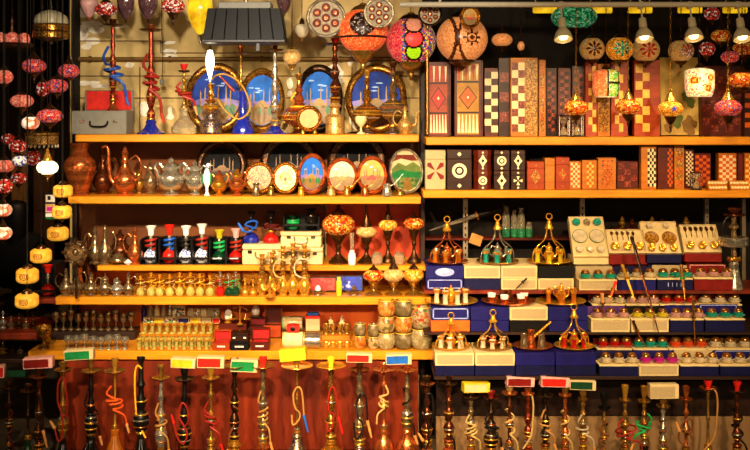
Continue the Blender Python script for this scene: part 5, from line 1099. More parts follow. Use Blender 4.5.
def hourglass(label, px, wd, r0, Y, zb):
    s = S(Y); W = wd*s; H = Z(r0, Y)-zb; t = thing('hourglass', label, 'hourglass', (X(px, Y), Y, zb))
    for z in (0, H-.006): obj('end_plate', MB().box((0, 0, z+.003), (W, W*.8, .006), 0, .0015), 'walnut', t)
    for a, b in ((-1, -1), (1, -1), (-1, 1), (1, 1)): obj('pillar', MB().tube([(a*W*.42, b*W*.32, .006), (a*W*.42, b*W*.32, H-.006)], .0028, 0, 8, 1), 'chrome', t)
    obj('glass_bulb', MB().lathe([(0, .006), (W*.3, .008), (W*.33, H*.2), (W*.2, H*.38), (W*.05, H*.5), (W*.2, H*.62), (W*.33, H*.8), (W*.3, H-.008), (0, H-.006)], 0, 16), 'clear_glass', t)
    obj('sand', MB().lathe([(0, .009), (W*.27, .01), (W*.27, H*.14), (0, H*.3)], 0, 14), 'cream', t)
hourglass('hourglass with bright metal pillars under the pink hanging lamp', 563.5, 12, 115, .03, B1)
hourglass('dark pillared hourglass beside the bright metal one', 577, 12, 115, .04, B1)

# ------------------------------------------------------------------ second bay, lower shelf: inlaid boxes
B2 = R2+.001
def medallion_box(label, p0, p1, r0, r1, Y, zb, body, med, rim='inlay_dark', kind='round', octo=False, d=.08, base=None):
    s = S(Y); W = (p1-p0)*s; H = (r1-r0)*s; t = thing('inlaid_box', label, 'box', (X((p0+p1)/2, Y), Y, zb))
    if octo:
        c = W*.24; out = [(-W/2, -d/2+c), (-W/2+c, -d/2), (W/2-c, -d/2), (W/2, -d/2+c), (W/2, d/2-c), (W/2-c, d/2), (-W/2+c, d/2), (-W/2, d/2-c)]
        def oc(z0, z1, k, mt, nm):
            m = MB(); n = 8; m.add([(x*k, y*k, z0) for x, y in out]+[(x*k, y*k, z1) for x, y in out], [tuple(reversed(range(8))), tuple(range(8, 16))]+[(i, (i+1) % 8, 8+(i+1) % 8, 8+i) for i in range(8)]); obj(nm, m, mt, t)
        oc(0, H*.74, .93, body, 'body'); oc(H*.745, H*.998, 1.0, body, 'lid')
    else:
        obj('body', MB().box((0, 0, H*.38), (W, d, H*.76), 0, .002), body, t); obj('lid', MB().box((0, 0, H*.88), (W, d, H*.235), 0, .002), body, t)
    m = MB(); y = -d/2*(.93 if octo else 1)-.0002; cz = H*.47; R = min(W, H)*(.3 if not octo else .24)
    if octo: y = -d/2-.0002
    if kind == 'round':
        m.prism([(R*math.cos(2*PI*i/20), cz+R*math.sin(2*PI*i/20)) for i in range(20)], y-.001, y+.0002, 0)
        m.prism([(R*.62*math.cos(2*PI*i/16), cz+R*.62*math.sin(2*PI*i/16)) for i in range(16)], y-.0016, y-.001, 1)
        m.prism([(R*.36*math.cos(2*PI*i/12), cz+R*.36*math.sin(2*PI*i/12)) for i in range(12)], y-.0022, y-.001, 0)
    elif kind == 'diamond':
        m.prism([(0, cz-R*1.5), (R*.5, cz-R*.6), (R, cz), (R*.5, cz+R*.6), (0, cz+R*1.5), (-R*.5, cz+R*.6), (-R, cz), (-R*.5, cz-R*.6)], y-.001, y+.0002, 0); m.prism([(0, cz-R*.5), (R*.4, cz), (0, cz+R*.5), (-R*.4, cz)], y-.0016, y-.001, 1)
    elif kind == 'cross':
        for a in range(4): m.prism([(R*.15*math.cos(a*PI/2), cz+R*.15*math.sin(a*PI/2)), (R*1.1*math.cos(a*PI/2-.35), cz+R*1.1*math.sin(a*PI/2-.35)), (R*1.1*math.cos(a*PI/2+.35), cz+R*1.1*math.sin(a*PI/2+.35))], y-.001, y+.0002, 0)
    elif kind == 'x':
        for a in range(4):
            q = a*PI/2+PI/4; m.prism([(R*.1*math.cos(q), cz+R*.1*math.sin(q)), (R*1.6*math.cos(q-.28), cz+R*1.6*math.sin(q-.28)), (R*1.9*math.cos(q), cz+R*1.9*math.sin(q)), (R*1.6*math.cos(q+.28), cz+R*1.6*math.sin(q+.28))], y-.001, y+.0002, 0)
    if kind != 'x':
        for zz in (H*.1, H*.88): m.prism([(0, zz-R*.3), (R*.3, zz), (0, zz+R*.3), (-R*.3, zz)], y-.001, y+.0002, 0)
    obj('medallion', m, [med, rim], t)
    return H
medallion_box('pale inlaid box with red arrow cross beside the pillar', 425, 445, 151, 190, .08, B2, 'cream_print', 'dark_red', kind='x')
medallion_box('dark box with white ring medallion, largest of the white inlaid boxes', 446.5, 471, 150, 190, .06, B2, 'walnut', 'inlay_cream')
for p0, p1, kinds, oc, nm in ((473, 491, ('round', 'diamond'), True, 'octagonal'), (493, 508.5, ('diamond', 'round'), False, 'square'), (510, 524, ('cross', 'diamond'), False, 'slim')):
    pos = {'octagonal': 'dark octagonal', 'square': 'dark square', 'slim': 'dark slim'}[nm]
    h = medallion_box('%s box with white %s inlay at the bottom of its pair' % (pos, kinds[0]), p0, p1, 171, 190, .06, B2, 'mahogany' if oc else 'walnut', 'inlay_cream', kind=kinds[0], octo=oc)
    medallion_box('%s box with white %s inlay stacked on its twin' % (pos, kinds[1]), p0, p1, 149, 169, .06, B2+h+.001, 'mahogany' if oc else 'walnut', 'inlay_cream', kind=kinds[1], octo=oc)
medallion_box('low orange carved box next to the dark slim boxes', 526, 543, 162, 190, .06, B2, 'rosewood', 'ornate_gold', 'ornate_orange', 'diamond')
medallion_box('orange carved box with fleur inlay, second from the dark slim boxes', 543.5, 553.5, 159, 190, .10, B2, 'oak', 'ornate_gold', 'ornate_orange', 'cross')
medallion_box('orange carved box with framed front, third from the dark slim boxes', 554.5, 568, 158, 190, .08, B2, 'rosewood', 'ornate_orange', 'ornate_gold', 'diamond')
chess('small white and orange checkered box beside the orange carved boxes', 568.5, 580, 161, .08, B2, 'oak', 'square_orange', 'square_white', (.1, .9), 4, 10)
chess('small gold and orange checkered box between two ornate orange boxes', 581, 596, 160, .08, B2, 'oak', 'square_orange', 'square_gold', (.3, .8), 3, 9)
chess('larger orange checkered box with carved frame beside the dark red box', 597, 615, 157.5, .07, B2, 'oak', 'square_orange', 'ornate_gold', (.2, .85), 5, 12)
chess('dark red carved box behind the mosaic lamp chain', 616, 637, 161, .12, B2, 'mahogany', 'mahogany', 'ornate_red', (.05, .95), 3, 4)
chess('folded chess board with black and white squares and a dark spotted edge', 640, 655, 146, .08, B2, 'oak', 'inlay_dark', 'square_white', (.42, .98), 4, 12)
chess('dark red board with a strip of orange squares beside the black and white board', 656.5, 672, 146, .09, B2, 'mahogany', 'mahogany', 'square_orange', (.62, .98), 3, 13)
chess('pale wooden board edge with rosette strip beside the small hourglass', 673, 683, 146, .10, B2, 'oak', 'ornate_orange', 'ornate_gold', (.15, .85), 1, 6)
chess('wooden board with small pink and red squares behind the small hourglass', 683.5, 692.5, 149, .14, B2, 'mahogany', 'mahogany', 'square_white', (.1, .95), 4, 16)
hourglass('small bright hourglass standing on the lower board shelf', 696, 10, 172, .02, B2)
chess('orange and red checkered board beside the small hourglass', 693, 709.5, 153, .16, B2, 'mahogany', 'dark_red', 'square_orange', (.05, .95), 4, 10)
chess('orange and white checkered board behind the counters', 717, 735, 153, .12, B2, 'oak', 'square_orange', 'square_white', (.03, .97), 5, 11)
chess('plain dark red board between the white and the orange checkered boards', 736, 742, 153, .12, B2, 'mahogany', 'mahogany', 'dark_red', (.2, .8), 1, 2)
chess('gold checkered board at the far end of the lower board shelf', 743, 765, 153, .12, B2, 'oak', 'square_orange', 'square_gold', (.03, .97), 6, 11)
for px, lab in ((717, 'tray of pale game counters nearer the small hourglass'), (739, 'tray of pale game counters nearer the shelf end')):
    s = S(.01); t = thing('counter_tray', lab, 'tray', (X(px, .01), .01, B2)); t.rotation_euler = (0, 0, 0)
    m = MB(); m.add([(-9.5*s, -.02, 0), (9.5*s, -.02, 0), (9.5*s, .03, 0), (-9.5*s, .03, 0), (-9.5*s, .012, 9*s), (9.5*s, .012, 9*s), (9.5*s, .03, 9*s), (-9.5*s, .03, 9*s)], [(3, 2, 1, 0), (4, 5, 6, 7), (0, 1, 5, 4), (1, 2, 6, 5), (2, 3, 7, 6), (3, 0, 4, 7)]); obj('tray', m, 'oak', t)
    for j in range(2):
        for i in range(6):
            f = .25+.5*j; obj('counter', MB().lathe([(0, 0), (1.45*s, 0), (1.45*s, .004), (0, .004)], 0, 12, ((i-2.5)*3*s, -.02+.032*f-.001, 9*s*f), rot=rx(PI/2-.62)), 'square_white', t)
for px, R, lab in ((547, 20, 'dark round plate leaning behind the orange carved boxes'), (606, 19, 'dark round plate leaning behind the dark red carved box')):
    plate(lab, px, 0, .33, R, 0, 'night', 'dark_relief', 1, .1, B2)

# ------------------------------------------------------------------ hanging lamps of the second bay
def fn_flower(n, big=.62, mi=1, off=.0):
    def f(x, y, z):
        if y > 0: return 0
        x -= off; q = math.hypot(x, z); a = math.atan2(z, x)
        if q < .12: return mi
        if q < big*(.45+.55*abs(math.cos(n*a/2))) and abs(math.cos(n*a/2)) > .55: return mi
        if q < .3: return 2
        return 0
    return f
FL = (
 (592, 49, .05, 12.5, 12, 'cream_mosaic', 'ring_brown', 'cream globe with dark star flower hanging before the dark ceiling', 8, 0),
 (619.5, 49, -.02, 13.5, 12.5, 'amber_mosaic', 'green_mosaic', 'yellow globe with green star flower between the cream globes', 8, 0),
 (645.5, 50, .07, 14, 12.5, 'cream_mosaic', 'inlay_red', 'large cream globe with red star flower next to the yellow globe', 8, 0),
 (681, 51, .06, 12.5, 11.5, 'cream_mosaic', 'red_white', 'cream globe with turned red star flower above the painting', 8, .3))
for px, row, Y, a, b, m0, m1, lab, n, off in FL:
    hanging_lamp(lab, px, row, Y, a, b, None, 'bronze', 'bronze', 3, 6, mats=[m0, m1, m0], fn=fn_flower(n, .62, 1, off))
for px, row, Y, a, b, mt, lab, cp_, fi in (
 (707, 49, .12, 8, 7.5, 'red_white', 'small dim red mosaic lamp beside the turned star globe', 5, 6),
 (721, 36, .02, 10, 6.5, 'lit_mosaic', 'small orange mosaic lamp above the red one near the stall end', 5, 5),
 (730, 57, -.02, 9, 6.5, 'pink_mosaic', 'small red pink mosaic lamp under the orange one', 4, 5),
 (745, 49, .04, 13, 7, 'lit_mosaic', 'peach mosaic lamp cut by the frame above the wide orange lamp', 4, 6),
 (742, 80, -.04, 14, 8.5, 'lit_mosaic', 'wide orange mosaic lamp at the stall end below the peach one', 5, 8),
 (712, 14, .1, 8, 7, 'red_white', 'small dark red mosaic lamp hidden high under the awning', 4, 5),
 (502, 40, .12, 10.5, 7, 'peach_mosaic', 'small oval peach lamp hanging above the white squared board', 5, 6),
 (521, 46, .25, 3.5, 5, 'peach_mosaic', 'tiny dim lamp beside the oval peach lamp', 3, 4),
 (576, 108, -.14, 12.5, 8.5, 'lit_mosaic', 'pink mosaic lamp on chain, nearest to the hourglasses', 10, 9),
 (628, 107, -.14, 12.5, 8.5, 'lit_mosaic', 'cream mosaic lamp on chain before the checkered boards', 10, 12),
 (670.5, 109, -.14, 12.5, 8.5, 'amber_mosaic', 'amber lamp with blue star on chain before the painting', 12, 15),
 (728, 108, -.14, 13.5, 9, 'pink_mosaic', 'red and white mosaic lamp on chain before the deep red board', 11, 14)):
    t = hanging_lamp(lab, px, row, Y, a, b, mt, 'brass' if row > 100 else 'bronze', 'bronze', cp_, fi)
    if 'blue star' in lab:
        s = S(Y); m = MB(); m.prism([((3.6 if i % 2 == 0 else 1.5)*s*math.sin(i*PI/5), (3.6 if i % 2 == 0 else 1.5)*s*math.cos(i*PI/5)) for i in range(10)], -a*s-.001, -a*s+.006); obj('star', m, 'print_blue', t)
plain('star_glow', '#ffe8b0', .4, emit=3)
# jar shaped lamps, open below
def jar_lamp(label, px, row, Y, R, h, mats, fn):
    s = S(Y); t = thing('jar_lamp', label, 'hanging lamp', (X(px, Y), Y, Z(row, Y))); N = 24; pr = []
    for i in range(N+1):
        a = i/N; r = (.72+.34*math.sin(PI*(.12+.62*a))) * (1 if a < .86 else math.sqrt(max(0, 1-((a-.86)/.15)**2)))
        pr.append((R*s*min(1, r), -h*s+2*h*s*a))
    obj('shade', MB().lathe(pr, 0, 48, fn=lambda c: fn(c.x/(R*s), c.y/(R*s), c.z/(h*s))), mats, t)
    obj('rim', MB().lathe([(R*.74*s, -h*s-.004), (R*.8*s, -h*s-.004), (R*.8*s, -h*s+.004), (R*.74*s, -h*s+.004)], 0, 32), 'white', t)
    obj('bulb', MB().lathe([(0, -.02), (.014, -.01), (.016, .0), (.01, .02), (0, .03)], 0, 12, (0, 0, -h*s*.2)), 'warm_bulb', t)
    obj('cap', MB().lathe([(R*.4*s, h*s*.9), (R*.3*s, h*s+.01), (R*.1*s, h*s+.025), (0, h*s+.025)], 0, 14), 'bronze', t)
    chain(h*s+.023, CEIL-t.location.z, 'bronze', t)
def fn_jar1(x, y, z):
    if x < -.12: return 0
    if abs(x+.08) < .06: return 2
    if abs(z) < .06 or abs(x-.75) < .05: return 2
    return 1
def fn_jar2(x, y, z):
    if y > 0: return 0
    for cx, cz in ((-.6, .1), (.5, .3), (.3, -.45)):
        q = math.hypot(x-cx, z-cz)
        if q < .12: return 1
        if q < .22: return 2
        if q < .28: return 1
    return 0
mosaic('jar_green', ['#7ac84a', '#a8d870', '#58a838', '#e09a40', '#c8e09a'], 100, .5, .05, .3, '#3a5a1a'); mosaic('jar_orange', ['#f0884a', '#e8703a', '#f4a868', '#d85a2c'], 110, .5, .05, .3, '#a04018')
mosaic('jar_white', ['#e6dcb8', '#f0e8cc', '#c8d0a0', '#e0c060', '#c86a50', '#d8d0b0'], 120, .5, .05, .3, '#8a6a40')
jar_lamp('jar shaped lamp, half orange and half green, before the ornate gold board', 606, 83, .03, 13.5, 13.5, ['jar_orange', 'jar_green', 'inlay_dark'], fn_jar1)
jar_lamp('white mosaic jar shaped lamp with yellow flowers before the painting', 699.5, 82, -.06, 14.5, 14, ['jar_white', 'engraved_yellow', 'inlay_red'], fn_jar2)
t = hanging_lamp('large green mosaic dome lamp hanging from the awning', 574, 17, .21, 23, 13, 'green_mosaic', 'bronze', 'bronze', 3, 4)
# bell spot lamps on the rail
def bell_lamp(label, px, row, rot=0, power=9):
    Y = RY; s = S(Y); zt = Z(4.5, RY)-.014; t = thing('bell_lamp', label, 'spot lamp', (X(px, Y), Y, zt)); t.rotation_euler = (-.38, 0, 0)
    zb = Z(row, Y)-zt
    obj('clamp', MB().box((0, 0, .012), (.026, .034, .03), 0, .004), 'rail_white', t)
    obj('arm', MB().tube([(0, 0, 0), (0, 0, zb*.42)], .0045, 0, 10, 1), 'rail_white', t)
    obj('socket', MB().lathe([(0, zb*.34), (3.6*s, zb*.36), (4*s, zb*.6), (3.2*s, zb*.66), (0, zb*.66)], 0, 16), 'bowl_white', t)
    obj('bell_shade', MB().lathe([(3.4*s, zb*.64), (5*s, zb*.7), (7.5*s, zb*.8), (9*s, zb*.94), (9.3*s, zb), (8.8*s, zb), (7*s, zb*.82), (3.2*s, zb*.68)], 0, 24), 'bowl_white', t)
    obj('bulb', MB().lathe([(0, zb*1.0), (4*s, zb*.97), (5*s, zb*.88), (3*s, zb*.76), (0, zb*.74)], 0, 16), 'warm_bulb', t)
    l = bpy.data.lights.new('bell_light', 'SPOT'); o = bpy.data.objects.new('bell_light', l); C.objects.link(o); o.parent = t
    l.energy = power; l.spot_size = 2.0; l.spot_blend = .8; l.shadow_soft_size = .03; l.color = (1, .68, .34); o.location = (0, 0, zb-.012); o.rotation_euler = (.75, 0, 0)
for px, row, lab in ((561, 43, 'white bell lamp on the rail under the green dome lamp'), (641, 43, 'white bell lamp on the rail before the red star globe'), (690, 42, 'white bell lamp on the rail before the turned star globe'), (738, 43, 'white bell lamp on the rail near the stall end')): bell_lamp(lab, px, row)

# ------------------------------------------------------------------ tea set display: three steps, each nearer
def step(label, row, r2, Y0, d, p0=424, p1=790, mat='red_wood', edge=None):
    a, b = X(p0, Y0), X(p1, Y0); zt, zb = Z(row, Y0), Z(r2, Y0); m = MB()
    m.box(((a+b)/2, Y0+d/2, (zt+zb)/2), (b-a, d, zt-zb), 0, .002)
    m.box(((a+b)/2, Y0+d-.01, (zb+.13)/2), (b-a, .02, zb-.13-.002), 1) if False else None
    tag(obj('display_step', m, [mat, 'dark_wood']), label, 'step'); return zt+.001
T1 = step('upper red edged display step holding the first row of tea sets', 290.5, 294, -.02, .32)
T2 = step('middle dark display step holding the second row of tea sets', 332.5, 335, -.16, .36, mat='dark_wood')
T3 = step('lowest dark display step above the water pipes', 376.5, 380, -.30, .38, p0=434, mat='dark_wood')
def giftbox(label, p0, p1, r0, zb, Y, d, mat, front='plain', name='gift_box'):
    """closed carton: front face towards the viewer at depth Y, standing at zb up to row r0."""
    s = S(Y); W = (p1-p0)*s-.002; H = Z(r0, Y)-zb; t = thing(name, label, 'box', (X((p0+p1)/2, Y), Y+d/2, zb))
    obj('carton', MB().box((0, 0, H/2), (W, d, H), 0, .0015), mat, t)
    m = MB(); y = -d/2
    if front == 'border':
        for a, b, c, e in ((-.46, .46, .82, .9), (-.46, .46, .1, .18), (-.46, -.43, .1, .9), (.43, .46, .1, .9)): m.rect(W*a, W*b, H*c, H*e, y, 0)
        obj('printed_border', m, 'light_blue', t)
    elif front == 'oval':
        m.prism([(W*.26*math.cos(2*PI*i/20), H*.5+H*.34*math.sin(2*PI*i/20)) for i in range(20)], y-.001, y, 0); m.prism([(W*.12*math.cos(2*PI*i/16), H*.62+H*.18*math.sin(2*PI*i/16)) for i in range(16)], y-.0016, y-.001, 1)
        obj('printed_oval', m, ['light_blue', 'white'], t)
    elif front == 'print':
        m.rect(-W*.45, W*.45, H*.14, H*.84, y, 0); obj('printed_front', m, 'cream_print', t)
    elif front == 'marks':
        for i in range(5): m.rect(W*(-.3+.13*i), W*(-.28+.13*i), H*.3, H*.7, y, 0)
        obj('printed_marks', m, 'gold_paint', t)
    return t, zb+H+.001
tops = {}
for p0, p1, spec in ((426, 463.5, (('royal', 'border', 'royal blue box with pale printed border under the upper copper domed set'), ('royal', 'oval', 'royal blue box with pale oval print carrying the copper domed set'))),
 (464, 500.5, (('navy', 'plain', 'navy box under the cream box of the green domed set'), ('cream', 'print', 'cream printed box carrying the green glass domed set'))),
 (501, 537.5, (('cream', 'print', 'cream printed box, lower of two under the gap between the green and yellow domes'), ('cream', 'print', 'cream printed box on its twin between the green and yellow domes'))),
 (538, 574, (('cream', 'print', 'cream box beneath the dark box of the yellow domed set'), ('black', 'plain', 'dark box carrying the yellow glass domed set')))):
    z = T1
    for (mt, fr, lab), row in zip(spec, (278.5, 266)):
        t, z = giftbox(lab, p0, p1, row, z, .0, .28, mt, fr)
    tops[p0] = z
Z1 = Z(266, .0)+.002
for p0, p1, spec in ((431, 470, (('orange', 'plain', 'orange red box behind the gold dome, under a blue box'), ('royal', 'border', 'blue box with pale border carrying the tray of gold glasses'))),
 (470.5, 509, (('royal', 'plain', 'plain blue box at the bottom beside the orange red box'), ('royal', 'plain', 'plain blue box on top beside the pale bordered box'))),
 (509.5, 548, (('black', 'plain', 'black box beneath a cream printed box on the middle step'), ('cream', 'print', 'cream printed box on the black box of the middle step'))),
 (548.5, 588, (('royal', 'plain', 'blue box behind the neck of the red glass dome'), ('royal', 'plain', 'blue box carrying the orange tray on the middle step')))):
    z = T2
    for (mt, fr, lab), row in zip(spec, (320.5, 307)): t, z = giftbox(lab, p0, p1, row, z, -.14, .26, mt, fr)
Z2 = Z(307, -.14)+.002
for p0, p1, mt, fr, lab in ((435, 474.5, 'cream', 'print', 'cream printed box carrying the gold wire dome on the lowest step'), (475, 515, 'cream', 'print', 'cream printed box carrying the copper teapot dome on the lowest step'), (515.5, 555, 'royal', 'plain', 'navy blue box under the long handled coffee pot tray'), (555.5, 596, 'royal', 'plain', 'navy blue box under the red glass dome')):
    b_, zq = giftbox(lab.replace('carrying', 'beneath').replace(' on the lowest step', '')+', upper of two', p0, p1, 353, giftbox('dark navy box at the very bottom of the step, below the '+{435: 'gold wire dome', 475: 'copper teapot dome', 515.5: 'coffee pot tray', 555.5: 'red glass dome'}[p0], p0, p1, 366, T3, -.29, .22, 'navy')[1], -.29, .22, mt, fr)
Z3 = zq
def tray(name, label, px, Y, zb, R, mat='brass'):
    s = S(Y); t = thing(name, label, 'tray', (X(px, Y), Y, zb)); R *= s
    obj('tray', MB().lathe([(0, 0), (R*.8, 0), (R*.9, .003), (R, .012), (R*.985, .014), (R*.88, .006), (R*.78, .003), (0, .003)], 0, 32), mat, t)
    return t
def dome(label, px, Y, zb, R, top, wire, bell, tmat):
    """wire dome tea stand: tray, four bowed wires, bell shaped top and ring."""
    s = S(Y); t = tray('domed_tea_stand', label, px, Y, zb, R, tmat); t['category'] = 'tea stand'; H = Z(top, Y)-zb; Rm = R*s*.9
    for k in range(4):
        a = k*PI/2+.5
        pr = [(Rm*.98, .008), (Rm*1.03, H*.1), (Rm*1.0, H*.2), (Rm*.86, H*.3), (Rm*.6, H*.38), (Rm*.36, H*.45), (Rm*.22, H*.53), (Rm*.16, H*.62), (Rm*.13, H*.74)]
        obj('wire', MB().tube([(r*math.cos(a), r*math.sin(a), z) for r, z in pr], .0028, 0, 8), wire, t)
    b = obj('bell_top', MB().lathe([(0, H*.68), (4.2*s, H*.68), (4.4*s, H*.71), (2.6*s, H*.77), (2*s, H*.83), (1.2*s, H*.86), (0, H*.87)], 0, 16), bell, t)
    m = MB(); m.tube([(2.9*s*math.cos(i*PI/6), 0, H*.93+2.9*s*math.sin(i*PI/6)) for i in range(12)], .0028, 0, 8, 2, True); obj('ring', m, bell, t)
    return t
def tset(lab, px, Y, zb, R, gl, pot, n=6, hg=12, hp=20, cat='glass'):
    """lidded pot in the middle and small glasses around it, each of them a thing."""
    s = S(Y); z = zb+.0042
    vessel('tea_pot', 'small %s teapot in the middle of the %s' % (pot.replace('_', ' ').replace('polished ', ''), lab), 'teapot', px, Y, z, (HOR-(z+hp*s-ZC)/s), 5.4, 'pot', pot, 1, -1, seg=14)
    g = None
    for i in range(n):
        a = i*2*PI/n+.35; p = (X(px, Y)+R*.62*s*math.cos(a), Y+R*.62*s*math.sin(a), z)
        L = '%s glass %s on the %s' % (gl.replace('_glass', '').replace('_', ' '), around(a), lab)
        if len(L.split()) > 16: L = L.split(' with ')[0]
        if g is None:
            g = thing('tea_glass', L, 'glass', p, 0, 'glasses on the '+lab)
            obj('glass_body', MB().lathe(sc_prof(PROF['glass'], 3.7*s, hg*s), 0, 12), gl, g)
            obj('gilt_band', MB().lathe([(2.7*s, hg*s*.75), (3.3*s, hg*s*.88), (3.75*s, hg*s*1.0), (3.4*s, hg*s*1.0)], 0, 12), 'polished_gold', g)
        else: dup(g, p, 0, L)
dome('copper coloured domed tea stand beside the pillar', 447, .10, Z1, 21, 216, 'copper', 'polished_gold', 'copper')
tset('copper coloured domed tea stand', 447, .10, Z1, 21, 'amber_glass', 'copper')
dome('domed tea stand with green glasses in the middle of the top step', 497.5, .10, Z1, 21.5, 214, 'silver', 'polished_gold', 'brass')
tset('domed tea stand with green glasses', 497.5, .10, Z1, 21, 'teal_glass', 'silver')
dome('yellow domed tea stand next to the tilted green tea set box', 549, .10, Z1, 22, 213, 'polished_brass', 'polished_gold', 'polished_gold')
tset('yellow domed tea stand', 549, .10, Z1, 21, 'yellow_glass', 'polished_gold')
tray('round_tray', 'round tray holding gold glasses without a dome', 451, -.03, Z2, 27, 'polished_brass'); tset('round tray without a dome', 451, -.03, Z2, 25, 'pale_glass', 'polished_gold', 8, 13, 17)
tray('round_tray', 'copper tray holding white coffee cups on the middle step', 508, -.03, Z2, 27, 'copper')
s = S(-.03); c0 = None
for i in range(6):
    a = i*PI/3+.2; p = (X(508, -.03)+17*s*math.cos(a), -.03+15*s*math.sin(a), Z2+.0042); L = 'white coffee cup in copper holder, %s on the copper tray' % around(a)
    if c0 is None:
        c0 = thing('coffee_cup', L, 'cup', p, 0, 'white coffee cups on the copper tray'); obj('holder', MB().lathe(sc_prof([(0, 0), (.9, 0), (.6, .12), (.9, .5), (1, .6), (0, .6)], 4.4*s, 9*s), 0, 14), 'copper', c0); obj('cup', MB().lathe(sc_prof([(0, .6), (.9, .6), (1.05, 1), (.95, 1), (.7, .68), (0, .66)], 4.2*s, 9*s), 0, 14), 'porcelain', c0)
    else: dup(c0, p, 0, L)
vessel('long_handled_coffee_pot', 'dark coffee pot in the middle of the copper cup tray', 'coffee pot', 508, -.03, Z2+.0042, 290, 5, 'cezve', 'dark_copper')
tray('round_tray', 'orange tray holding amber glasses on the middle step', 561, -.03, Z2, 25, 'polished_gold'); tset('orange tray', 561, -.03, Z2, 23, 'amber_glass', 'polished_gold', 6, 13, 19)
dome('gold wire domed tea stand on the cream box of the lowest step', 451, -.18, Z3, 19.5, 313, 'polished_brass', 'polished_gold', 'polished_brass'); tset('gold wire domed tea stand', 451, -.18, Z3, 18, 'pale_glass', 'polished_gold', 6, 11, 16)
dome('brass wire domed tea stand with copper teapot on the lowest step', 493, -.18, Z3, 20, 310, 'polished_brass', 'polished_gold', 'brass'); tset('brass wire domed tea stand with copper teapot', 493, -.18, Z3, 18, 'pale_glass', 'copper', 6, 9, 13)
tray('round_tray', 'copper tray holding long handled coffee pot on the lowest step', 533, -.18, Z3, 20.5, 'copper')
s = S(-.18); c0 = None
for i in range(4):
    a = i*PI/2+.6; p = (X(533, -.18)+12*s*math.cos(a), -.18+11*s*math.sin(a), Z3+.0042); L = 'white coffee cup on the long handled pot tray, '+around(a)
    c0 = dup(bpy.data.objects['coffee_cup'], p, 0, L, 'white coffee cups around the long handled pot')
t = vessel('long_handled_coffee_pot', 'copper coffee pot with long golden handle on the lowest step', 'coffee pot', 531, -.18, Z3+.0042, 330, 5, 'cezve', 'copper'); s = S(-.18)
obj('handle', MB().tube([(3*s, 0, 10*s), (10*s, 0, 16*s), (20*s, 0, 25*s)], [.007, .005], 0, 8), 'polished_gold', t)
dome('golden wire domed tea stand with red glasses on the navy boxes', 574, -.18, Z3, 20, 304, 'polished_gold', 'polished_gold', 'polished_gold'); tset('golden wire domed tea stand with red glasses', 574, -.18, Z3, 18, 'red_glass', 'polished_gold', 6, 13, 18)
# behind the upper sets: glass bottles, dagger, dark shelf
sh = obj('shelf_board', MB().box(((X(425, .3)+X(575, .3))/2, .35, Z(239, .3)), (X(575, .3)-X(425, .3), .12, .012), 0, .002), 'mahogany'); tag(sh, 'dark red ledge behind the three upper tea stands', 'shelf')
zs = Z(239, .3)+.007
for i, (px, R) in enumerate(((506, 4), (514, 3.4), (521, 4), (529, 3.6))):
    t = vessel('glass_bottle', '%s glass bottle with green foot behind the tea stands, counted from the dagger' % ORD[i], 'bottle', px, .33, zs, (206, 210, 208, 222)[i], R, 'jar', 'clear_glass'); s = S(.33)
    obj('green_foot', MB().lathe([(0, -.0), (R*.96*s, .0005), (R*1.04*s, 8*s), (R*.9*s, 9*s), (0, 9*s)], 0, 14), 'green_glass', t)
def blade(name, label, a, b, Y, r, mats, cat, hilt=.35, Yb=None, guard=True):
    """a straight or slightly curved blade with grip from the point a to the grip end b (pixels at depth Y)."""
    Yb = Y if Yb is None else Yb; A = Vector((X(a[0], Y), Y, Z(a[1], Y))); B = Vector((X(b[0], Yb), Yb, Z(b[1], Yb)))
    t = thing(name, label, cat, A); d = B-A; L = d.length; q = d.to_track_quat('Z', 'Y').to_matrix()
    obj('blade', MB().lathe([(0, 0), (r*.35, L*.03), (r*.8, L*.25), (r, L*(1-hilt)), (0, L*(1-hilt))], 0, 10, sy=.6, rot=q), mats[0], t)
    obj('grip', MB().lathe([(0, L*(1-hilt)), (r*1.1, L*(1-hilt)), (r*1.3, L*(1-hilt*.6)), (r*1.1, L*(1-hilt*.3)), (r*1.5, L*.97), (0, L)], 0, 12, sy=.7, rot=q), mats[1], t)
    if guard: obj('guard', MB().lathe([(0, L*(1-hilt)-.006), (r*1.9, L*(1-hilt)-.004), (r*1.9, L*(1-hilt)+.004), (0, L*(1-hilt)+.006)], 0, 12, sy=.7, rot=q), mats[2], t)
    return t
blade('dagger', 'ornate silver sheathed dagger with black hilt hanging behind the tea stands', (428, 231), (503, 207), .28, .021, ('silver', 'black', 'gold'), 'dagger')
t = thing('note_card', 'small tan card hanging behind the copper domed tea stand', 'card', (X(474, .26), .26, Z(245, .26))); t.rotation_euler = (0, .35, 0); obj('card', MB().box((0, 0, .03), (.065, .003, .055), 0, .001), 'tan', t)
blade('letter_opener', 'black letter opener leaning on the cream box between the domes', (515, 290), (527, 278), -.04, .006, ('black', 'black', 'black'), 'letter opener')

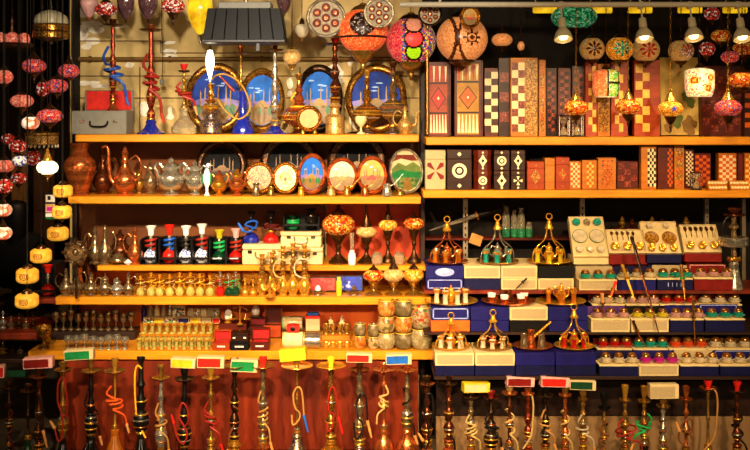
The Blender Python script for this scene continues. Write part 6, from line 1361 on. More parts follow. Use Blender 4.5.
# ------------------------------------------------------------------ open tea set boxes
def tea_glass(label, group, px, Y, zb, R, h, gl, proto={}):
    s = S(Y); key = (gl, R, h)
    if key in proto: return dup(proto[key], (X(px, Y), Y, zb), 0, label, group)
    t = thing('tea_glass', label, 'glass', (X(px, Y), Y, zb), 0, group); R *= s; h *= s
    obj('saucer', MB().lathe([(0, 0), (R*.9, 0), (R*1.35, h*.16), (R*1.5, h*.3), (R*1.3, h*.24), (0, h*.08)], 0, 16), gl, t)
    obj('glass_body', MB().lathe([(0, h*.1), (R*.6, h*.1), (R*1.05, h*.34), (R*1.1, h*.6), (0, h*.62)], 0, 16), gl, t)
    obj('gilt_band', MB().lathe([(R*1.04, h*.62), (R*1.0, h*.76), (R*.8, h*.93), (R*.6, h), (R*.5, h*.98), (0, h*.7)], 0, 16), 'dark_gold', t)
    proto[key] = t; return t
def open_box(name, p0, p1, rl, rt, rb, zb, Y, tray_m, lid_m, front_m, gl, n=3, R=4.6, h=11, border=None, d=.10, lidw=1.0, glabel='', front='plain'):
    """gift box open towards the viewer: base with front print, pale tray, upright lid behind, three glasses in the tray."""
    s = S(Y); W = (p1-p0)*s-.003; H = Z(rt, Y)-zb
    t = thing('open_gift_box', name, 'gift box', (X((p0+p1)/2, Y), Y+d/2, zb))
    obj('base', MB().box((0, 0, (H-.006)/2), (W, d, H-.006), 0, .001), front_m, t)
    obj('tray', MB().box((0, 0, H-.004), (W*1.01, d*1.0, .004), 0, .001), tray_m, t)
    obj('tray_lip', MB().box((0, -d/2-.002, H-.004), (W*1.01, .004, .009), 0, .001), tray_m, t)
    lz = Z(rl, Y+d)-zb
    l = obj('lid', MB().box((0, d/2-.004, (H+lz)/2), (W*lidw, .006, lz-H), 0, .001), lid_m, t)
    if border:
        m = MB(); LH = lz-H; y = d/2-.007
        for a, b, c, e in ((-.47, .47, .88, .95), (-.47, -.45, .05, .95), (.45, .47, .05, .95)): m.rect(W*a, W*b, H+LH*c, H+LH*e, y, 0)
        obj('printed_border', m, border, l)
    m = MB(); y = -d/2
    if front == 'print': m.rect(-W*.46, W*.46, H*.15, H*.8, y, 0); obj('printed_front', m, 'cream_print', t)
    elif front == 'marks':
        for i in range(4): m.rect(W*(-.2+.12*i), W*(-.18+.12*i), H*.3, H*.62, y, 0)
        obj('printed_marks', m, 'light_blue', t)
    for i in range(n):
        px = p0+(p1-p0)*(i+.5)/n
        g2 = re.sub(r' (with|of) (?:\w+ )*glasses( with gilt tops)?( and)?', '', name)
        tea_glass('%s %s glass from the pillar, %s' % (('first', 'middle', 'last')[i], glabel, g2), 'glasses in the '+name, px, Y+d*.42, zb+H-.0015, R, h, gl)
    return t
# top step: back row tilted show boxes, front row open boxes
def show_box(label, p0, p1, q0, q1, rtop, rbot, redge, Y, side_m, items):
    """deep tray tilted to the viewer: p along the top edge, q along the bottom edge (pixels)."""
    s = S(Y); W = ((p1-p0)+(q1-q0))/2*s; t = thing('show_box', label, 'gift box', (X((q0+q1)/2, Y), Y, Z(redge, Y)))
    th = .62                                        # tilt back from upright
    Hh = (rbot-rtop)*s/math.cos(th)*.93; dz = (redge-rbot)*s; d = .035
    def loc(u, v, w=0):                              # u across -.5..5, v up 0..1, w out of the face
        return Vector((u*W, v*Hh*math.sin(th)-w*math.cos(th), dz+v*Hh*math.cos(th)+w*math.sin(th)))
    sh = (X((p0+p1)/2, Y)-X((q0+q1)/2, Y))
    R_ = rx(-th)
    def sb(nm, u0, u1, v0, v1, w0, w1, mat, par, bev=.0015):
        c = loc((u0+u1)/2, (v0+v1)/2, (w0+w1)/2); return obj(nm, MB().box(c, ((u1-u0)*W, w1-w0, (v1-v0)*Hh), 0, bev, rot=R_), mat, par)
    b = sb('tray', -.5, .5, 0, 1, -d, 0, 'cream', t)
    obj('base', MB().box((0, Hh*math.sin(th)*.5+.01, (dz-.004)/2), (W*.98, Hh*math.sin(th)+.03, dz-.006), 0, .001), side_m, t)
    for a, c, v0, v1 in ((-.5, -.48, 0, 1), (.48, .5, 0, 1), (-.48, .48, .97, 1), (-.48, .48, 0, .03)): sb('tray_lip', a, c, v0, v1, 0, .006, 'cream', t, .001)
    qd = Vector((0, -math.cos(th), math.sin(th))).to_track_quat('Z', 'Y')
    seen = {}
    for kind, u, v, r, mt, lab0 in items:
        seen[lab0] = seen.get(lab0, -1)+1; lab = lab0 if sum(q[5] == lab0 for q in items) == 1 else '%s %s from the pillar' % (ORD[seen[lab0]], lab0)
        p = Vector(t.location)+loc(u, v, .0005)
        o = thing({'s': 'saucer', 'c': 'tea_glass', 'g': 'tea_glass', 'n': 'tea_spoon'}[kind], lab, {'s': 'saucer', 'c': 'glass', 'g': 'glass', 'n': 'spoon'}[kind], p, 0, 'row: '+lab0)
        o.rotation_mode = 'QUATERNION'; o.rotation_quaternion = qd
        r *= s
        if kind == 's':
            obj('dish', MB().lathe([(0, 0), (r*.6, 0), (r, .006), (r*.97, .008), (r*.6, .003), (0, .003)], 0, 24), mt, o)
            obj('rim', MB().lathe([(r*.96, .0062), (r*1.03, .0066), (r*1.01, .009), (r*.95, .0085)], 0, 24), 'green_glass' if mt == 'pale_glass' and 'green' in lab else 'polished_gold', o)
        elif kind == 'n':
            obj('spoon_bowl', MB().lathe([(0, 0), (r*.8, .002), (r, .005), (r*.7, .004), (0, .002)], 0, 12, (0, r*2.0, 0), sy=1.5), 'chrome', o)
            obj('spoon_handle', MB().tube([(0, r*1.0, .004), (0, -r*1.2, .004), (0, -r*3.2, .004)], .0018, 0, 6), 'chrome', o)
        else:
            obj('glass_body', MB().lathe([(0, 0), (r*.7, 0), (r*.95, .008), (r, .016), (0, .016)], 0, 16), mt, o)
            obj('gilt_band', MB().lathe([(r, .016), (r*.9, .022), (r*.7, .024), (0, .018)], 0, 16), 'polished_gold' if kind == 'g' else mt, o)
    return t
A = 'tall green box'
show_box('tall tilted gift box showing two green rimmed saucers and green glasses', 566, 601, 573, 609, 217, 257, 264.5, .06, 'cream',
 [('c', -.3, .84, 4.2, 'teal_glass', 'teal glass lying in the top row of the '+A), ('c', .3, .84, 4.2, 'teal_glass', 'teal glass lying in the top row of the '+A),
  ('c', 0, .84, 3.6, 'clear_glass', 'clear glass lying between the two teal ones of the '+A),
  ('s', -.24, .5, 7.6, 'pale_glass', 'green rimmed saucer in the middle of the '+A), ('s', .24, .5, 7.6, 'pale_glass', 'green rimmed saucer in the middle of the '+A),
  ('c', -.3, .17, 4, 'pale_glass', 'pale glass lying in the bottom row of the '+A), ('c', 0, .17, 4, 'pale_glass', 'pale glass lying in the bottom row of the '+A), ('c', .3, .17, 4, 'pale_glass', 'pale glass lying in the bottom row of the '+A)])
A = 'low red fronted show box'
show_box('low tilted gift box with spoons and red front beside the tall green one', 604, 643, 609, 647, 230, 253.5, 264.5, .06, 'dark_red',
 [('n', -.35+.14*i, .72, 1.6, 'chrome', 'silver spoon in the row of the '+A) for i in range(5)]+[('g', -.32+.32*i, .26, 4.4, 'amber_glass', 'gold cup in the row of the '+A) for i in range(3)])
A = 'brown bowl box'
show_box('tilted gift box with two brown gilt bowls and navy front', 633, 671, 645, 681, 222, 253.5, 263, .06, 'navy',
 [('c', -.25, .84, 3.4, 'pale_glass', 'pale glass lying in the top row of the '+A), ('c', .2, .84, 3.4, 'pale_glass', 'pale glass lying in the top row of the '+A), ('s', -.24, .48, 7.2, 'ornate_gold', 'brown gilt bowl in the '+A), ('s', .24, .48, 7.2, 'ornate_gold', 'brown gilt bowl in the '+A)]+[('g', -.3+.3*i, .15, 4, 'amber_glass', 'gold cup in the bottom row of the '+A) for i in range(3)])
A = 'show box with dark spoons'
show_box('tilted gift box with a row of dark tipped spoons and gold cups', 675, 714, 685, 721, 225, 252.5, 262, .06, 'dark_red',
 [('n', -.36+.144*i, .72, 1.9, 'chrome', 'dark tipped spoon in the '+A) for i in range(6)]+[('g', -.32+.32*i, .22, 4.2, 'amber_glass', 'gold cup in the '+A) for i in range(3)])
# lower risers of the show boxes
for p0, p1, row, mt, lab in ((575, 611, 265, 'cream', 'cream box under the tall tilted green gift box'), (611.5, 646, 265, 'dark_red', 'dark red box under the low tilted spoon box'), (648, 682, 263.5, 'navy', 'navy box under the tilted brown bowl box'), (686, 722, 262.5, 'dark_red', 'dark red box under the tilted dark spoon box')):
    giftbox(lab, p0, p1, row, T1, .09, .2, mt)
Y1 = -.02
for nm, p0, p1, rl, rt, lm, fm, gl, gc, fr, bd in (
 ('open cream gift box with teal glasses under the tall tilted box', 579, 617, 266, 279.5, 'cream_print', 'cream', 'teal_glass', 'teal', 'print', None),
 ('open navy gift box with pale glasses under the low spoon box', 618, 656, 266, 278, 'navy', 'royal', 'pale_glass', 'pale', 'plain', None),
 ('open cream lidded gift box with teal glasses and navy front', 657, 693, 265, 278, 'cream_print', 'navy', 'teal_glass', 'teal', 'marks', None),
 ('open dark red gift box with copper pink glasses', 694, 733, 264, 277.5, 'dark_red', 'dark_red', 'pink_glass', 'copper pink', 'plain', 'pink')):
    open_box(nm, p0, p1, rl, rt, 290, T1, Y1, 'cream', lm, fm, gl, 3, 4.4, 8.5, bd, glabel=gc, front=fr)
# middle step: back row and front row
for nm, p0, p1, rt, gl, gc in (('gift box of gold clear glasses at the back beside the orange tray', 592, 625, 304, 'pale_glass', 'clear gold'), ('gift box of rosy glasses at the back of the middle step', 626, 659, 304, 'pink_glass', 'rosy'), ('gift box of red glasses at the back of the middle step', 660, 697, 304, 'red_glass', 'red'), ('gift box of pale clear glasses at the back of the middle step', 698, 742, 304, 'pale_glass', 'pale clear')):
    open_box(nm, p0, p1, 294.5, rt, 332, T2, -.02, 'cream', 'dark_red', 'navy', gl, 3, 4.4, 9.5, None, glabel=gc)
for nm, p0, p1, rl, lm, fm, gl, gc, fr, bd in (
 ('open purple lidded gift box with rosy glasses, cream front', 591, 630, 306, 'purple', 'cream', 'pink_glass', 'rosy', 'print', None),
 ('open black lidded gift box with yellow glasses, cream front', 631, 669, 306, 'black', 'cream', 'yellow_glass', 'yellow', 'print', None),
 ('open blue lidded gift box with pink white glasses, navy front', 670, 704, 305, 'royal', 'navy', 'pink_glass', 'pink white', 'plain', None),
 ('open pale bordered blue gift box with turquoise glasses', 705, 745, 304, 'royal', 'navy', 'teal_glass', 'turquoise', 'plain', 'light_blue')):
    open_box(nm, p0, p1, rl, 318.5, 332, T2, -.155, 'cream', lm, fm, gl, 3, 4.4, 8.5, bd, glabel=gc, front=fr)
for nm, p0, p1, gl, gc in (('gift box of bright red glasses beside the red glass dome', 597, 632, 'red_glass', 'bright red'), ('gift box of sea green glasses on the lowest step', 633, 668, 'teal_glass', 'sea green'), ('gift box of orange glasses on the lowest step', 669, 707, 'orange_glass', 'orange'), ('gift box of clear glasses with gilt tops on the lowest step', 708, 752, 'pale_glass', 'clear')):
    open_box(nm, p0, p1, 338, 348.5, 376, T3, -.16, 'cream', 'ornate_gold' if gl == 'pale_glass' else 'dark_red', 'navy', gl, 3, 4.6, 10, None, glabel=gc)
for nm, p0, p1, lm, fm, gl, gc, fr, bd in (
 ('open navy gift box with gold clear glasses at the lowest edge', 599, 638.5, 'navy', 'navy', 'pale_glass', 'gold clear', 'plain', None),
 ('open blue gift box with magenta glasses and cream front', 639, 679, 'royal', 'cream', 'magenta_glass', 'magenta', 'print', None),
 ('open cream lidded gift box with gold clear glasses at the lowest edge', 680, 719, 'cream_print', 'navy', 'pale_glass', 'gold clear', 'plain', None),
 ('open blue bordered gift box with gold white glasses at the lowest edge', 720, 760, 'royal', 'navy', 'pale_glass', 'gold white', 'plain', 'light_blue')):
    open_box(nm, p0, p1, 350, 364.5, 376, T3, -.295, 'cream', lm, fm, gl, 3, 4.5, 10, bd, glabel=gc, front=fr)
# letter openers standing among the boxes
def P3(px, row, Y): return (px, row), Y
for a, b, Y, Yb, r, ms, lab in (
 ((659, 334), (631, 235), -.20, -.06, .008, ('dark_copper', 'dark_relief', 'bronze'), 'long dark letter opener leaning across the boxes to the brown bowls'),
 ((635, 301), (622, 264), -.17, -.06, .007, ('yellow_hose', 'polished_brass', 'gold'), 'yellow letter opener leaning before the navy gift box'),
 ((609, 302), (616, 281), -.17, -.10, .006, ('orange', 'red', 'gold'), 'short red orange letter opener before the teal glasses'),
 ((685, 300), (681, 264), -.17, -.08, .007, ('gold', 'gold_relief', 'green'), 'gold letter opener with green dot before the teal glass box'),
 ((695, 346), (693, 298), -.168, -.168, .008, ('gold', 'gold_relief', 'bronze'), 'upright gold letter opener before the orange glasses'),
 ((603.5, 318), (602, 293), -.15, -.15, .010, ('copper', 'wood_tip', 'gold'), 'copper coloured letter opener standing in the rosy glass box'),
 ((644, 347), (633, 320), -.168, -.168, .007, ('copper', 'dark_copper', 'brass'), 'curved copper spoon opener lying over the sea green glasses')):
    blade('letter_opener', lab, a, b, Y, r, ms, 'letter opener', .4, Yb)
# row of ornaments behind the show boxes
zo = Z(228, .28)
o = obj('shelf_board', MB().box(((X(615, .28)+X(700, .28))/2, .31, zo-.007), (X(700, .28)-X(615, .28), .10, .012), 0, .002), 'mahogany'); tag(o, 'dark ledge behind the tilted gift boxes', 'shelf')
for i, px in enumerate((622, 632, 642, 652, 662, 674, 686)):
    vessel('brass_ornament', '%s small ornament behind the gift boxes, counted from the tall green box' % ORD[i], 'ornament', px, .30, zo, 216+(i % 3)*2, 4, 'sugar', ['brass', 'dark_copper', 'gold'][i % 3], seg=12)
# tall silver pipe at the end
t = hookah('tall silver water pipe with wide tray standing beside the tea set boxes', 734, .02, T1, 208, 216, 9, 11, 'cone', 'silver', 'old_silver', 'dark_copper', 'dark_copper', 'maroon', None, .4, 'A', 3.4, cw=7)
s = S(.02); obj('wide_tray', MB().lathe([(0, 43*s), (13*s, 43*s), (14.5*s, 45*s), (14.5*s, 51*s), (13*s, 52*s), (0, 50*s)], 0, 28), 'silver', t)
obj('hose', MB().tube([(-10*s, 0, 46*s), (-13*s, -.02, 60*s), (-9*s, -.02, 71*s), (0, -.02, 73*s)], .004, 0, 8), 'black_hose', t)

# ------------------------------------------------------------------ lamps in the passage
LK = 'bronze'
HUNG = [(80, 170, 16, 27, .06), (75, 200, 8, 4, 0), (51, 26, 18, 16, -.1), (12, 40, 21, 20, -.05), (42, 140, 17, 10, 0), (47.5, 167, 11, 12, -.24), (50, 205, 6, 16, .12)]
def depth_for(px, row, a, b, Y0):
    """the depth nearest to Y0 at which a lamp and its chain clear the lamps hung before it."""
    best = None
    for k in range(60):
        Y = Y0+(k//2+k % 2)*(.03 if k % 2 else -.03)
        if Y < -.7 or Y > .6: continue
        ok = True
        for p, r, ra, rb_, y in HUNG:
            dx = abs(X(px, Y)-X(p, y)); dy = abs(Y-y); z, zo = Z(row, Y), Z(r, y); q = math.hypot(dx, dy)
            R1, R2 = a*S(Y), ra*S(y)
            if abs(z-zo) < (b+8)*S(Y)+(rb_+8)*S(y) and q < R1+R2+.004: ok = False
            if z < zo and q < R2+.008: ok = False
            if z > zo and q < R1+.008: ok = False
        if ok: best = Y; break
    Y = Y0 if best is None else best
    HUNG.append((px, row, a, b, Y)); return Y
for px, row, Y, a, b, mt, lab, c_, f_ in (
 (34, 66, -.2, 12, 7.5, 'pink_mosaic', 'pink mosaic lamp with blue specks below the brass dome lamp', 7, 10),
 (69, 71, -.15, 10.5, 7.5, 'pink_mosaic', 'pink mosaic lamp nearest to the cream wall edge', 8, 5),
 (57, 86, -.18, 11, 7.5, 'pink_mosaic', 'pink mosaic lamp with blue specks overlapping the red lamp', 4, 6),
 (43, 89, -.02, 7, 8, 'red_white', 'round red mosaic lamp half behind the blue specked one', 4, 5),
 (4, 77, -.15, 9, 7.5, 'coral_glass', 'coral glass lamp at the passage side under the pink dome chandelier', 6, 6),
 (22, 101, -.2, 11.5, 7, 'coral_glass', 'coral glass lamp with dark base above the bright peach lamp', 3, 9),
 (50, 116, -.2, 13, 7.5, 'pink_mosaic', 'wide pink mosaic lamp beside the bright peach lamp', 5, 7),
 (30.5, 123, -.25, 9, 7, 'peach_white', 'bright peach white lamp overlapping the wide pink one', 3, 5),
 (18, 146, -.2, 9, 7, 'red_white', 'red and white lamp over the silver blue lamp', 5, 4),
 (8, 139, .05, 7, 6, 'red_white', 'dim red mosaic lamp behind the red and white lamp', 4, 4),
 (4, 166, -.25, 10, 6.8, 'coral_glass', 'peach coral glass lamp in the column at the passage side', 5, 5),
 (20, 161, -.15, 8, 6, 'blue_white', 'silver blue mosaic lamp between two red lamps', 3, 4),
 (33, 158, .1, 8, 8, 'red_white', 'dim red globe behind the lit cream lamp', 4, 4),
 (19, 178, -.2, 8, 6, 'red_white', 'small red white lamp with dark point under the silver blue one', 4, 8),
 (5, 186, -.2, 8, 8, 'red_white', 'white and red lamp above the peach lamps of the passage column', 4, 4),
 (3, 210, -.25, 9, 7, 'peach_white', 'peach white lamp, upper of two beside the seated person', 6, 3),
 (3, 233, -.25, 9, 7, 'peach_white', 'peach white lamp, lower of two beside the seated person', 6, 3)):
    Y = depth_for(px, row, a, b, Y); hanging_lamp(lab, px, row, Y, a, b, mt, LK, LK, c_, f_, cord=True)
for px, row, Y, a, b, lab in ((63, 191, -.12, 9.5, 6, 'engraved yellow oval lamp, highest of the cascade beside the copper vase'), (62, 212, -.16, 9.5, 6.3, 'engraved yellow oval lamp, second from the top of the cascade'), (58, 233.5, -.1, 10.5, 6.7, 'engraved yellow oval lamp, third from the top of the cascade'),
 (41, 255.5, -.15, 10.5, 6.8, 'engraved yellow oval lamp, fourth from the top of the cascade'), (27.5, 275.5, -.2, 11, 7.2, 'engraved yellow oval lamp, second from the bottom of the cascade'), (27, 300.5, -.25, 11.5, 7, 'engraved yellow oval lamp, lowest of the cascade')):
    Y = depth_for(px, row, a, b, Y); s = S(Y); t = thing('yellow_lamp', lab, 'hanging lamp', (X(px, Y), Y, Z(row, Y))); R, h = a*s, b*s
    m = MB(); pr = [(R*(1 if abs(q) < .45 else math.sqrt(1-((abs(q)-.45)/.55)**2*.55)), q*h) for q in [-1+.125*i for i in range(17)]]
    m.lathe([(0, -h)]+pr+[(0, h)], 0, 28); obj('globe', m, 'engraved_yellow', t)
    m = MB()
    for rr in (.62, .42, .2):
        pts = []
        for i in range(18):
            x, z = rr*h*.95*math.cos(2*PI*i/18), rr*h*math.sin(2*PI*i/18); pts.append((x, -math.sqrt(max(0, R*R*(.985)-x*x))-.0005 + (.08*R if abs(z/h) > .5 else 0), z))
        m.tube(pts, .0018, 0, 5, 1, True)
    obj('engraving', m, 'brown_hose', t)
    obj('cap', MB().lathe([(R*.5, h-.001), (R*.4, h+.012), (R*.1, h+.02), (0, h+.02)], 0, 12), 'bronze', t)
    obj('finial', MB().lathe([(0, -h-.02), (.004, -h-.014), (R*.4, -h+.001)], 0, 12), 'bronze', t)
    obj('cord', MB().tube([(0, 0, h+.018), (0, 0, CEIL-t.location.z)], .0022, 0, 6, 1), 'black_hose', t)
t = hanging_lamp('brightly lit cream globe on a brass rod below the fringed chandelier', 47.5, 167.5, -.24, 10.5, 7.5, 'cream_lamp', 'polished_brass', 'brass', 12, 7, cord=True)
t = thing('brass_dome_lamp', 'cream glass dome lamp with two pierced brass bands', 'chandelier', (X(51, -.1), -.1, Z(30, -.1))); s = S(-.1)
obj('glass_dome', MB().lathe([(16.5*s, 6*s), (17*s, 9*s), (15*s, 14*s), (9*s, 18*s), (3*s, 20*s), (0, 20*s)], 0, 28), 'bowl_white', t)
for z0 in (-1.5, -8.5): obj('brass_band', MB().lathe([(17*s, z0*s), (18*s, (z0+.5)*s), (17.6*s, (z0+5)*s), (18*s, (z0+6.2)*s), (16.6*s, (z0+6.8)*s)], 0, 32), 'gold_relief', t)
obj('bowl', MB().lathe([(0, -12*s), (6*s, -11.5*s), (14*s, -9.5*s), (17*s, -8*s)], 0, 28), 'old_silver', t)
obj('drop', MB().lathe([(0, -15*s), (2*s, -13*s), (1*s, -12*s), (0, -11*s)], 0, 12), 'silver', t)
chain(19.5*s, CEIL-t.location.z, 'old_silver', t, .03)
t = thing('pink_dome_chandelier', 'dark chandelier ring carrying small pink glass domes at the passage side', 'chandelier', (X(12, -.05), -.05, Z(46, -.05))); s = S(-.05)
obj('ring', MB().lathe([(0, -4*s), (14*s, -4*s), (20*s, -1*s), (21*s, 1*s), (20*s, 2.5*s), (0, 2*s)], 0, 30), 'bronze', t)
for i, a in enumerate((-2.3, -1.2, -.1, 1.2, 2.4, 3.6)):
    obj('pink_dome', MB().lathe([(r*6.5*s, z*11*s+2*s) for r, z in ((.5, 0), (.85, .12), (1, .35), (.95, .6), (.7, .85), (.35, .98), (0, 1))], 0, 16, (12.5*s*math.cos(a), 12.5*s*math.sin(a), 0)), 'coral_glass', t)
obj('column', MB().lathe([(0, 2*s), (3*s, 2*s), (2*s, 8*s), (3.4*s, 14*s), (1.6*s, 20*s), (2.4*s, 24*s), (1*s, 30*s), (0, 30*s)], 0, 14), 'bronze', t)
chain(29.5*s, CEIL-t.location.z, 'bronze', t, .035)
t = thing('fringed_chandelier', 'cream fringed brass chandelier ring among the red lamps', 'chandelier', (X(42, .0), .0, Z(140, .0))); s = S(0)
obj('ring', MB().lathe([(15*s, -4*s), (16*s, -4*s), (16*s, 4*s), (15*s, 4.5*s), (14.6*s, 0), (15*s, -4*s)], 0, 32), 'brocade', t)
obj('rim', MB().lathe([(15*s, 4*s), (17*s, 5*s), (17*s, 7*s), (15*s, 7.5*s), (2*s, 9*s), (0, 9*s)], 0, 32), 'brass', t)
for i in range(22): 
    a = i*2*PI/22; obj('crystal_drop', MB().lathe([(0, -8*s), (1.1*s, -6.6*s), (.4*s, -4.4*s), (0, -4*s)], 0, 6, (15.4*s*math.cos(a), 15.4*s*math.sin(a), 0)), 'pale_glass', t)
chain(8.8*s, CEIL-t.location.z, 'bronze', t, .03)
# stickered post, red glass in its dark box, seated person
t = thing('sign_board', 'small dark board with white, pink and green stickers', 'sign', (X(50, .12), .12, Z(218, .12))); s = S(.12)
obj('board', MB().box((0, .01, 12*s), (11*s, .012, 27*s), 0, .002), 'black', t)
m = MB(); y = .004
m.rect(-4.5*s, 4.5*s, 16*s, 23*s, y, 0, .001); m.rect(-4.8*s, 4.8*s, 5.5*s, 14*s, y, 1, .001); m.rect(-3.2*s, 3.2*s, 7*s, 11*s, y-.001, 2, .0006); m.rect(-4.6*s, 4.6*s, 1*s, 4.5*s, y, 0, .001); m.rect(-4.4*s, 4.4*s, 12*s, 13.4*s, y-.001, 3, .0006); m.rect(-2.6*s, .4*s, 18*s, 22*s, y-.001, 4, .0006); m.rect(-4.6*s, 4.6*s, -1*s, .2*s, y, 5, .001)
obj('sticker', m, ['white', 'pink', 'magenta', 'yellow', 'black', 'green'], t)
obj('hanger', MB().tube([(0, .012, 25*s), (0, .012, CEIL-t.location.z)], .003, 0, 6, 1), 'black_hose', t)
cased_pipe('glossy red water pipe in the dark display box beside the passage', 48, 265, 7, 'enamel_red', 'enamel_red', None, .16, zb=SL0+.005)
pipe_case('dark display box around the red water pipe beside the passage', 48, 25, 262, .19, SL0, .17, strip=False)
spot((-2.7, 2.4, 2.35), (-3.05, 4.4, .95), 60, 62, .06, col=(1, .66, .36))
t = thing('person', 'person with long dark hair in black coat, seated in the passage, seen from behind', 'person', (X(17, 3.5), 3.5, 0))
k = bpy.data.meshes.new('body'); body = bpy.data.objects.new('body', k); C.objects.link(body); body.parent = t
pv = [(0, 0, .36), (0, -.02, .50), (0, -.01, .66), (0, 0, .76), (0, .01, .86), (0, .02, .95), (.09, .02, .36), (.12, .38, .40), (.12, .40, .06), (.12, .5, .03), (-.09, .02, .36), (-.12, .38, .40), (-.12, .40, .06), (-.12, .5, .03), (.17, 0, .68), (.22, .06, .50), (.14, .26, .44), (-.17, 0, .68), (-.22, .06, .50), (-.14, .26, .44)]
pe = [(0, 1), (1, 2), (2, 3), (3, 4), (4, 5), (0, 6), (6, 7), (7, 8), (8, 9), (0, 10), (10, 11), (11, 12), (12, 13), (2, 14), (14, 15), (15, 16), (2, 17), (17, 18), (18, 19)]
pr = [.15, .14, .14, .055, .085, .07, .1, .08, .055, .045, .1, .08, .055, .045, .075, .055, .04, .075, .055, .04]
k.from_pydata(pv, pe, []); k.materials.append(MATS['coat'])
sm = body.modifiers.new('skin', 'SKIN'); 
for v, r in zip(k.skin_vertices[0].data, pr): v.radius = (r, r)
k.skin_vertices[0].data[0].use_root = True
body.modifiers.new('sub', 'SUBSURF').levels = 1; body.modifiers['sub'].render_levels = 2
obj('hair', MB().lathe([(.05, -.30), (.10, -.26), (.115, -.1), (.118, 0), (.105, .07), (.06, .11), (0, .12)], 0, 20, (0, -.015, .91), sy=.8), 'hair', t)
t = thing('stool', 'low dark stool under the seated person in the passage', 'stool', (X(17, 3.5), 3.5, 0)); obj('seat', MB().box((0, .02, .195), (.32, .3, .03), 0, .01), 'dark_wood', t)
for a, b in ((-1, -1), (1, -1), (-1, 1), (1, 1)): obj('leg', MB().box((a*.13, .02+b*.12, .09), (.03, .03, .18), 0, .004), 'dark_wood', t)
# dim bottles on the ledges beside the passage
for i, (px, top, R, mt) in enumerate(((3, 311, 4, 'silver'), (11, 316, 4, 'old_silver'), (19, 313, 3.4, 'bronze'), (26, 318, 4, 'old_silver'), (33, 315, 3, 'bronze'))):
    vessel('dim_bottle', '%s dim metal bottle on the upper dark ledge, counted from the frame edge' % ORD[i], 'bottle', px, .10, SL+.001, top, R, 'mini', mt, seg=12)
for i, (px, top, R, mt) in enumerate(((3, 340, 4.5, 'brass'), (12, 345, 3.5, 'bronze'), (20, 346, 3.5, 'old_silver'))):
    vessel('dim_candlestick', '%s dim candlestick under the dark ledge, counted from the frame edge' % ORD[i], 'candlestick', px, .12, SB+.001, top, R, 'mini', mt, seg=12)

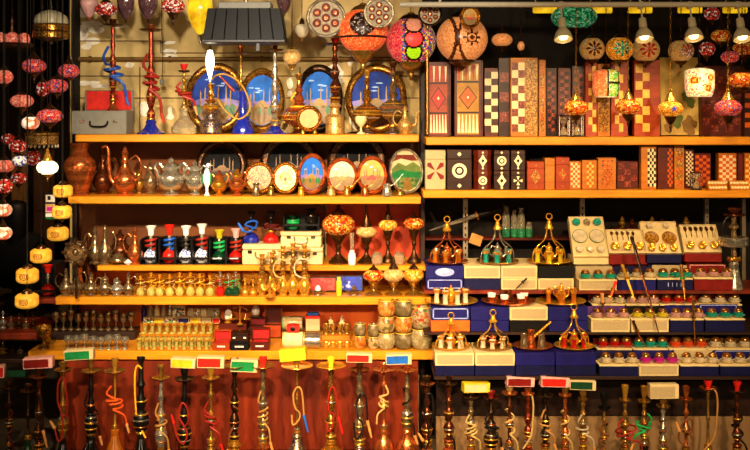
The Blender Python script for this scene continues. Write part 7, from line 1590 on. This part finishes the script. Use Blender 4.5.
# ------------------------------------------------------------------ the row of tall water pipes on the plinth
YH = -.29
HK = [  # px, cup top row, plate row, R, plate R, base, base mat, stem mat, plate mat, cup mat, hose, hose style, bh, stem, sr, cr, label
 (9, 381, 389, 9, 8, 'bell', 'black_glass', 'bronze', 'bronze', 'bronze', 'maroon', 'coil', .3, 'A', 1.6, 4, 'dim water pipe with dark red coiled hose at the dark end of the row'),
 (28, 384, 392, 8, 8, 'bell', 'dark_green_glass', 'bronze', 'bronze', 'bronze', 'green', 'none', .4, 'C', 1.8, 4, 'dim dark green glass water pipe under the dark green carton'),
 (39, 369, 378, 11, 9, 'bulb', 'copper', 'dark_copper', 'dark_copper', 'dark_copper', 'blk', 'drop', .22, 'B', 2.0, 4, 'dark copper water pipe with pale grip under the dull red carton'),
 (63, 362, 371, 10, 9, 'bell', 'black_glass', 'brass', 'brass', 'brass', 'red', 'big', .34, 'D', 1.7, 5, 'brass water pipe with looping dark red hose beside the green carton'),
 (91, 353, 372, 10, 10, 'bottle', 'black_glass', 'black', 'brass', 'brass', 'blk', 'loop', .36, 'D', 2.0, 5, 'black glass water pipe with gold bowl and black hose'),
 (115, 358, 372, 9, 11, 'bottle', 'amber_glass', 'polished_brass', 'brass', 'polished_brass', 'orange', 'loop', .42, 'C', 1.5, 6, 'brass water pipe with tangled orange hose and glass base'),
 (141, 357, 366, 9, 0, 'bottle', 'black_glass', 'black', 'black', 'black', 'yellow', 'hang', .36, 'D', 2.6, 5, 'black water pipe with pale yellow hose hanging straight down'),
 (161, 365, 379, 10, 9, 'bulb', 'brass', 'silver', 'brass', 'brass', 'tan', 'loop', .24, 'D', 1.9, 5, 'brass and silver water pipe with tan hose beside the hanging yellow hose'),
 (184.5, 368, 380, 11, 10, 'bell', 'black_glass', 'black', 'black', 'black', 'red', 'side', .26, 'D', 2.2, 6, 'black water pipe with red hose under the yellow carton'),
 (211, 368, 379, 11, 9, 'bell', 'brass', 'brass', 'brass', 'polished_brass', 'red', 'loop', .30, 'A', 1.9, 5.5, 'brass water pipe with red hose under the red carton'),
 (234.5, 358, 367, 11, 11, 'cyl', 'gold', 'dark_relief', 'brass', 'copper', 'brown', 'coil', .28, 'B', 2.2, 4.5, 'gold footed water pipe with brown figured stem under the green carton'),
 (263, 357, 367, 11, 12, 'cyl', 'copper', 'old_silver', 'brass', 'red', 'tan', 'loop', .26, 'B', 2.2, 4.5, 'silvery water pipe with red cup and wide brass plate'),
 (297, 361, 367, 14, 16, 'bell', 'blue_gold', 'brass', 'polished_brass', 'brass', 'tan', 'drop', .36, 'C', 1.8, 6, 'brass water pipe with tan hose and blue tipped grip under the yellow carton'),
 (331, 357, 367, 14, 15, 'bulb', 'gold', 'gold_relief', 'polished_gold', 'yellow', 'red', 'drop', .28, 'B', 2.3, 5, 'olive gold water pipe with yellow cup and red grip'),
 (359.5, 362, 371, 13, 10.5, 'bell', 'blue_gold', 'old_silver', 'dark_copper', 'dark_copper', 'blk', 'drop', .26, 'B', 2.6, 6, 'copper and silver water pipe with black hose under the red carton by the mugs'),
 (384, 363, 371, 11, 11, 'bulb', 'copper', 'copper', 'copper', 'copper', 'cream', 'loop', .42, 'A', 1.9, 4.5, 'copper water pipe with cream looped hose'),
 (407, 364, 371, 12, 11.5, 'bulb', 'copper', 'old_silver', 'copper', 'copper', 'blk', 'coil', .42, 'D', 2.0, 6, 'silver copper water pipe with dark hose under the blue carton'),
 (427, 376, 385, 10, 8, 'bulb', 'copper', 'dark_copper', 'dark_copper', 'bronze', 'blk', 'big', .3, 'B', 2.3, 5, 'dark copper water pipe before the pillar between the two bays'),
 (449, 375, 384, 11, 8.5, 'bulb', 'copper', 'dark_copper', 'bronze', 'bronze', 'blk', 'coil', .3, 'B', 2.4, 4, 'dark copper water pipe with black coiled hose, first past the pillar'),
 (471, 392, 397, 11, 9, 'bulb', 'copper', 'old_silver', 'bronze', 'bronze', 'cream', 'loop', .3, 'B', 2.0, 5, 'silvery water pipe with cream hose under the pale yellow carton'),
 (491, 391, 398, 10, 9, 'bulb', 'copper', 'dark_relief', 'dark_copper', 'dark_red', 'blk', 'loop', .3, 'D', 2.4, 5, 'dark relief water pipe with black hose beside the pale yellow carton'),
 (509.5, 386, 394, 11, 8, 'bulb', 'blue_gold', 'dark_copper', 'copper', 'brocade', 'cream', 'coil', .34, 'A', 2.0, 5, 'blue patterned water pipe with cream hose and pale cup'),
 (528, 387, 395, 10, 7, 'bulb', 'red_gold', 'red_gold', 'copper', 'copper', 'cream', 'hang', .34, 'B', 1.9, 4.5, 'red copper water pipe with cream hose falling aside'),
 (545.5, 387, 396, 10, 8, 'bulb', 'brocade', 'dark_relief', 'bronze', 'black', 'tan', 'loop', .3, 'B', 2.1, 4.5, 'dark water pipe with crossed tan hose beside the bright red carton'),
 (565, 387, 396, 10, 6.5, 'bulb', 'copper', 'copper', 'copper', 'brass', 'cream', 'coil', .32, 'B', 1.8, 4.5, 'copper water pipe with cream coiled hose under the bright red carton'),
 (583, 390, 400, 10, 5, 'bell', 'black_glass', 'brass', 'brass', 'brass', 'white', 'loop', .3, 'B', 1.9, 5, 'brass water pipe with pale knotted hose under the dark green carton of the second bay'),
 (604, 393, 409, 9, 6.5, 'bulb', 'dark_copper', 'brass', 'black', 'black', 'brown', 'coil', .24, 'A', 1.6, 5, 'low water pipe with black cup and brown hose'),
 (625, 385, 401, 9, 6, 'bell', 'black_glass', 'brass', 'brass', 'polished_brass', 'red', 'loop', .3, 'B', 1.7, 8, 'water pipe with gold cup and big bright red hose loop'),
 (644, 386, 402, 9, 6.5, 'bottle', 'black_glass', 'brass', 'brass', 'gold', 'green', 'loop', .36, 'B', 1.7, 5.5, 'black glass water pipe with gold cup and green hose'),
 (663, 398, 407, 10, 7, 'bell', 'brass', 'silver', 'brass', 'brass', 'brown', 'coil', .3, 'B', 2.0, 4.5, 'silver brass water pipe under the plain cream carton'),
 (686, 386, 400, 10, 6.5, 'bulb', 'dark_copper', 'copper', 'copper', 'copper', 'brown', 'side', .3, 'A', 1.9, 5.5, 'copper water pipe with tall copper cup and brown hose'),
 (708, 380, 389, 13, 8.5, 'bell', 'brass', 'brass', 'copper', 'red', 'tan', 'hang', .28, 'C', 1.8, 7, 'water pipe with small red cup and wide brass base'),
 (737, 381, 391, 14, 9, 'bell', 'copper', 'dark_copper', 'bronze', 'red', 'blk', 'coil', .26, 'B', 2.0, 6, 'dark water pipe with red cup and wide copper base at the stall end')]
for px, top, plt, R, pr, base, bm, smt, pm, cm, hose, hs, bh, st, sr, cr, lab in HK:
    hookah(lab, px, YH, PL+.001, top, plt, R, pr, base, bm, smt, pm, cm, hose, None if hs == 'none' else hs, bh, st, sr, cr, side=1 if int(px) % 2 else -1, cw=3.6 if top < plt-12 else 4.2, tip='blue' if 'blue tipped' in lab else 'red' if 'red grip' in lab or 'red hose under' in lab else 'wood_tip')
# cartons of charcoal balanced on the pipes' bowls
for lab, px, wd, r0, r1, mt, end, rot, tilt in (
 ('green charcoal carton with white edge beside the pewter goblets', 80, 29, 349, 359, 'green', 'cream', .06, -.05), ('dull red charcoal carton with pink edge at the dark end of the row', 39, 29, 357, 367.5, 'dark_red', 'pink', .1, -.03),
 ('dark green charcoal carton at the dark end of the row', 19, 21, 368, 376, 'dark_green', 'dark_grey', .05, 0), ('red charcoal carton cut by the frame edge', 0, 10, 365, 377, 'red', 'pink', .2, 0), 
 ('yellow charcoal carton below the tea glasses, next to a red one', 184, 25, 357.5, 367, 'yellow', 'cream', -.05, .03), ('red charcoal carton below the wooden casket, next to the yellow one', 211, 27, 356, 367, 'red', 'cream', .05, .03),
 ('green charcoal carton with white top below the black caskets', 244, 27, 359, 371, 'green', 'cream', .08, .06), ('bright yellow charcoal carton tilted on the pipe below the tins', 294, 27, 348, 360, 'yellow', 'yellow', -.1, -.12),
 ('red charcoal carton with white edge below the small mugs', 359, 26, 353, 361.5, 'red', 'cream', .05, .03), ('blue charcoal carton with white edge below the tall mug stacks', 398.5, 26, 353.5, 363.5, 'blue', 'cream', .03, -.02),
 ('pale yellow charcoal carton below the gold wire dome', 475.5, 27, 382, 391.5, 'cream', 'yellow', .2, .03), ('dull red charcoal carton below the navy box, next to the bright red one', 519.5, 28, 376.5, 385.5, 'dark_red', 'pink', .12, .05),
 ('bright red charcoal carton below the red glass dome', 554, 29, 376.5, 386, 'red', 'pink', .1, .05), ('dark green charcoal carton with white edge in the second bay', 582, 26, 379.5, 389, 'dark_green', 'cream', -.04, .02), ('plain cream charcoal carton below the magenta glasses', 663, 29, 383.5, 397.5, 'cream_print', 'cream', .03, 0)):
    carton(lab, px, wd, r0, r1, YH, Z(r1, YH), mt, rot, .05, end, tilt)
